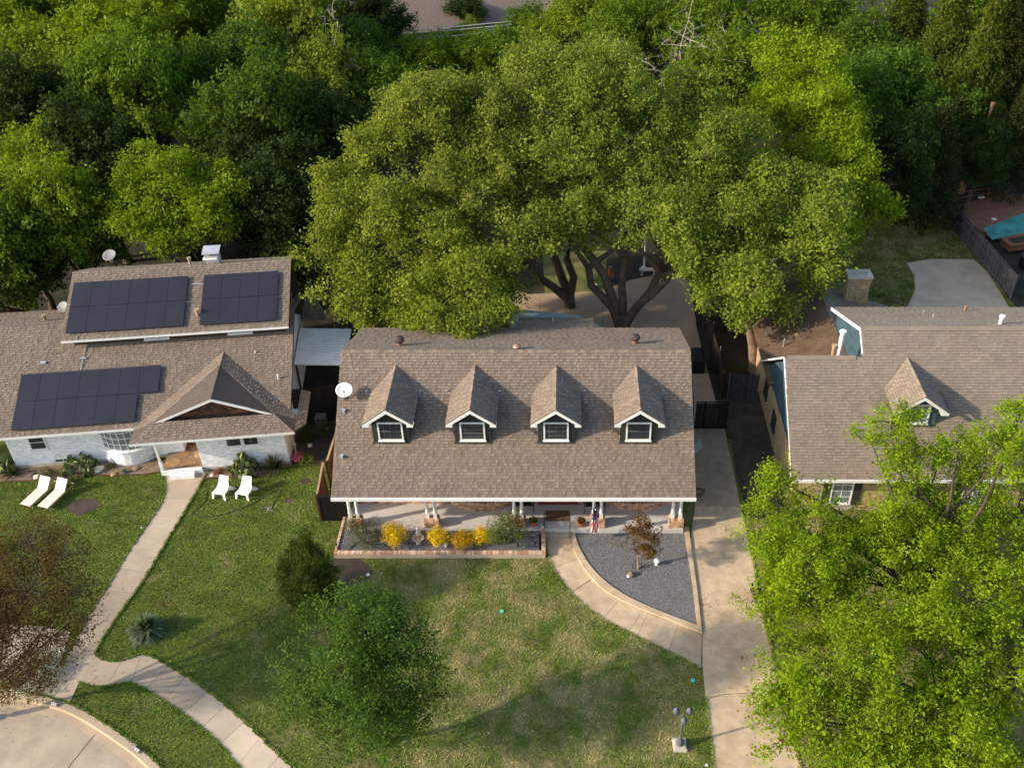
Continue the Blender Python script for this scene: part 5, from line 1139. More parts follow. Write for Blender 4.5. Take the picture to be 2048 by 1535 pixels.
# ================================================================== TREES
def unit(v): return v / np.maximum(np.linalg.norm(v, axis=-1, keepdims=True), 1e-9)
def leaf_quads(C, out, rs, size, col, wid=0.6, jit=0.75):
    """C leaf centres, out: preferred facing; rhombic leaves as two-triangle quads"""
    n = len(C); nrm = unit(out + rs.normal(0, jit, (n, 3))); a = unit(np.cross(nrm, rs.normal(0, 1, (n, 3)))); b = np.cross(nrm, a)
    s = (size * (0.5 + 1.05 * rs.rand(n) ** 1.3))[:, None]
    V = np.stack([C - a * s * .5, C - b * s * wid * .5 + nrm * s * .08, C + a * s * .5, C + b * s * wid * .5 + nrm * s * .08], 1).reshape(-1, 3)
    return V, np.arange(4 * n), 4, col
def crown_points(lobes, rs, per_m2, perc, gap=0.35, low=-0.55, seed=0, inner=0.74):
    """cluster centres and outward directions spread near the lobes' surfaces"""
    cs, ds, rr = [], [], []
    L = np.array([l[:3] for l in lobes], float); R = np.array([l[3] for l in lobes], float); S = np.array([(l[4] if len(l) > 4 else 0.8) for l in lobes], float)
    for i, (c, r, sz) in enumerate(zip(L, R, S)):
        n = int(4 * math.pi * r * r * per_m2 / perc * 0.9) + 3
        d = unit(rs.normal(0, 1, (n, 3))); d = d[(d[:, 2] > low) | (rs.rand(len(d)) < 0.15)]
        f = r * (1 - 0.42 * rs.rand(len(d)) ** 1.6 + 0.10 * rs.normal(0, 1, len(d)))
        p = c + d * f[:, None] * np.array([1, 1, sz])
        keep = np.ones(len(p), bool)
        near = np.nonzero(np.linalg.norm(L - c, axis=1) < R + r * 1.4)[0]
        for j in near:
            if j != i: keep &= np.linalg.norm((p - L[j]) / (R[j] * np.array([1, 1, S[j]])), axis=1) > inner
        nz = np.sin(p[:, 0] * 1.9 + seed) + np.sin(p[:, 1] * 2.3 + seed * 2) + np.sin(p[:, 2] * 2.7 + seed * 3) + np.sin((p[:, 0] + p[:, 1]) * 1.1 + seed)
        keep &= (nz > -2.2 + gap * 2) | (rs.rand(len(p)) < 0.25)
        cs.append(p[keep]); ds.append(d[keep]); rr.append(np.full(keep.sum(), i))
    return np.concatenate(cs), np.concatenate(ds), np.concatenate(rr)
def twigs(A, B, ra, rb, rs, sag=0.12):
    """many 3-sided bent twigs A->B"""
    n = len(A); M_ = (A + B) / 2 + rs.normal(0, 1, (n, 3)) * np.linalg.norm(B - A, axis=1)[:, None] * sag
    V = []; 
    for P, r in ((A, ra), (M_, (ra + rb) / 2), (B, rb)):
        t = unit(B - A); a = unit(np.cross(t, np.array([0.3, 0.2, 1.0]))); b = np.cross(t, a)
        for k in range(3):
            q = 2.094 * k; V.append(P + (a * math.cos(q) + b * math.sin(q)) * (r if np.isscalar(r) else r[:, None]))
    V = np.stack(V, 1)      # n,9,3
    T = []
    for lv in (0, 1):
        for k in range(3): T.append([lv * 3 + k, lv * 3 + (k + 1) % 3, (lv + 1) * 3 + (k + 1) % 3, (lv + 1) * 3 + k])
    F_ = (np.arange(n) * 9)[:, None, None] + np.array(T)[None]
    return V.reshape(-1, 3), F_.reshape(-1)
def tree_meshes(lobes, base, rs, per_m2=120, leaf=0.18, perc=70, clump=0.5, shoot=0.5, c_lo=(0.7, 0.7, 0.7), c_hi=(1.3, 1.25, 1.1), gap=0.35, trunk_r=0.35, fork=0.35, low=-0.55, wid=0.6, forks=None, twig_r=0.03, bare=0.0, tw_share=0.55, stem_pts=None, inner=0.74, flat=0.7, sub=8):
    base = np.array(base, float); seed = rs.rand() * 6; core = lobes
    if sub:
        new = []
        for l in lobes:
            sz = l[4] if len(l) > 4 else 0.8; new.append((l[0], l[1], l[2] - .1 * l[3], l[3] * .62, sz))
            m_ = max(3, int(sub * (0.7 + 0.6 * rs.rand()) * min(1.3, max(.6, l[3] / 2.2))))
            for _ in range(m_):
                d = rs.normal(0, 1, 3); d /= np.linalg.norm(d)
                if d[2] < -.3: d[2] *= -.6
                k_ = l[3] * rs.uniform(.58, 1.0); new.append((l[0] + d[0] * k_, l[1] + d[1] * k_, l[2] + d[2] * k_ * sz + .05 * l[3], l[3] * rs.uniform(.22, .42), rs.uniform(.7, 1.25)))
        lobes = new
    C, D, I = crown_points(lobes, rs, per_m2, perc, gap, low, seed, inner)
    nC = len(C)
    cnt = rs.poisson(perc * rs.uniform(0.5, 1.4, nC)); idx = np.repeat(np.arange(nC), cnt); n = len(idx)
    off = rs.normal(0, 1, (n, 3)) * np.array([1, 1, flat]) * clump * 0.55
    sd = unit(D + rs.normal(0, 0.35, (nC, 3)) + np.array([0, 0, 0.25])); off += sd[idx] * (rs.rand(n) ** 0.7)[:, None] * shoot
    P = C[idx] + off
    cm = rs.rand(nC); lm = rs.rand(n); q = np.clip(0.55 * cm[idx] + 0.45 * lm, 0, 1)[:, None]
    col = np.array(c_lo) * (1 - q) + np.array(c_hi) * q
    V, Fc, k, col = leaf_quads(P, sd[idx] * 0.9 + np.array([0, 0, 0.35]), rs, leaf, col, wid)
    crown = np_mesh_data('crown', V, Fc, k, col, LEAF)
    # wood: trunk, limbs to lobe centres, twigs to clusters
    mb = MB(); L = np.array([l[:3] for l in lobes], float); Lc = np.array([l[:3] for l in core], float); cen = Lc.mean(0)
    zmin = L[:, 2].min(); stems = forks or [(base + (cen - base) * fork * np.array([.5, .5, 1.0]))]
    vs = []
    top = [Vector(s) for s in stems]
    for t in top:
        b0 = Vector(base); q_ = (.95 if len(top) == 1 else .78) * trunk_r; L_ = (t - b0).length; side = Vector((t.x - b0.x, t.y - b0.y, 0))
        c1 = b0 + ZV * L_ * .16 + side * .10; c2 = b0.lerp(t, .42) - side * .10 + ZV * L_ * .04 + Vector(rs.normal(0, .03, 3)) * L_; c3 = b0.lerp(t, .72) + Vector(rs.normal(0, .035, 3)) * L_
        mb.tube([b0 - ZV * 0.2, b0 + ZV * .15, c1, c2, c3, t], [q_ * 1.7, q_ * 1.35, q_ * 1.08, q_ * .95, q_ * .85, q_ * .75], 10)
    for i, l in enumerate(Lc):
        e = Vector(l); t = min(top, key=lambda p: (p - e).length); m1 = t.lerp(e, 0.5) + Vector(rs.normal(0, 1, 3)) * (e - t).length * 0.10 + ZV * (e - t).length * 0.06
        mb.tube([t - (m1 - t).normalized() * trunk_r * .3, t.lerp(m1, .5) + Vector(rs.normal(0, .05, 3)), m1, m1.lerp(e, .5) + Vector(rs.normal(0, .12, 3)), e], [trunk_r * .55, trunk_r * .42, trunk_r * .29, trunk_r * .18, trunk_r * .10], 7)
    for t in top:
        for e in sorted([Vector(q) for q in Lc], key=lambda p: (p - t).length)[:2]:
            m1 = t.lerp(e, .5) + Vector(rs.normal(0, .08, 3)) * (e - t).length; mb.tube([t - (m1 - t).normalized() * trunk_r * .3, t.lerp(m1, .5), m1, e], [trunk_r * .56, trunk_r * .45, trunk_r * .3, trunk_r * .1], 7)
    if sub:
        for l in lobes:
            e = Vector(l[:3]); j = int(np.argmin(((Lc - np.array(l[:3])) ** 2).sum(1))); c_ = Vector(Lc[j])
            if (e - c_).length > .15: mb.tube([c_, c_.lerp(e, .5) + Vector(rs.normal(0, .08, 3)) * (e - c_).length, e], [trunk_r * .15, trunk_r * .11, trunk_r * .06], 5)
    V1 = np.array(mb.v, float); Fq = []
    for f in mb.f:
        if len(f) == 4: Fq.append(f)
    Fq = np.array(Fq).reshape(-1)
    sel = rs.rand(nC) < tw_share; A = L[I[sel]] + (C[sel] - L[I[sel]]) * rs.uniform(0.0, 0.35, (sel.sum(), 1)); V2, F2 = twigs(A, C[sel] + D[sel] * clump * .5, twig_r, twig_r * .35, rs)
    wood = np_mesh_data('trunk', np.concatenate([V1, V2]), np.concatenate([Fq, F2 + len(V1)]), 4, np.ones(((len(Fq) + len(F2)) // 4, 3)), M_bark)
    return crown, wood
def put_tree(name, crown, wood, loc, label, color, bark=(1, 1, 1, 1), group=None, scale=(1, 1, 1), rz=0.0, cat='tree'):
    r = empty(name, loc, label, cat, group, rz); r.scale = scale
    c = bpy.data.objects.new('crown', crown); COL.objects.link(c); c.parent = r; c.color = (*color, 1)
    t = bpy.data.objects.new('trunk', wood); COL.objects.link(t); t.parent = r; t.color = bark
    return r
def hero_tree(name, lobes_px, base, label, color, seed, group=None, bark=(1, 1, 1, 1), **k):
    rs = np.random.RandomState(seed); lb = []
    for l in lobes_px:
        p = PY(l[0], l[1], l[2]); r = l[3] * zc_of(p) / F; lb.append((p.x - base[0], p.y - base[1], p.z - base[2], r) + tuple(l[4:]))
    if k.get('forks'): k['forks'] = [Vector(f) - Vector(base) for f in k['forks']]
    c, w = tree_meshes(lb, (0, 0, 0), rs, **k)
    return put_tree(name, c, w, base, label, color, bark, group)
# --- the oaks behind the middle house
OAK = (0.20, 0.25, 0.026)
T2 = G(1140, 612); T1 = G(1243, 664); T4 = G(1008, 655); T3 = G(1508, 740)
hero_tree('oak_tree', [(690, 400, 54, 72), (668, 505, 51, 58), (720, 585, 48.8, 72), (850, 460, 51, 105), (830, 590, 48, 80), (770, 300, 56, 72), (950, 560, 48, 90), (955, 620, 46.5, 48), (870, 625, 46.8, 40, .7), (1010, 590, 48, 50), (880, 642, 44.2, 30, .6), (945, 650, 43.8, 32, .6), (1000, 628, 44.6, 26, .6), (820, 645, 45.2, 32, .6), (755, 630, 47, 40, .7)], (T4.x, T4.y, 0), 'broad oak hanging over the left rear of the middle roof', OAK, 301, 'oaks behind the middle house', bark=(1.35, 1.3, 1.25, 1), per_m2=190, leaf=0.18, perc=70, trunk_r=0.3, clump=0.55, shoot=0.6, c_lo=(.5, .6, .6), c_hi=(1.5, 1.35, 1.4), forks=[(T4.x - 1, T4.y, 4.5)], gap=0.25)
hero_tree('oak_tree', [(880, 225, 58.5, 90), (800, 250, 58, 50), (960, 370, 54.5, 100), (1000, 240, 59, 90), (1060, 480, 51.5, 62), (1090, 350, 57, 90), (1060, 160, 61, 60), (930, 460, 52, 60), (930, 300, 57, 72), (1010, 325, 57, 75), (1060, 405, 55, 62)], (T2.x, T2.y, 0), 'dark trunked oak standing at the middle of the rear patio', (0.20, 0.25, 0.032), 302, 'oaks behind the middle house', bark=(1.35, 1.3, 1.25, 1), per_m2=175, leaf=0.18, perc=70, trunk_r=0.36, clump=0.55, shoot=0.7, c_lo=(.5, .6, .6), c_hi=(1.55, 1.35, 1.5), forks=[(T2.x + .1, T2.y + .4, 5.0), (T2.x - 2.6, T2.y - .6, 3.6), (T2.x - 2.5, T2.y + 2, 7)], gap=0.3)
hero_tree('oak_tree', [(1130, 150, 61.5, 85), (1210, 190, 60, 90), (1290, 250, 59, 80), (1180, 330, 56, 100), (1290, 360, 55.5, 90), (1160, 445, 53, 72), (1270, 440, 53, 72), (1390, 330, 57, 90), (1370, 215, 61, 70), (1420, 420, 54, 80), (1340, 440, 51.5, 60), (1220, 130, 63, 50), (1120, 260, 58, 75), (1230, 270, 58, 75)], (T1.x, T1.y, 0), 'largest oak, its forked trunk rising behind the right half of the middle roof', (0.185, 0.25, 0.030), 303, 'oaks behind the middle house', bark=(1.35, 1.3, 1.25, 1), per_m2=175, leaf=0.18, perc=70, trunk_r=0.38, clump=0.55, shoot=0.7, c_lo=(.5, .6, .6), c_hi=(1.55, 1.35, 1.5), forks=[(T1.x - 2.2, T1.y + .8, 4.4), (T1.x + .1, T1.y + 1, 5.0), (T1.x + 2.8, T1.y + .6, 3.6), (T1.x + 2.4, T1.y + 1.6, 3.6), (T1.x - 3.2, T1.y + 2.4, 8)], gap=0.25)
hero_tree('oak_tree', [(1400, 510, 50.5, 68), (1480, 450, 52.5, 85), (1500, 565, 48.7, 78), (1555, 615, 47.6, 42), (1600, 490, 51, 75), (1640, 400, 54.5, 62), (1560, 370, 55.5, 78), (1425, 585, 48.6, 42), (1470, 290, 57.5, 58), (1625, 545, 50, 50), (1480, 630, 47, 24, .6)], (T3.x, T3.y, 0), 'oak with a leaning bare trunk beside the wall of the right house', (0.19, 0.255, 0.028), 304, 'oaks behind the middle house', bark=(2.2, 2.0, 1.8, 1), per_m2=190, leaf=0.18, perc=70, trunk_r=0.30, clump=0.55, shoot=0.6, c_lo=(.5, .6, .6), c_hi=(1.5, 1.35, 1.4), forks=[(T3.x - 1.0, T3.y + 1.0, 4.8)], gap=0.25)
# --- bright trees in front of the right house
LIME = (0.23, 0.35, 0.010)
hero_tree('elm_tree', [(1565, 1010, 31, 54), (1555, 960, 31.5, 26), (1600, 1090, 29, 92), (1540, 1110, 29, 40), (1700, 1085, 30, 66), (1800, 945, 32, 40, .8), (1790, 895, 32.6, 38, .8), (1780, 845, 33, 42), (1740, 880, 33, 26), (1830, 1010, 31.5, 60), (1930, 970, 32, 60), (1920, 890, 32.5, 32), (1880, 920, 32.5, 26), (2010, 900, 32, 62), (2040, 830, 32.5, 36), (1570, 1200, 27, 58), (1660, 1210, 27, 90), (1770, 1110, 29, 100), (1900, 1090, 30, 110), (2030, 1030, 31, 90), (1630, 1010, 31, 34)], (15.9, 28.4, 0), 'bright lime green elm reaching over the eave of the right house', LIME, 311, 'lime green elms on the right lawn', bark=(.75, .75, .75, 1), per_m2=330, leaf=0.125, perc=70, trunk_r=0.26, clump=0.32, shoot=0.75, c_lo=(.42, .52, .6), c_hi=(1.4, 1.2, 1.2), gap=0.62, wid=.55, twig_r=.014)
hero_tree('elm_tree', [(1610, 1340, 22.8, 76), (1575, 1290, 24, 34), (1550, 1400, 22, 26), (1700, 1320, 23.5, 95), (1640, 1440, 21.3, 90), (1560, 1480, 20.5, 34), (1750, 1440, 21.3, 100), (1860, 1320, 24, 110), (1960, 1210, 26, 100), (1910, 1440, 21.5, 120), (2040, 1340, 23.5, 110), (2060, 1190, 27, 90), (1790, 1540, 19.8, 100), (1950, 1550, 19.5, 110), (1670, 1540, 19.8, 70), (1790, 1230, 26, 60)], (18.0, 22.5, 0), 'bright lime green elm filling the lower right corner beside the driveway', LIME, 312, 'lime green elms on the right lawn', bark=(.75, .75, .75, 1), per_m2=330, leaf=0.125, perc=70, trunk_r=0.26, clump=0.32, shoot=0.75, c_lo=(.42, .52, .6), c_hi=(1.4, 1.2, 1.2), gap=0.6, wid=.55, twig_r=.014)
# --- green tree on the front lawn
hero_tree('pear_tree', [(730, 1260, 23, 62), (650, 1260, 23.2, 46), (620, 1340, 22.6, 40), (690, 1340, 22.2, 78), (790, 1310, 22.9, 62), (840, 1370, 22.6, 34), (640, 1410, 21.9, 50), (740, 1410, 21.8, 76), (830, 1420, 22.3, 34), (680, 1460, 21.6, 36), (770, 1470, 21.6, 40), (690, 1215, 23.3, 26), (760, 1235, 23.2, 22), (800, 1250, 23.2, 18)], (-8.25, 22.6, 0), 'mid green ornamental tree on the front lawn near the bottom edge', (0.078, 0.142, 0.024), 321, None, bark=(.8, .8, .7, 1), per_m2=560, leaf=0.11, perc=50, trunk_r=0.13, clump=0.26, shoot=1.05, c_lo=(.5, .58, .6), c_hi=(1.6, 1.45, 1.2), gap=0.5, wid=.55, twig_r=.016)
# --- brown leaved tree at the left
hero_tree('plum_tree', [(55, 1090, 27.5, 55), (120, 1110, 27.3, 46), (-20, 1130, 27, 70), (60, 1180, 26, 78), (145, 1180, 26.2, 36), (10, 1260, 24.8, 76), (100, 1275, 24.6, 52), (160, 1235, 25.2, 26), (-60, 1230, 25, 80), (60, 1340, 23.6, 50), (-20, 1340, 23.5, 60), (80, 1365, 23.2, 18)], (-24.2, 24.0, 0), 'thin brown leaved tree at the left edge beside the pavement', (0.105, 0.075, 0.028), 331, None, bark=(1.2, 1.1, 1.1, 1), per_m2=250, leaf=0.085, perc=26, trunk_r=0.13, clump=0.36, shoot=0.4, c_lo=(1.15, .65, .7), c_hi=(.95, 1.25, .75), sub=0, gap=0.35, wid=.6, tw_share=1.0, twig_r=.011, low=-.9, inner=.35)
# --- juniper-like shrub left of the planter
def conifer(base, h, r, label, color, seed, name='juniper_shrub', per=5200, cat='shrub', leaf=.10, tint=None, group=None):
    rs = np.random.RandomState(seed); n = per; t = rs.rand(n) ** 0.75; z = h * (0.05 + 0.93 * t); R = r * np.minimum(1, 1.25 * (1 - t) ** 0.62 + .05) * (0.75 + 0.25 * rs.rand(n)) ; a = rs.rand(n) * 6.283
    lump = 1 + 0.13 * np.sin(a * 5 + z * 3) + 0.1 * np.sin(a * 9 - z * 5); R *= lump
    C = np.stack([R * np.cos(a), R * np.sin(a), z], 1); D = np.stack([np.cos(a), np.sin(a), 0.5 + 0 * a], 1); k_ = 12
    idx = np.repeat(np.arange(n), k_); P = C[idx] + rs.normal(0, 1, (n * k_, 3)) * leaf * .7 + unit(D[idx]) * (rs.rand(n * k_) * leaf * 2.5)[:, None]
    q = np.clip(.6 * rs.rand(n)[idx] + .4 * rs.rand(n * k_), 0, 1)[:, None]; col = np.array((.6, .62, .6)) * (1 - q) + np.array((1.5, 1.35, 1.1)) * q
    V, Fc, kk_, col = leaf_quads(P, unit(D[idx]), rs, leaf, col, .42)
    crown = np_mesh_data('crown', V, Fc, kk_, col, LEAF)
    mb = MB(); mb.tube([(0, 0, -.1), (0, 0, h * .8)], [.1, .04], 7)
    wood = mb.mesh('trunk', M_bark)
    return put_tree(name, crown, wood, base, label, color, group=group, cat=cat)
if 0: conifer(G(615, 1196), 3.6, 1.45, 'dense dark green cone shaped shrub on the lawn left of the planter', (0.07, 0.11, 0.018), 341, per=4600, leaf=.13)
jb = G(615, 1192)
hero_tree('juniper_shrub', [(598, 1084, 30.7, 20, 1.1), (612, 1102, 30.6, 26), (585, 1125, 30.4, 30), (628, 1125, 30.3, 32), (588, 1160, 30.0, 36), (648, 1160, 30.0, 36), (618, 1150, 29.8, 44), (615, 1190, 29.6, 44), (580, 1190, 29.7, 26), (655, 1188, 29.7, 26)], (jb.x, jb.y, 0), 'dense dark green cone shaped shrub on the lawn left of the planter', (0.085, 0.115, 0.02), 342, None, per_m2=1500, leaf=.085, perc=40, trunk_r=.07, clump=.14, shoot=.34, c_lo=(.45, .55, .6), c_hi=(1.4, 1.4, 1.0), gap=.05, wid=.4, twig_r=.008, tw_share=.3, low=-.4, sub=7)
bpy.data.objects['juniper_shrub']['category'] = 'shrub'
# --- small red-brown maple in the gravel
hero_tree('maple_tree', [(1283, 1075, 32.2, 22), (1262, 1090, 32, 15), (1300, 1090, 32, 16), (1275, 1055, 32.4, 15), (1300, 1060, 32.3, 14), (1285, 1105, 31.8, 14), (1266, 1065, 32.3, 10), (1288, 1038, 32.5, 8), (1252, 1082, 32.1, 8), (1240, 1085, 32.1, 6)], tuple(G(1276, 1136, 0.07)), 'small red brown maple standing in the grey gravel bed', (0.15, 0.085, 0.035), 351, None, bark=(3.2, 2.8, 2.5, 1), per_m2=420, leaf=0.085, perc=26, trunk_r=0.045, clump=0.16, shoot=0.3, c_lo=(1.2, .55, .6), c_hi=(.8, 1.35, .7), gap=0.3, wid=.7, twig_r=.008, fork=.45, sub=0)
# --- bright yellow-green tree right of the oaks, and the bright one behind the white house
hero_tree('locust_tree', [(1600, 150, 68, 78), (1550, 120, 70, 45), (1640, 230, 65, 85), (1550, 240, 65.5, 60), (1690, 280, 63, 60), (1650, 340, 61, 85), (1580, 330, 62, 60), (1700, 390, 59.5, 66), (1735, 420, 58.5, 46), (1640, 430, 58, 55), (1700, 455, 56.5, 40)], (20.0, 64, 0), 'tall yellow green tree just right of the oaks', (0.225, 0.31, 0.010), 361, None, per_m2=150, leaf=0.21, perc=60, trunk_r=.3, clump=.6, shoot=.7, c_lo=(.55, .62, .6), c_hi=(1.3, 1.25, 1.1), gap=.2, wid=.5)
hero_tree('locust_tree', [(320, 360, 57, 70), (270, 400, 56, 50), (360, 420, 55, 80), (430, 370, 57, 60), (300, 460, 54, 62), (430, 450, 54.5, 55), (250, 440, 54.5, 40), (470, 420, 55.5, 30), (350, 480, 53.3, 50)], (-23.5, 55.5, 0), 'round bright green tree behind the upper roof of the white house', (0.20, 0.28, 0.010), 362, None, per_m2=150, leaf=0.2, perc=60, trunk_r=.25, clump=.5, shoot=.5, c_lo=(.55, .62, .6), c_hi=(1.3, 1.25, 1.1), gap=.25, wid=.5)

# --- the wood behind: shared tree shapes placed one by one
def generic(seed, n_l, R, spread, zs, **k):
    rs = np.random.RandomState(seed); lb = [(0, 0, zs * .78, R * .62)]
    for i in range(n_l):
        a = rs.rand() * 6.28; rr = spread * math.sqrt(rs.rand()); z = zs * rs.uniform(.45, .95) * (1 - .22 * rr / spread)
        lb.append((rr * math.cos(a), rr * math.sin(a), z, R * rs.uniform(.32, .55)))
    return tree_meshes(lb, (0, 0, 0), rs, **k)
VAR = [generic(401, 13, 3.6, 3.4, 10, per_m2=95, leaf=.25, perc=60, clump=.5, shoot=1.35, trunk_r=.28, gap=.3, c_lo=(.55, .6, .6), c_hi=(1.35, 1.3, 1.15), twig_r=.035),
       generic(402, 16, 3.2, 3.8, 10, per_m2=95, leaf=.24, perc=60, clump=.5, shoot=1.35, trunk_r=.25, gap=.45, c_lo=(.55, .6, .6), c_hi=(1.35, 1.3, 1.15), twig_r=.035),
       generic(403, 11, 4.0, 3.0, 11, per_m2=90, leaf=.26, perc=60, clump=.5, shoot=1.35, trunk_r=.3, gap=.25, c_lo=(.55, .6, .6), c_hi=(1.4, 1.3, 1.1), twig_r=.035),
       generic(404, 15, 3.0, 3.6, 9, per_m2=60, leaf=.24, perc=50, clump=.5, shoot=1.35, trunk_r=.26, gap=.7, c_lo=(.55, .6, .6), c_hi=(1.45, 1.3, 1.3), twig_r=.05)]
cedar_rs = np.random.RandomState(405)
def cedar_mesh(seed):
    rs = np.random.RandomState(seed); h, r = 11.0, 3.3; nb = 1100; t = rs.rand(nb) ** .8; z = h * (.12 + .87 * t); R = r * (1 - t) ** .75 * rs.uniform(.55, 1.1, nb) + .1; a = rs.rand(nb) * 6.283
    C = np.stack([R * np.cos(a), R * np.sin(a), z - R * .12], 1); D = unit(np.stack([np.cos(a), np.sin(a), .15 + 0 * a], 1)); k_ = 34; idx = np.repeat(np.arange(nb), k_)
    P = C[idx] + rs.normal(0, .16, (nb * k_, 3)) - D[idx] * (rs.rand(nb * k_) * .9)[:, None] + np.array([0, 0, -.1])
    q = np.clip(.65 * rs.rand(nb)[idx] + .35 * rs.rand(nb * k_), 0, 1)[:, None]; col = np.array((.55, .55, .6)) * (1 - q) + np.array((1.4, 1.35, 1.0)) * q
    V, Fc, kk_, col = leaf_quads(P, D[idx] * .5 + np.array([0, 0, .4]), rs, .26, col, .35); mb = MB(); mb.tube([(0, 0, -.2), (0, 0, h * .9)], [.3, .04], 8)
    return np_mesh_data('crown', V, Fc, kk_, col, LEAF), mb.mesh('trunk', M_bark)
VAR.append(cedar_mesh(406))
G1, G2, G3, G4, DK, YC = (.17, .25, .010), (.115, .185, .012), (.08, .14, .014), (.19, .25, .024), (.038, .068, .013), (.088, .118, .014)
WOOD = [  # px, py of the crown middle, its height there, variant, scale, colour, where it stands
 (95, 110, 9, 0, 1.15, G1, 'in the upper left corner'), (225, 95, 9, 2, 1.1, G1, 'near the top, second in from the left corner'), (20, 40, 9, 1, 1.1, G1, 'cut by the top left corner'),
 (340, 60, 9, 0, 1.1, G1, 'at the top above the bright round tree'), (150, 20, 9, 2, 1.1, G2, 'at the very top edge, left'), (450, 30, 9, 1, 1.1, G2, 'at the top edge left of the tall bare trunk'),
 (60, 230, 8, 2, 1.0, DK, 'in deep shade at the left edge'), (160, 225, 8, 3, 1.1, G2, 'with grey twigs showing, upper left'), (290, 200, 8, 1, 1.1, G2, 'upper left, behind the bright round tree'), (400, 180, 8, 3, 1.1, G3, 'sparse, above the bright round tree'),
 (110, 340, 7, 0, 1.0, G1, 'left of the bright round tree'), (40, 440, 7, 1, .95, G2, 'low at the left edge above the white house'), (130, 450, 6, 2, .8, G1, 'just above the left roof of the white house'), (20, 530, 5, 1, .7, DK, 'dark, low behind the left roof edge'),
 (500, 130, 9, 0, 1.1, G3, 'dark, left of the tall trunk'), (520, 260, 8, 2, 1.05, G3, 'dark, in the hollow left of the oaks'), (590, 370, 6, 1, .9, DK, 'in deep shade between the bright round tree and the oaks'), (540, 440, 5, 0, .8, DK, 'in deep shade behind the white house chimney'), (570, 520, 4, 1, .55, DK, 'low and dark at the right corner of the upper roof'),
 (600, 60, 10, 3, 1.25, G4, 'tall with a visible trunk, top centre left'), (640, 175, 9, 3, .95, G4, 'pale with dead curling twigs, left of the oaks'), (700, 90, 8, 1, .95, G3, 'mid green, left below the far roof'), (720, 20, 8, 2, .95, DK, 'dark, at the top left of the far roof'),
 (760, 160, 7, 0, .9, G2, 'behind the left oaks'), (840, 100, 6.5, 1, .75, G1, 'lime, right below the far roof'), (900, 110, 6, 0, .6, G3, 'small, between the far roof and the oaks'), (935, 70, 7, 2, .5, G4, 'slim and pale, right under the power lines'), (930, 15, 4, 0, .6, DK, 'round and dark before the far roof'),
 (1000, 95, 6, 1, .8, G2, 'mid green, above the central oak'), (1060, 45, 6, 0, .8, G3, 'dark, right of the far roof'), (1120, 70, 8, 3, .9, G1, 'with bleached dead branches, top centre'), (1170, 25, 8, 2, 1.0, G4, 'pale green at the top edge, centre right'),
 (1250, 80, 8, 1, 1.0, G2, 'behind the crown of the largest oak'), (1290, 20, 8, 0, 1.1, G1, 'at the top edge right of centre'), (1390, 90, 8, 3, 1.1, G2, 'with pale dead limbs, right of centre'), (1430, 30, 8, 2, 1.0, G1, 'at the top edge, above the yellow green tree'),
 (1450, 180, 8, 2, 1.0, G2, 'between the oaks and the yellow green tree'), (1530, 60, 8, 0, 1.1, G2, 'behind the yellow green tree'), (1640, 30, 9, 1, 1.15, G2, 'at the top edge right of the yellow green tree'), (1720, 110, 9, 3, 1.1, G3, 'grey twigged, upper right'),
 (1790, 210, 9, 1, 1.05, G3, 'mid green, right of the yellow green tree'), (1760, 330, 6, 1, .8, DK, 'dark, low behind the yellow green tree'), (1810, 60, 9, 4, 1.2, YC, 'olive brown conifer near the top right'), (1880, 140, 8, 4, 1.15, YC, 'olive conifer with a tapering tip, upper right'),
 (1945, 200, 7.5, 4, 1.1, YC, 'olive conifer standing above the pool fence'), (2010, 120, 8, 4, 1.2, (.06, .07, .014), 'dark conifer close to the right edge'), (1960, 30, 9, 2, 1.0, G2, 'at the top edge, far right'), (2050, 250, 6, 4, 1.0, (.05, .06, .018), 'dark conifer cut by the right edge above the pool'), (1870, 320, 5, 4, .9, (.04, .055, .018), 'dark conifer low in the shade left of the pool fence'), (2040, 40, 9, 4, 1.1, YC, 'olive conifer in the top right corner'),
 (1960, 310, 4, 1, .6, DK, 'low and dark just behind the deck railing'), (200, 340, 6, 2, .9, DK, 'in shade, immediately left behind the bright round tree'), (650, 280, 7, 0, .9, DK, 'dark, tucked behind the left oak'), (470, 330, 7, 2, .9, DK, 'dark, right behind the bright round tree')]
rng = random.Random(55)
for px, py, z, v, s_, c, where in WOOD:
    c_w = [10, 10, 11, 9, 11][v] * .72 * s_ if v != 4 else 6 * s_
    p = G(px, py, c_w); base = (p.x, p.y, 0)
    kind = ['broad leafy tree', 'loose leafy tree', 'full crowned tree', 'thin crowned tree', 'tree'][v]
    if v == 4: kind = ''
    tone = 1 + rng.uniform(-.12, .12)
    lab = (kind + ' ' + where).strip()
    put_tree(['broadleaf_tree', 'broadleaf_tree', 'broadleaf_tree', 'broadleaf_tree', 'cedar_tree'][v], VAR[v][0], VAR[v][1], base, lab, tuple(x * tone for x in c), bark=(1.8, 1.7, 1.6, 1) if v == 3 else (1, 1, 1, 1), group='trees of the wood behind the houses', scale=(s_, s_ * rng.uniform(.85, 1.1), s_ * (rng.uniform(.92, 1.22) if not (650 < px < 1100 and py < 190) else .93)), rz=rng.random() * 6.28)

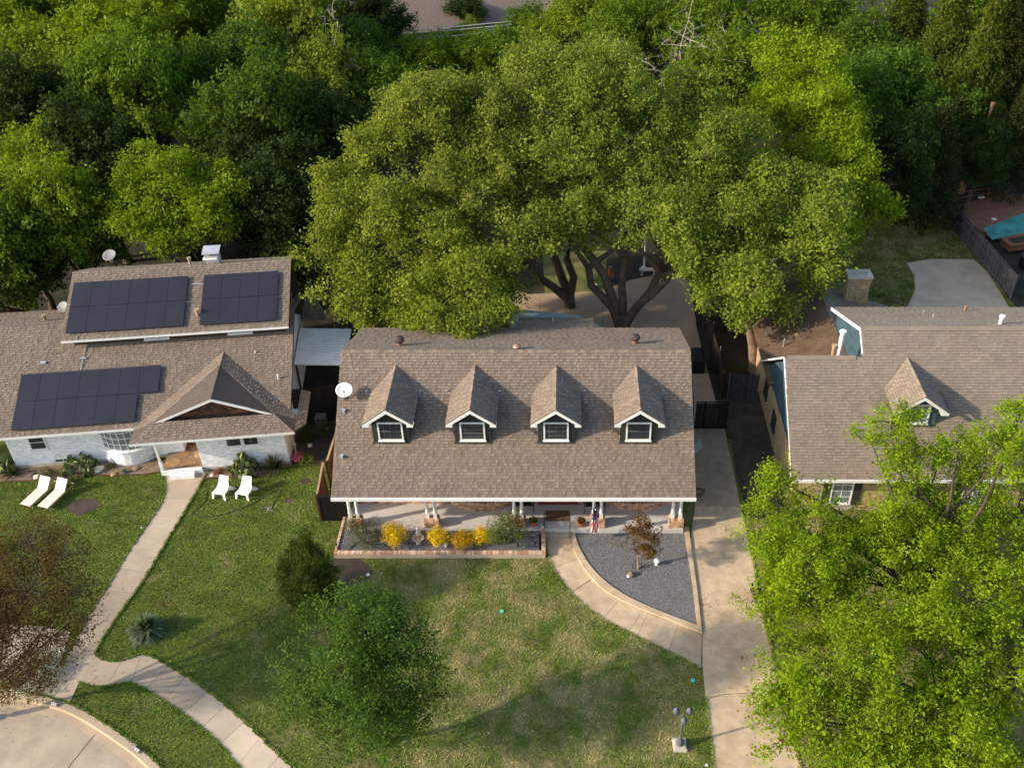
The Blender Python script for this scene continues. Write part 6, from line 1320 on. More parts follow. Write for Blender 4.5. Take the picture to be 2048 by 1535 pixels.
# --- bleached dead snags among the treetops
def snag(seed, h, n, name_lab, loc, col=(3.6, 4.2, 4.8, 1)):
    rs = random.Random(seed); mb = MB()
    def br(p, d, L, r, dep):
        pts = [p]; k_ = 5
        for i in range(k_):
            d = (d + Vector((rs.uniform(-.35, .35), rs.uniform(-.35, .35), rs.uniform(-.25, .3)))).normalized(); pts.append(pts[-1] + d * L / k_)
        mb.tube(pts, [r * (1 - .75 * i / k_) for i in range(k_ + 1)], (3 if dep > 1 else 5) if dep else 7, caps=False)
        if dep < 4:
            for i in range(4 if dep else n):
                t = rs.randint(2 if dep == 0 else 1, k_); a = Vector((rs.uniform(-1, 1), rs.uniform(-1, 1), rs.uniform(-.5, .5))).normalized(); br(pts[t], (d * .4 + a).normalized(), L * rs.uniform(.28, .5), r * .42, dep + 1)
    br(Vector((0, 0, 0)), Vector((0, 0, 1)), h, .13, 0)
    o = mb.build('bare_tree', M_bark, label=name_lab, cat='bare tree', group='bleached bare trees in the wood'); o.location = loc; o.color = col; return o
for i, (px, py, zt, h, lab) in enumerate(((1105, 60, 12, 12.5, 'bleached bare tree with clawing limbs above the central oak'), (1262, 22, 13, 13, 'bleached bare tree with splayed limbs at the top edge'), (625, 190, 11, 11, 'pale curling bare limbs left of the oaks'), (1325, 70, 11, 11.5, 'thin bare white limbs above the right half of the largest oak'), (665, 30, 12, 12, 'grey bare limbs at the top, left of the far roof'))):
    p = G(px, py, zt); snag(501 + i, h, 7, lab, (p.x, p.y, 0))
b = MB(); p = G(610, 312); b.tube([p - ZV * .3, p + ZV * 3 + Vector((-.2, 0, 0)), p + ZV * 8.5 + Vector((-.3, .3, 0))], [.36, .3, .24], 9); o = b.build('tree_trunk', M_bark, label='thick grey trunk standing bare in the shade left of the oaks', cat='tree trunk'); o.color = (1.3, 1.25, 1.2, 1)
for px, py, tx, h, lab in ((1785, 395, 1.6, 8, 'sunlit leaning trunk at the edge of the wood left of the pool'), (1920, 385, .9, 7.5, 'slim grey trunk behind the tip of the pool fence')):
    p = G(px, py); b = MB(); b.tube([p - ZV * .2, p + Vector((tx * .45, 0, h * .5)), p + Vector((tx, .3, h))], [.3, .25, .2], 9); o = b.build('tree_trunk', M_bark, label=lab, cat='tree trunk'); o.color = (2.2, 1.8, 1.4, 1)

# ================================================================== GARDEN PLANTS
def bush(name, p, r, h, label, color, seed, n=240, leaf=.06, k_=9, group=None, c_lo=(.55, .6, .6), c_hi=(1.4, 1.3, 1.2), open_=0.0, cat='shrub'):
    rs = np.random.RandomState(seed); mb = MB()
    d = unit(rs.normal(0, 1, (n, 3))); d[:, 2] = np.abs(d[:, 2]); f = (1 - .6 * rs.rand(n) ** 1.5) * (1 + .34 * np.sin(d[:, 0] * 5 + seed) * np.cos(d[:, 1] * 4))
    C = d * f[:, None] * np.array([r, r, h * .62]) + np.array([0, 0, h * .36]); idx = np.repeat(np.arange(n), k_)
    P = C[idx] + rs.normal(0, leaf * .8, (n * k_, 3)) + unit(d[idx] + [0, 0, .5]) * (rs.rand(n * k_) * leaf * (2 + open_ * 5))[:, None]
    q = np.clip(.6 * rs.rand(n)[idx] + .4 * rs.rand(n * k_), 0, 1)[:, None]; col = np.array(c_lo) * (1 - q) + np.array(c_hi) * q
    V, Fc, kk_, col = leaf_quads(P, d[idx] + [0, 0, .3], rs, leaf, col, .55); crown = np_mesh_data('crown', V, Fc, kk_, col, LEAF)
    for i in range(7):
        a = i * .9; mb.tube([(0, 0, -.05), (r * .3 * math.cos(a), r * .3 * math.sin(a), h * .3), (r * .7 * math.cos(a), r * .7 * math.sin(a), h * .75)], [.02, .015, .006], 5, caps=False)
    return put_tree(name, crown, mb.mesh('stem', M_bark), p, label, color, group=group, cat=cat)
YEL = (.82, .56, .012); zb = 0.25
bush('yellow_shrub', G(791, 1086, zb), .50, 1.05, 'tallest yellow shrub, left of the birdbath', YEL, 601, n=330, leaf=.07, group='yellow shrubs in the planter bed', c_lo=(.45, .5, .9), c_hi=(1.15, 1.2, 1), open_=.5)
bush('yellow_shrub', G(879, 1086, zb), .40, .8, 'yellow shrub immediately right of the birdbath', YEL, 602, n=240, leaf=.07, group='yellow shrubs in the planter bed', c_lo=(.5, .55, .9), c_hi=(1.15, 1.2, 1), open_=.4)
bush('yellow_shrub', G(927, 1089, zb), .46, .62, 'low orange-tinged yellow shrub, third from the left', (.66, .38, .015), 603, n=240, leaf=.07, group='yellow shrubs in the planter bed', c_lo=(.55, .7, .9), c_hi=(1.2, 1.2, 1), open_=.3)
bush('yellow_shrub', G(966, 1083, zb), .36, .75, 'small yellow shrub beside the tall green one', YEL, 604, n=220, leaf=.07, group='yellow shrubs in the planter bed', c_lo=(.5, .55, .9), c_hi=(1.15, 1.2, 1), open_=.4)
bush('green_shrub', G(1014, 1086, zb), .75, 1.6, 'tall loose green shrub left of the porch steps', (.12, .165, .04), 605, n=420, leaf=.075, open_=.9, k_=11)
bush('green_shrub', G(738, 1086, zb), .70, .9, 'thin grey green shrub at the left end of the planter', (.10, .125, .055), 606, n=330, leaf=.065, open_=1.0, k_=8)
bush('green_shrub', G(712, 1068, zb), .32, .95, 'wispy grey green shrub in front of the leftmost brick pier', (.11, .125, .06), 607, n=170, leaf=.06, open_=1.0, k_=8)
# birdbath with a small statue
bb_ = empty('birdbath', G(837, 1088, zb), 'cast stone birdbath with a small seated figure behind its bowl', 'birdbath'); p = G(837, 1085, zb)
b = MB(); b.lathe([(.13, 0), (.07, .08), (.07, .22), (.12, .28), (.27, .33), (.3, .37), (.26, .36), (.1, .325)], p, 22); b.build('bowl', M_cast, bb_)
b = MB(); b.lathe([(.22, .345), (.22, .352)], p, 18, col=(.5, .26, .16)); b.build('water', M_paint, bb_)
b = MB(); q = p + Vector((0, .26, .2)); b.lathe([(.14, -.2), (.12, .2), (.13, .3), (.09, .42), (.04, .47), (.07, .5), (.08, .56), (.05, .62), (.01, .64)], q, 14); b.tube([q + Vector((-.1, 0, .38)), q + Vector((-.13, -.08, .25)), q + Vector((0, -.14, .22))], .03, 6); b.tube([q + Vector((.1, 0, .38)), q + Vector((.13, -.08, .25)), q + Vector((0, -.14, .22))], .03, 6); b.build('statue', M_cast, bb_)
for i, (a, z_) in enumerate((((675, 1097), zb), ((819, 1096), zb), ((948, 1096), zb), ((1070, 1095), zb))):
    p = G(*a, z_); b = MB(); b.tube([p, p + ZV * .32], .015, 6); b.lathe([(.05, .32), (.06, .34), (.03, .40), (.01, .41)], p, 10); b.build('path_light', M_black, label=['black path light at the left corner of the planter', 'black path light just left of the birdbath front', 'black path light between the yellow shrubs and the wall', 'black path light at the right end of the planter'][i], cat='path light', group='path lights in the planter')
def ornament(p, label, s=1.0, m=M_white, name='garden_ornament'):
    b = MB(); b.lathe([(.09 * s, 0), (.06 * s, .08 * s), (.07 * s, .16 * s), (.15 * s, .22 * s), (.16 * s, .28 * s), (.1 * s, .36 * s), (.02 * s, .39 * s)], p, 14); b.build(name, m, label=label, cat='ornament')
ornament(G(1313, 1128, .07), 'white mushroom shaped ornament on the gravel right of the maple')
ornament(G(892, 1092, zb), 'small white ornament in the planter by the second yellow shrub', .6)
p = G(1262, 1150, .07); b = MB(); b.lathe([(.13, 0), (.16, .1), (.12, .2), (.03, .26)], p, 12, col=(.20, .14, .10)); b.build('garden_stone_figure', M_paint, label='brown and white stone figure on the gravel left of the maple trunk', cat='ornament')
b = MB(); b.lathe([(.08, .0), (.09, .05), (.02, .09)], p + Vector((-.12, -.05, 0)), 10); b.build('white_stone', M_white, label='white stone against the brown figure on the gravel', cat='stone')
for i in range(6):
    a = i * 1.05; b = MB(); c = G(1276, 1136, .07) + Vector((.28 * math.cos(a), .22 * math.sin(a), 0)); b.tube([c, c + ZV * .28 + Vector((.03, 0, 0)), c + ZV * .4], .012, 5); b.build('plant_stake', M_black, label='short black stake beside the maple trunk, ' + ['right side', 'rear right', 'rear left', 'left side', 'front left', 'front right'][i] + ' of the ring', cat='stake', group='stakes round the maple trunk')
for i in range(90):
    a = rng.random(), rng.random(); q = gravR_w[0]
# flower pots on the porch
for i, a in enumerate(((1067.5, 1049), (1162, 1050))):
    r_ = empty('flower_pot', G(*a, .35), ['terracotta pot of red flowers left of the porch steps', 'terracotta pot of red flowers right of the porch steps'][i], 'flower pot', 'flower pots beside the steps'); p = G(*a, .352)
    b = MB(); b.lathe([(.13, 0), (.19, .26), (.21, .27), (.21, .32), (.17, .32), (.15, .26)], p, 18); b.build('pot', M_terra, r_)
    rs = np.random.RandomState(7 + i); n = 260; d = unit(rs.normal(0, 1, (n, 3))); d[:, 2] = np.abs(d[:, 2]); P = d * rs.uniform(.08, .26, (n, 1)) * [1, 1, 1.1] + [0, 0, .3] + np.array(p)
    col = np.where(rs.rand(n, 1) < .3, np.array([[.5, .06, .06]]), np.array([[.06, .10, .02]])) * rs.uniform(.6, 1.3, (n, 1)); V, Fc, kk_, col = leaf_quads(P, d, rs, .08, col); o = np_mesh('flowers', V, Fc, kk_, col, LEAF, r_, None)
# flag on a slanting pole from the fourth pier column
fl = empty('flag', (1.2, 34.2, 1.2), 'American flag hanging limp from a slanting pole on a porch column', 'flag')
b = MB(); ft = Vector((1.24, 33.95, 2.35)); b.tube([Vector((1.2, 34.8, 1.75)), ft + Vector((0.01, -.2, .12))], .014, 6); b.lathe([(.01, 0), (.035, .03), (.01, .07)], ft + Vector((0.01, -.2, .12)), 8); b.build('flagpole', M_white, fl)
b = MB(); nu, nv = 26, 36; Lh = 1.75
def fp(i, j):
    s_, t = i / nu, j / nv; wv_ = .10 * (1 - .25 * t); x = (s_ - .5) * .30 * (.75 + .5 * t); y = wv_ * math.sin(s_ * 22 + t * 2.0) + .12 * t
    return ft + Vector((x, y, -t * Lh + .25 * s_ * (1 - t)))
vs = [fp(i, j) for j in range(nv + 1) for i in range(nu + 1)]
cols = []
for j in range(nv):
    for i in range(nu):
        s_, t = i / nu, j / nv
        u_ = (s_ * 1.0 + t * .55)
        if t < .46 and s_ < .8: c = (.80, .80, .80) if (i % 4 == 1 and j % 4 == 1) or (i % 4 == 3 and j % 4 == 3) else (.02, .035, .13)
        else: c = (.50, .02, .035) if int(u_ * 11) % 2 == 0 else (.82, .80, .78)
        cols.append(c)
k_ = 0
b.v = [tuple(p) for p in vs]
for j in range(nv):
    for i in range(nu):
        b.f.append([j * (nu + 1) + i, j * (nu + 1) + i + 1, (j + 1) * (nu + 1) + i + 1, (j + 1) * (nu + 1) + i]); b.m.append(0); b.c.append(cols[k_]); k_ += 1
b.build('cloth', M_paint, fl, smooth=True)
b = MB(); b.tube([G(722, 1080, zb) + ZV * .03, G(712, 1086, zb) + ZV * .03, G(700, 1098, zb) + ZV * .03, G(682, 1102, zb) + ZV * .03], .022, 6, col=(1.5, 2.2, 1.8)); b.build('garden_hose', M_hose, label='short green hose lying in the dark gravel at the left end of the planter', cat='hose')

# blade plants
def blades(name, p, n, L, wd, label, color, seed, droop=.5, up=.35, group=None, cat='plant'):
    rs = np.random.RandomState(seed); V, Fq, C = [], [], []
    for i in range(n):
        a = rs.rand() * 6.283; e = up + (1.5 - up) * rs.rand() ** .9; l = L * rs.uniform(.75, 1.1); d = np.array([math.cos(a) * math.cos(e), math.sin(a) * math.cos(e), math.sin(e)]); s_ = np.array([-math.sin(a), math.cos(a), 0]); k_ = len(V)
        for t, w_ in ((0, .5), (.35, 1), (.7, .75), (1, .08)):
            c = d * l * t + np.array([0, 0, -droop * l * t * t * .6 * math.cos(e)]); V += [c - s_ * wd * w_ * .5, c + s_ * wd * w_ * .5]
        for q in range(3): Fq += [k_ + q * 2, k_ + q * 2 + 1, k_ + q * 2 + 3, k_ + q * 2 + 2]
        f = rs.uniform(.6, 1.4); C += [np.array([1, 1, 1]) * f] * 3
    me = np_mesh_data(name, np.array(V), np.array(Fq), 4, np.array(C), LEAF); o = bpy.data.objects.new(name, me); COL.objects.link(o); o.location = p; o.color = (*color, 1); return tag(o, label, cat, group)
blades('yucca', G(296, 1264) + ZV * .15, 480, 1.08, .085, 'round spiky blue green yucca on the lawn beside the pavement', (.15, .20, .12), 701, droop=.9, up=.05)
blades('ornamental_grass', G(548, 938), 330, 1.15, .025, 'large dark grassy clump at the right corner of the white house', (.06, .075, .035), 702, droop=.4, up=.15)
blades('ornamental_grass', G(312, 912), 200, .9, .02, 'fine green grass clump left of the white porch post', (.08, .11, .03), 703, droop=.5, up=.35)
blades('agave', G(251, 945), 26, .35, .07, 'small blue agave in the white house flower bed', (.12, .19, .17), 704, droop=.1, up=.3)
blades('dark_grass_clump', G(25, 950), 150, .8, .03, 'dark grass clump by the left corner of the white house', (.045, .07, .02), 705, droop=.6, up=.1)
blades('pale_grass_clump', G(122, 946), 60, .45, .02, 'pale yellow grass tuft left of the big prickly pear', (.25, .24, .10), 706, droop=.4, up=.4)
bush('low_green_shrub', G(96, 951), .5, .35, 'low dark green mound behind the sun loungers', (.06, .09, .02), 711, n=120, leaf=.05)
bush('low_green_shrub', G(224, 935), .25, .25, 'tiny green mound in the white house flower bed', (.06, .09, .02), 712, n=60, leaf=.04)
def cactus(p, n, R, Hh, label, seed, s=.15):
    rs = random.Random(seed); b = MB()
    for i in range(n):
        a = rs.uniform(0, 6.28); rr = R * math.sqrt(rs.random()); z = .08 + Hh * (1 - (rr / R) ** 1.5) * rs.uniform(.15, 1); M3 = Matrix.Rotation(rs.uniform(0, 3.14), 3, 'Z') @ Matrix.Rotation(rs.uniform(-.5, .5), 3, 'X') @ Matrix.Diagonal((1, .16, 1.35)); k_ = s * rs.uniform(.7, 1.15)
        t = rs.uniform(.75, 1.3); b.lathe([(.15 * k_, -k_), (.7 * k_, -.75 * k_), (k_, 0), (.8 * k_, .65 * k_), (.1 * k_, k_)], Vector(p) + Vector((rr * math.cos(a), rr * math.sin(a), z)), 9, M=M3, col=(t, t * rs.uniform(.95, 1.1), t * .85))
    b.build('prickly_pear', mat('cactus_pads', (.155, .19, .075), .65, .12, 6, .2, 30), label=label, cat='cactus', group='prickly pears round the white house')
cactus(G(162, 938), 90, .95, 1.1, 'big prickly pear between the small window and the bow window', 721)
cactus(G(492, 940), 110, .72, 1.15, 'dense prickly pear right of the entry of the white house', 722)
cactus(G(18, 935), 40, .6, .9, 'prickly pear half cut off by the left edge', 723)
for i, (a, s_, c, lab) in enumerate((((198, 938), .3, (1.5, 1.4, 1.2), 'flat lichen spotted rock right of the big prickly pear'), ((74, 953), .2, (2.4, 2.2, 2.0), 'rounded whitish rock behind the loungers'), ((64, 949), .2, (.25, .22, .25), 'dark rock behind the loungers'), ((272, 937), .22, (.6, .45, .35), 'brown rock right of the blue agave'), ((228, 948), .2, (.7, .5, .4), 'brown rock left of the blue agave'), ((424, 950), .12, (2.5, 2.2, 1.9), 'small white rock at the right flower bed tip'), ((620, 890), .16, (1.6, 1.4, 1.3), 'pale rock in the shaded side garden'), ((654, 855), .14, (1.2, 1.0, .9), 'grey rock in the shaded side garden'))):
    b = MB(); p = G(*a, .03); rs = random.Random(i); b.lathe([(s_, -.03), (s_ * .95, s_ * .25), (s_ * .6, s_ * .45), (s_ * .1, s_ * .5)], p, 7, col=c, rib=.1); o = b.build('rock', M_cast, label=lab, cat='rock', group='rocks in the garden beds')
# red leaved succulents, pink flowers, side garden greenery
bush('succulent', G(440, 945), .3, .15, 'low red tinged succulent in front of the white wall', (.22, .06, .04), 731, n=50, leaf=.05, cat='plant'); bush('succulent', G(462, 940), .35, .3, 'low green trailing succulent left of the dense prickly pear', (.09, .12, .03), 732, n=60, leaf=.05, cat='plant')
bush('pink_flowers', G(595, 921), .28, .45, 'cluster of bright pink flowers at the corner of the white house', (.75, .10, .30), 733, n=80, leaf=.06, cat='flowers')
bush('lime_plant', G(612, 925), .35, .3, 'lime green plant right of the pink flowers', (.20, .30, .03), 734, n=60, leaf=.06, cat='plant', open_=.6)
b = MB(); b.lathe([(.1, 0), (.05, .1), (.07, .5), (.12, .62), (.06, .75), (.08, .85), (.01, .95)], G(592, 905), 12); b.build('garden_statuette', M_cast, label='small grey statuette behind the pink flowers', cat='statue')
bush('low_green_shrub', G(612, 880), .5, .5, 'dim leafy plant in the shaded side garden', (.05, .09, .02), 735, n=110, leaf=.07); bush('low_green_shrub', G(646, 870), .7, .9, 'dark feathery plant beside the cedar fence', (.05, .08, .02), 736, n=160, leaf=.07, open_=1)

# ================================================================== GARDEN FURNITURE
def lounger(footm, hinge, label, wd=.62):
    f0, h0 = Vector((*footm[:2], 0)), Vector((*hinge[:2], 0)); d = (h0 - f0).normalized(); Ls = 1.25; s_ = Vector((-d.y, d.x, 0)); root = empty('sun_lounger', f0, label, 'sun lounger', 'cream sun loungers on the lawn')
    h0 = f0 + d * Ls; top = h0 + d * .48 + ZV * .52; e = f0 + d * 2.0; Z3 = ZV * .32
    def strip(a, b_, w_, t, nrm, nm, m, off=0.0):
        q = MB(); q.slab([a - s_ * w_ / 2 + nrm * off, b_ - s_ * w_ / 2 + nrm * off, b_ + s_ * w_ / 2 + nrm * off, a + s_ * w_ / 2 + nrm * off], nrm, t); q.build(nm, m, root)
    strip(f0 + Z3, h0 + Z3, wd, .03, ZV, 'seat', M_cloth, .02); nb = Vector((-d.x * .52, -d.y * .52, .48)).normalized(); strip(h0 + Z3 + d * .03, top + Z3 - ZV * .02, wd, .03, nb, 'backrest', M_cloth, .03)
    for k_ in (-1, 1):
        q = MB(); a, b_ = f0 + s_ * k_ * wd * .5 + ZV * .28, e + s_ * k_ * wd * .5 + ZV * .28; q.tube([a, b_], .035, 4); q.build('side_rail', M_lwood, root)
        for t in (.06, .9):
            q = MB(); c = a.lerp(b_, t); q.tube([c, c - ZV * .28], .03, 4); q.build('leg', M_lwood, root)
        q = MB(); q.tube([top + Z3 + s_ * k_ * wd * .35 - ZV * .1, e - d * .1 + s_ * k_ * wd * .35 + ZV * .28], .02, 4); q.build('strut', M_lwood, root)
    q = MB(); q.tube([e + s_ * wd * .5 + ZV * .28, e - s_ * wd * .5 + ZV * .28], .035, 4); q.build('cross_bar', M_lwood, root)
lounger(G(50, 1009, .32), G(87, 975, .32), 'left of two cream sun loungers on the lawn of the white house'); lounger(G(85, 1013, .32), G(121, 979, .32), 'right of two cream sun loungers on the lawn of the white house')
def shell_chair(p, rz, label):
    root = empty('garden_chair', p, label, 'chair', 'white moulded garden chairs', rz)
    R = Matrix.Rotation(rz, 3, 'Z'); b = MB(); X = lambda x, y, z: Vector(p) + R @ Vector((x, y, z))
    # cross-sections from back top to seat front: centre (y,z), half width, arm drop
    secs = [(.40, .90, .25, .0), (.36, .80, .27, .04), (.28, .62, .28, .06), (.16, .42, .31, .05), (.02, .34, .33, .03), (-.2, .35, .35, .01), (-.40, .40, .36, -.01), (-.47, .38, .36, -.04)]
    rows = []
    for y, z, w_, c in secs:
        rows.append([X(w_ * t, y - abs(t) ** 2 * c * 1.2, z + abs(t) ** 2 * c) for t in (-1, -.6, 0, .6, 1)])
    V = [q for r_ in rows for q in r_] + [q - ZV * .045 for r_ in rows for q in r_]; m_ = len(rows) * 5; fs = []
    for i in range(len(rows) - 1):
        for j in range(4): a = i * 5 + j; fs += [(a, a + 1, a + 6, a + 5), (m_ + a, m_ + a + 5, m_ + a + 6, m_ + a + 1)]
        for a, b2 in ((i * 5, i * 5 + 5), (i * 5 + 9, i * 5 + 4)): fs.append((a, b2, m_ + b2, m_ + a))
    fs += [tuple([0, m_] + [m_ + k for k in (1, 2, 3, 4)] + [4, 3, 2, 1]), tuple([len(rows) * 5 - 5 + k for k in range(5)] + [m_ + len(rows) * 5 - 5 + k for k in (4, 3, 2, 1, 0)])]
    b.add(V, fs); b.build('seat_shell', M_plastic, root, smooth=False)
    for s_ in (-1, 1):
        l = MB(); l.slab([X(s_ * .36, -.47, .37), X(s_ * .22, -.47, .36), X(s_ * .30, -.52, 0), X(s_ * .40, -.52, 0)], R @ Vector((0, -1, 0)), .07); l.build('leg', M_plastic, root)
        l = MB(); l.slab([X(s_ * .33, -.1, .36), X(s_ * .33, .18, .45), X(s_ * .46, .50, 0), X(s_ * .44, .36, 0)], R @ Vector((s_, 0, 0)), .05); l.build('leg', M_plastic, root)
shell_chair(G(448, 985), -.22, 'left of two white moulded garden chairs on the lawn'); shell_chair(G(494, 986), -.22, 'right of two white moulded garden chairs on the lawn')
pts = [(413, 980), (414, 993), (405, 1008), (388, 1020), (385, 1028), (400, 1033), (430, 1032), (470, 1020), (510, 1004), (540, 985), (565, 974), (556, 992), (547, 1005), (543, 1018)]
b = MB(); b.tube([G(a, c, .03) for a, c in smooth(pts, 2)], .018, 6); b.build('garden_hose', M_hose, label='long dark green hose looping across the lawn below the white chairs', cat='hose')
sp_ = empty('sprinkler', G(538, 1020), 'small metal lawn sprinkler at the end of the long hose', 'sprinkler'); p = G(538, 1020)
b = MB(); 
for i in range(3): a = i * 2.09; b.tube([p + ZV * .08, p + Vector((.2 * math.cos(a), .2 * math.sin(a), .02))], .02, 5)
b.build('base', M_metal, sp_); b = MB(); b.tube([p + ZV * .06, p + ZV * .2], .025, 6); b.tube([p + ZV * .2 - Vector((.12, 0, 0)), p + ZV * .2 + Vector((.12, .02, 0))], .015, 5); b.build('spray_arm', M_metal, sp_)
for i, (a, r_) in enumerate((((612, 962), .32), ((577, 1000), .24), ((165, 1012), .8), ((690, 1143), 1.3))):
    c = G(*a, .006 + i * .002); rs = random.Random(i + 3); b = MB(); b.add([(c.x + r_ * rs.uniform(.7, 1.15) * math.cos(t), c.y + r_ * rs.uniform(.55, .95) * math.sin(t), c.z) for t in [k_ * .5236 for k_ in range(12)]], [tuple(range(12))]); b.build('bare_patch', M_dirt, kind='structure')
    bare = locals().get('bare', []) + [[(v.co.x, v.co.y) for v in bpy.data.objects[b.v and 'bare_patch' + ('' if i == 0 else '.%03d' % i)].data.vertices]]
# lamp post with three globes
lp = empty('lamp_post', G(1359, 1488), 'grey cast lamp post with three globes on a white plinth by the driveway', 'lamp post'); p = G(1359, 1491)
b = MB(); b.box(p + ZV * .07, (.55, .55, .14)); b.build('plinth', M_cast, lp); b = MB(); b.box(p + ZV * .17, (.42, .42, .07)); b.build('plinth_step', M_cast, lp)
b = MB(); b.lathe([(.15, .20), (.16, .28), (.13, .42), (.085, .55), (.07, .62), (.075, .66), (.05, .70), (.045, 1.2), (.04, 1.75), (.055, 1.78), (.03, 1.85), (.03, 2.15), (.05, 2.2), (.01, 2.32)], p, 12, rib=.03); b.build('post', M_grey, lp)
for a in (-1.57, .52, 2.62):
    d = Vector((math.cos(a), math.sin(a), 0)); g = p + d * .30; b = MB(); b.tube([p + ZV * 1.95, p + d * .12 + ZV * 1.86, p + d * .27 + ZV * 1.9, g + ZV * 2.0], .02, 6); b.build('arm', M_grey, lp)
    b = MB(); b.lathe([(.05, 1.98), (.07, 2.03), (.12, 2.09), (.145, 2.18), (.125, 2.27), (.08, 2.32), (.03, 2.37), (.01, 2.41)], g, 16); b.build('globe', M_grey, lp, smooth=True)
# low dark edging fence under the elms along the driveway
board_fence('edging_fence', G(1500, 1180), G(1540, 1262), .45, M_dwood, 'low dark board edging along the right side of the driveway', bw=.2, seed=14, rails=False, posts=3, cat='edging')
for a, c, lab in (((1386, 1360), (.1, .55, .4), 'round turquoise irrigation cap in the lawn left of the driveway'), ((1004, 1222), (.1, .5, .3), 'small green irrigation cap in the middle of the lawn')):
    b = MB(); b.lathe([(.1, .02), (.1, .055), (.08, .06)], G(*a), 14, col=c); b.build('irrigation_cap', M_paint, label=lab, cat='cap')
for a, r_, lab in (((736, 1149), .12, 'crumpled white scrap on the lawn below the planter'), ((283, 1055), .06, 'tiny white scrap on the lawn left of the white house walk'), ((1413, 1530), .08, 'small white scrap on the lawn near the lamp post')):
    b = MB(); c = G(*a, .03); b.add([c + Vector((-r_, 0, .02)), c + Vector((0, -r_, .05)), c + Vector((r_, 0, .0)), c + Vector((0, r_, .05))], [(0, 1, 2), (0, 2, 3)]); b.build('litter', M_white, label=lab, cat='litter')
# white flowering plants half hidden beneath the brown tree
for i, (a, r_, h_, lab) in enumerate((((15, 1362), 1.3, .8, 'white flowering shrub cut by the left edge, beneath the brown tree'), ((62, 1368), .9, .6, 'white flowering shrub next to the kerb beneath the brown tree'), ((88, 1335), .8, .7, 'bluish white flowering shrub farthest from the kerb beneath the brown tree'))):
    bush('flowering_shrub', G(*a), r_, h_, lab, [(.78, .76, .74), (.80, .76, .70), (.55, .66, .74)][i], 741 + i, n=330, leaf=.075, k_=5, c_lo=(.10, .14, .06), c_hi=(1.25, 1.25, 1.25), group='white flowering shrubs by the kerb')

# ================================================================== GRASS
paved = [wl + wr[::-1], dl + dr[::-1], ul + ur[::-1], hl + hr[::-1], pt + pb[::-1], apron, bedL, bedR, gout + gro[1:], [(q.x, q.y) for q in (A, B, C_, D_)], dirtA, dirtB, [(XA + .3, 34.45), (XB - .3, 34.45), (XB - .3, 48), (XA + .3, 48)], [(-12.5, 35.6), (-11.2, 35.6), (-11.2, 48), (-12.5, 48)]] + bare
paved += [[(W(a, b_, 0).x, W(a, b_, 0).y) for a, b_ in ((-9, -0.2), (8, -.2), (8, -1.9), (10, -1.9), (10, -1.3), (14.8, -1.3), (14.8, 9), (-9, 9))]]
def grass(name, poly, n, seed, L=.075, z=0.0, excl=(), wd=.016, lean=.8):
    rs = np.random.RandomState(seed); P = np.array(poly); lo, hi = P.min(0), P.max(0); q = rs.rand(n, 2) * (hi - lo) + lo; q = q[inpoly(q, poly)]
    for e in excl: q = q[~inpoly(q, e)]
    n = len(q); a = rs.rand(n) * 6.283; l = L * rs.uniform(.5, 1.4, n); ln = rs.uniform(.15, lean, n); w_ = wd * rs.uniform(.7, 1.5, n)
    # blades lean in locally shared directions, as mown and trodden turf does
    fl_ = 1.6 * np.sin(q[:, 0] * 1.7 + np.sin(q[:, 1] * 2.3) * 1.5) + 1.3 * np.sin(q[:, 1] * 3.1 + q[:, 0] * .8); dirn = fl_ + rs.normal(0, .9, n)
    V = np.zeros((n, 3, 3)); V[:, 0, 0] = q[:, 0] - np.cos(a) * w_; V[:, 0, 1] = q[:, 1] - np.sin(a) * w_; V[:, 1, 0] = q[:, 0] + np.cos(a) * w_; V[:, 1, 1] = q[:, 1] + np.sin(a) * w_; V[:, :2, 2] = z
    V[:, 2, 0] = q[:, 0] + np.cos(dirn) * l * ln; V[:, 2, 1] = q[:, 1] + np.sin(dirn) * l * ln; V[:, 2, 2] = z + l * np.sqrt(np.maximum(.1, 1 - ln ** 2))
    C = rs.uniform(.65, 1.35, (n, 1)) * np.array([[1, 1, 1]]) * (1 + rs.normal(0, .08, (n, 3))); return np_mesh(name, V.reshape(-1, 3), np.arange(3 * n), 3, np.clip(C, .3, 2), M_blade)
front = [(-31.5, 41), (-31.5, 24), (-27, 23.5)] + [p for p in ko if p[0] > -26 and p[1] > 18] + [(-11, 18.5), (9.5, 18.5), (13, 28), (14, 36), (11.2, 36.5), (11.2, 46), (-12, 41)]
grass('grass', front, 640000, 801, excl=paved, L=.068, wd=.014)
grass('grass', yard_poly, 60000, 802, L=.12, wd=.03, excl=[ys])

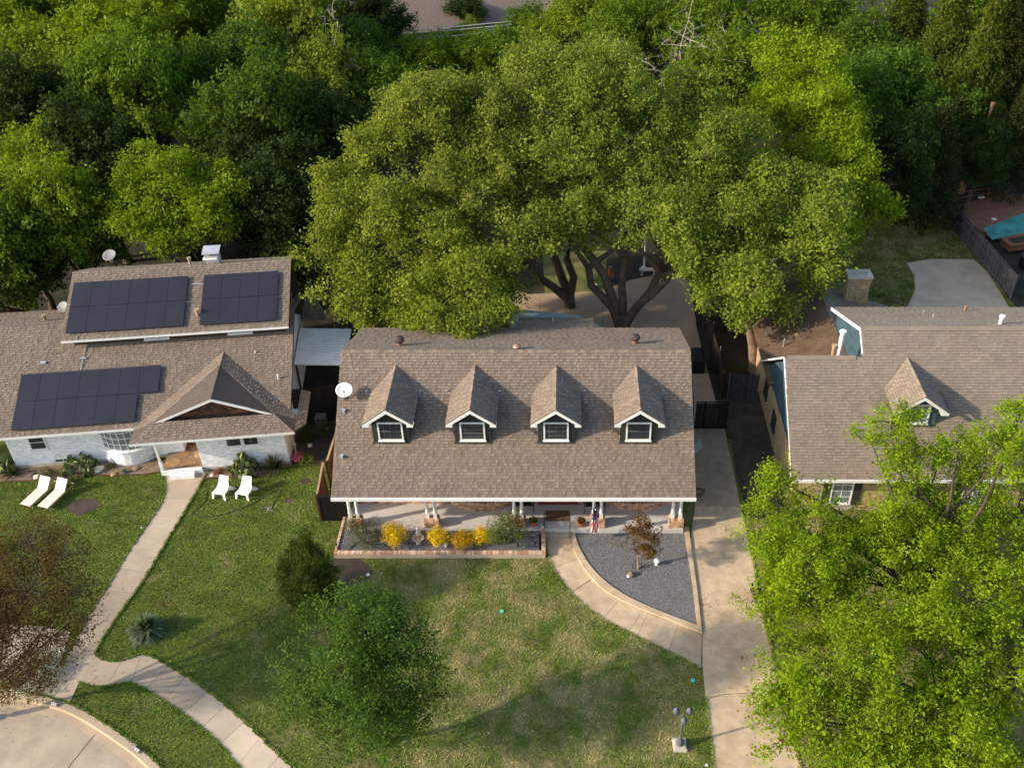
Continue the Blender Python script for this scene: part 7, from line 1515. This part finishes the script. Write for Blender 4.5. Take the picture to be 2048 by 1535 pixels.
# ragged turf creeping over the edges of the walks, and fallen leaves
def fringe(lines, seed, per_m=240):
    rs = np.random.RandomState(seed); Q = []
    for pl in lines:
        for i in range(len(pl) - 1):
            a, b_ = np.array(pl[i][:2]), np.array(pl[i + 1][:2]); L = np.linalg.norm(b_ - a); n = int(L * per_m)
            if n < 1: continue
            t = rs.rand(n, 1); nn = np.array([-(b_ - a)[1], (b_ - a)[0]]) / max(L, 1e-6); k_ = np.sin(i * 3.1 + t * 4) * .02
            Q.append(a + (b_ - a) * t + nn * (rs.normal(0, .028, (n, 1)) + k_))
    q = np.concatenate(Q); n = len(q); a = rs.rand(n) * 6.283; l = .085 * rs.uniform(.5, 1.4, n); ln = rs.uniform(.3, .9, n); w_ = .016 * rs.uniform(.7, 1.5, n)
    V = np.zeros((n, 3, 3)); V[:, 0, 0] = q[:, 0] - np.cos(a) * w_; V[:, 0, 1] = q[:, 1] - np.sin(a) * w_; V[:, 1, 0] = q[:, 0] + np.cos(a) * w_; V[:, 1, 1] = q[:, 1] + np.sin(a) * w_; V[:, :2, 2] = .028
    V[:, 2, 0] = q[:, 0] + np.sin(a) * l * ln; V[:, 2, 1] = q[:, 1] - np.cos(a) * l * ln; V[:, 2, 2] = .028 + l * np.sqrt(np.maximum(.1, 1 - ln ** 2))
    C = rs.uniform(.6, 1.3, (n, 1)) * np.ones((n, 3)); return np_mesh('grass', V.reshape(-1, 3), np.arange(3 * n), 3, C, M_blade)
lawn_dl = [p for p in dl if p[1] < G(1405, 1337).y]
fringe([wl, lawn_dl, dr[2:], hl, hr, pt, pb, ko[8:]], 811)
def scatter_leaves(name, polys, n, seed, size, cols):
    rs = np.random.RandomState(seed); Q = []
    for cx_, cy_, r_ in polys:
        k_ = int(n * r_ * r_ / sum(p[2] ** 2 for p in polys)); a = rs.rand(k_) * 6.283; rr = r_ * np.abs(rs.normal(0, .55, k_)); Q.append(np.stack([cx_ + rr * np.cos(a), cy_ + rr * np.sin(a), np.full(k_, .055)], 1))
    P = np.concatenate(Q); c = np.array(cols)[rs.randint(0, len(cols), len(P))]; V, Fc, k_, c = leaf_quads(P, np.tile([0, 0, 1.0], (len(P), 1)), rs, size, c, .6, .35); o = np_mesh(name, V, Fc, 4, c, LEAF); return o
scatter_leaves('fallen_leaves', [(-8.2, 22.6, 3.5), (-24, 25, 4.5), (6.2, 30, 2.5), (-12.3, 30.2, 2.2), (7.6, 27, 2.2), (-19, 30, 6)], 2600, 821, .055, [(.22, .13, .06), (.30, .22, .10), (.14, .09, .05), (.20, .20, .06)])
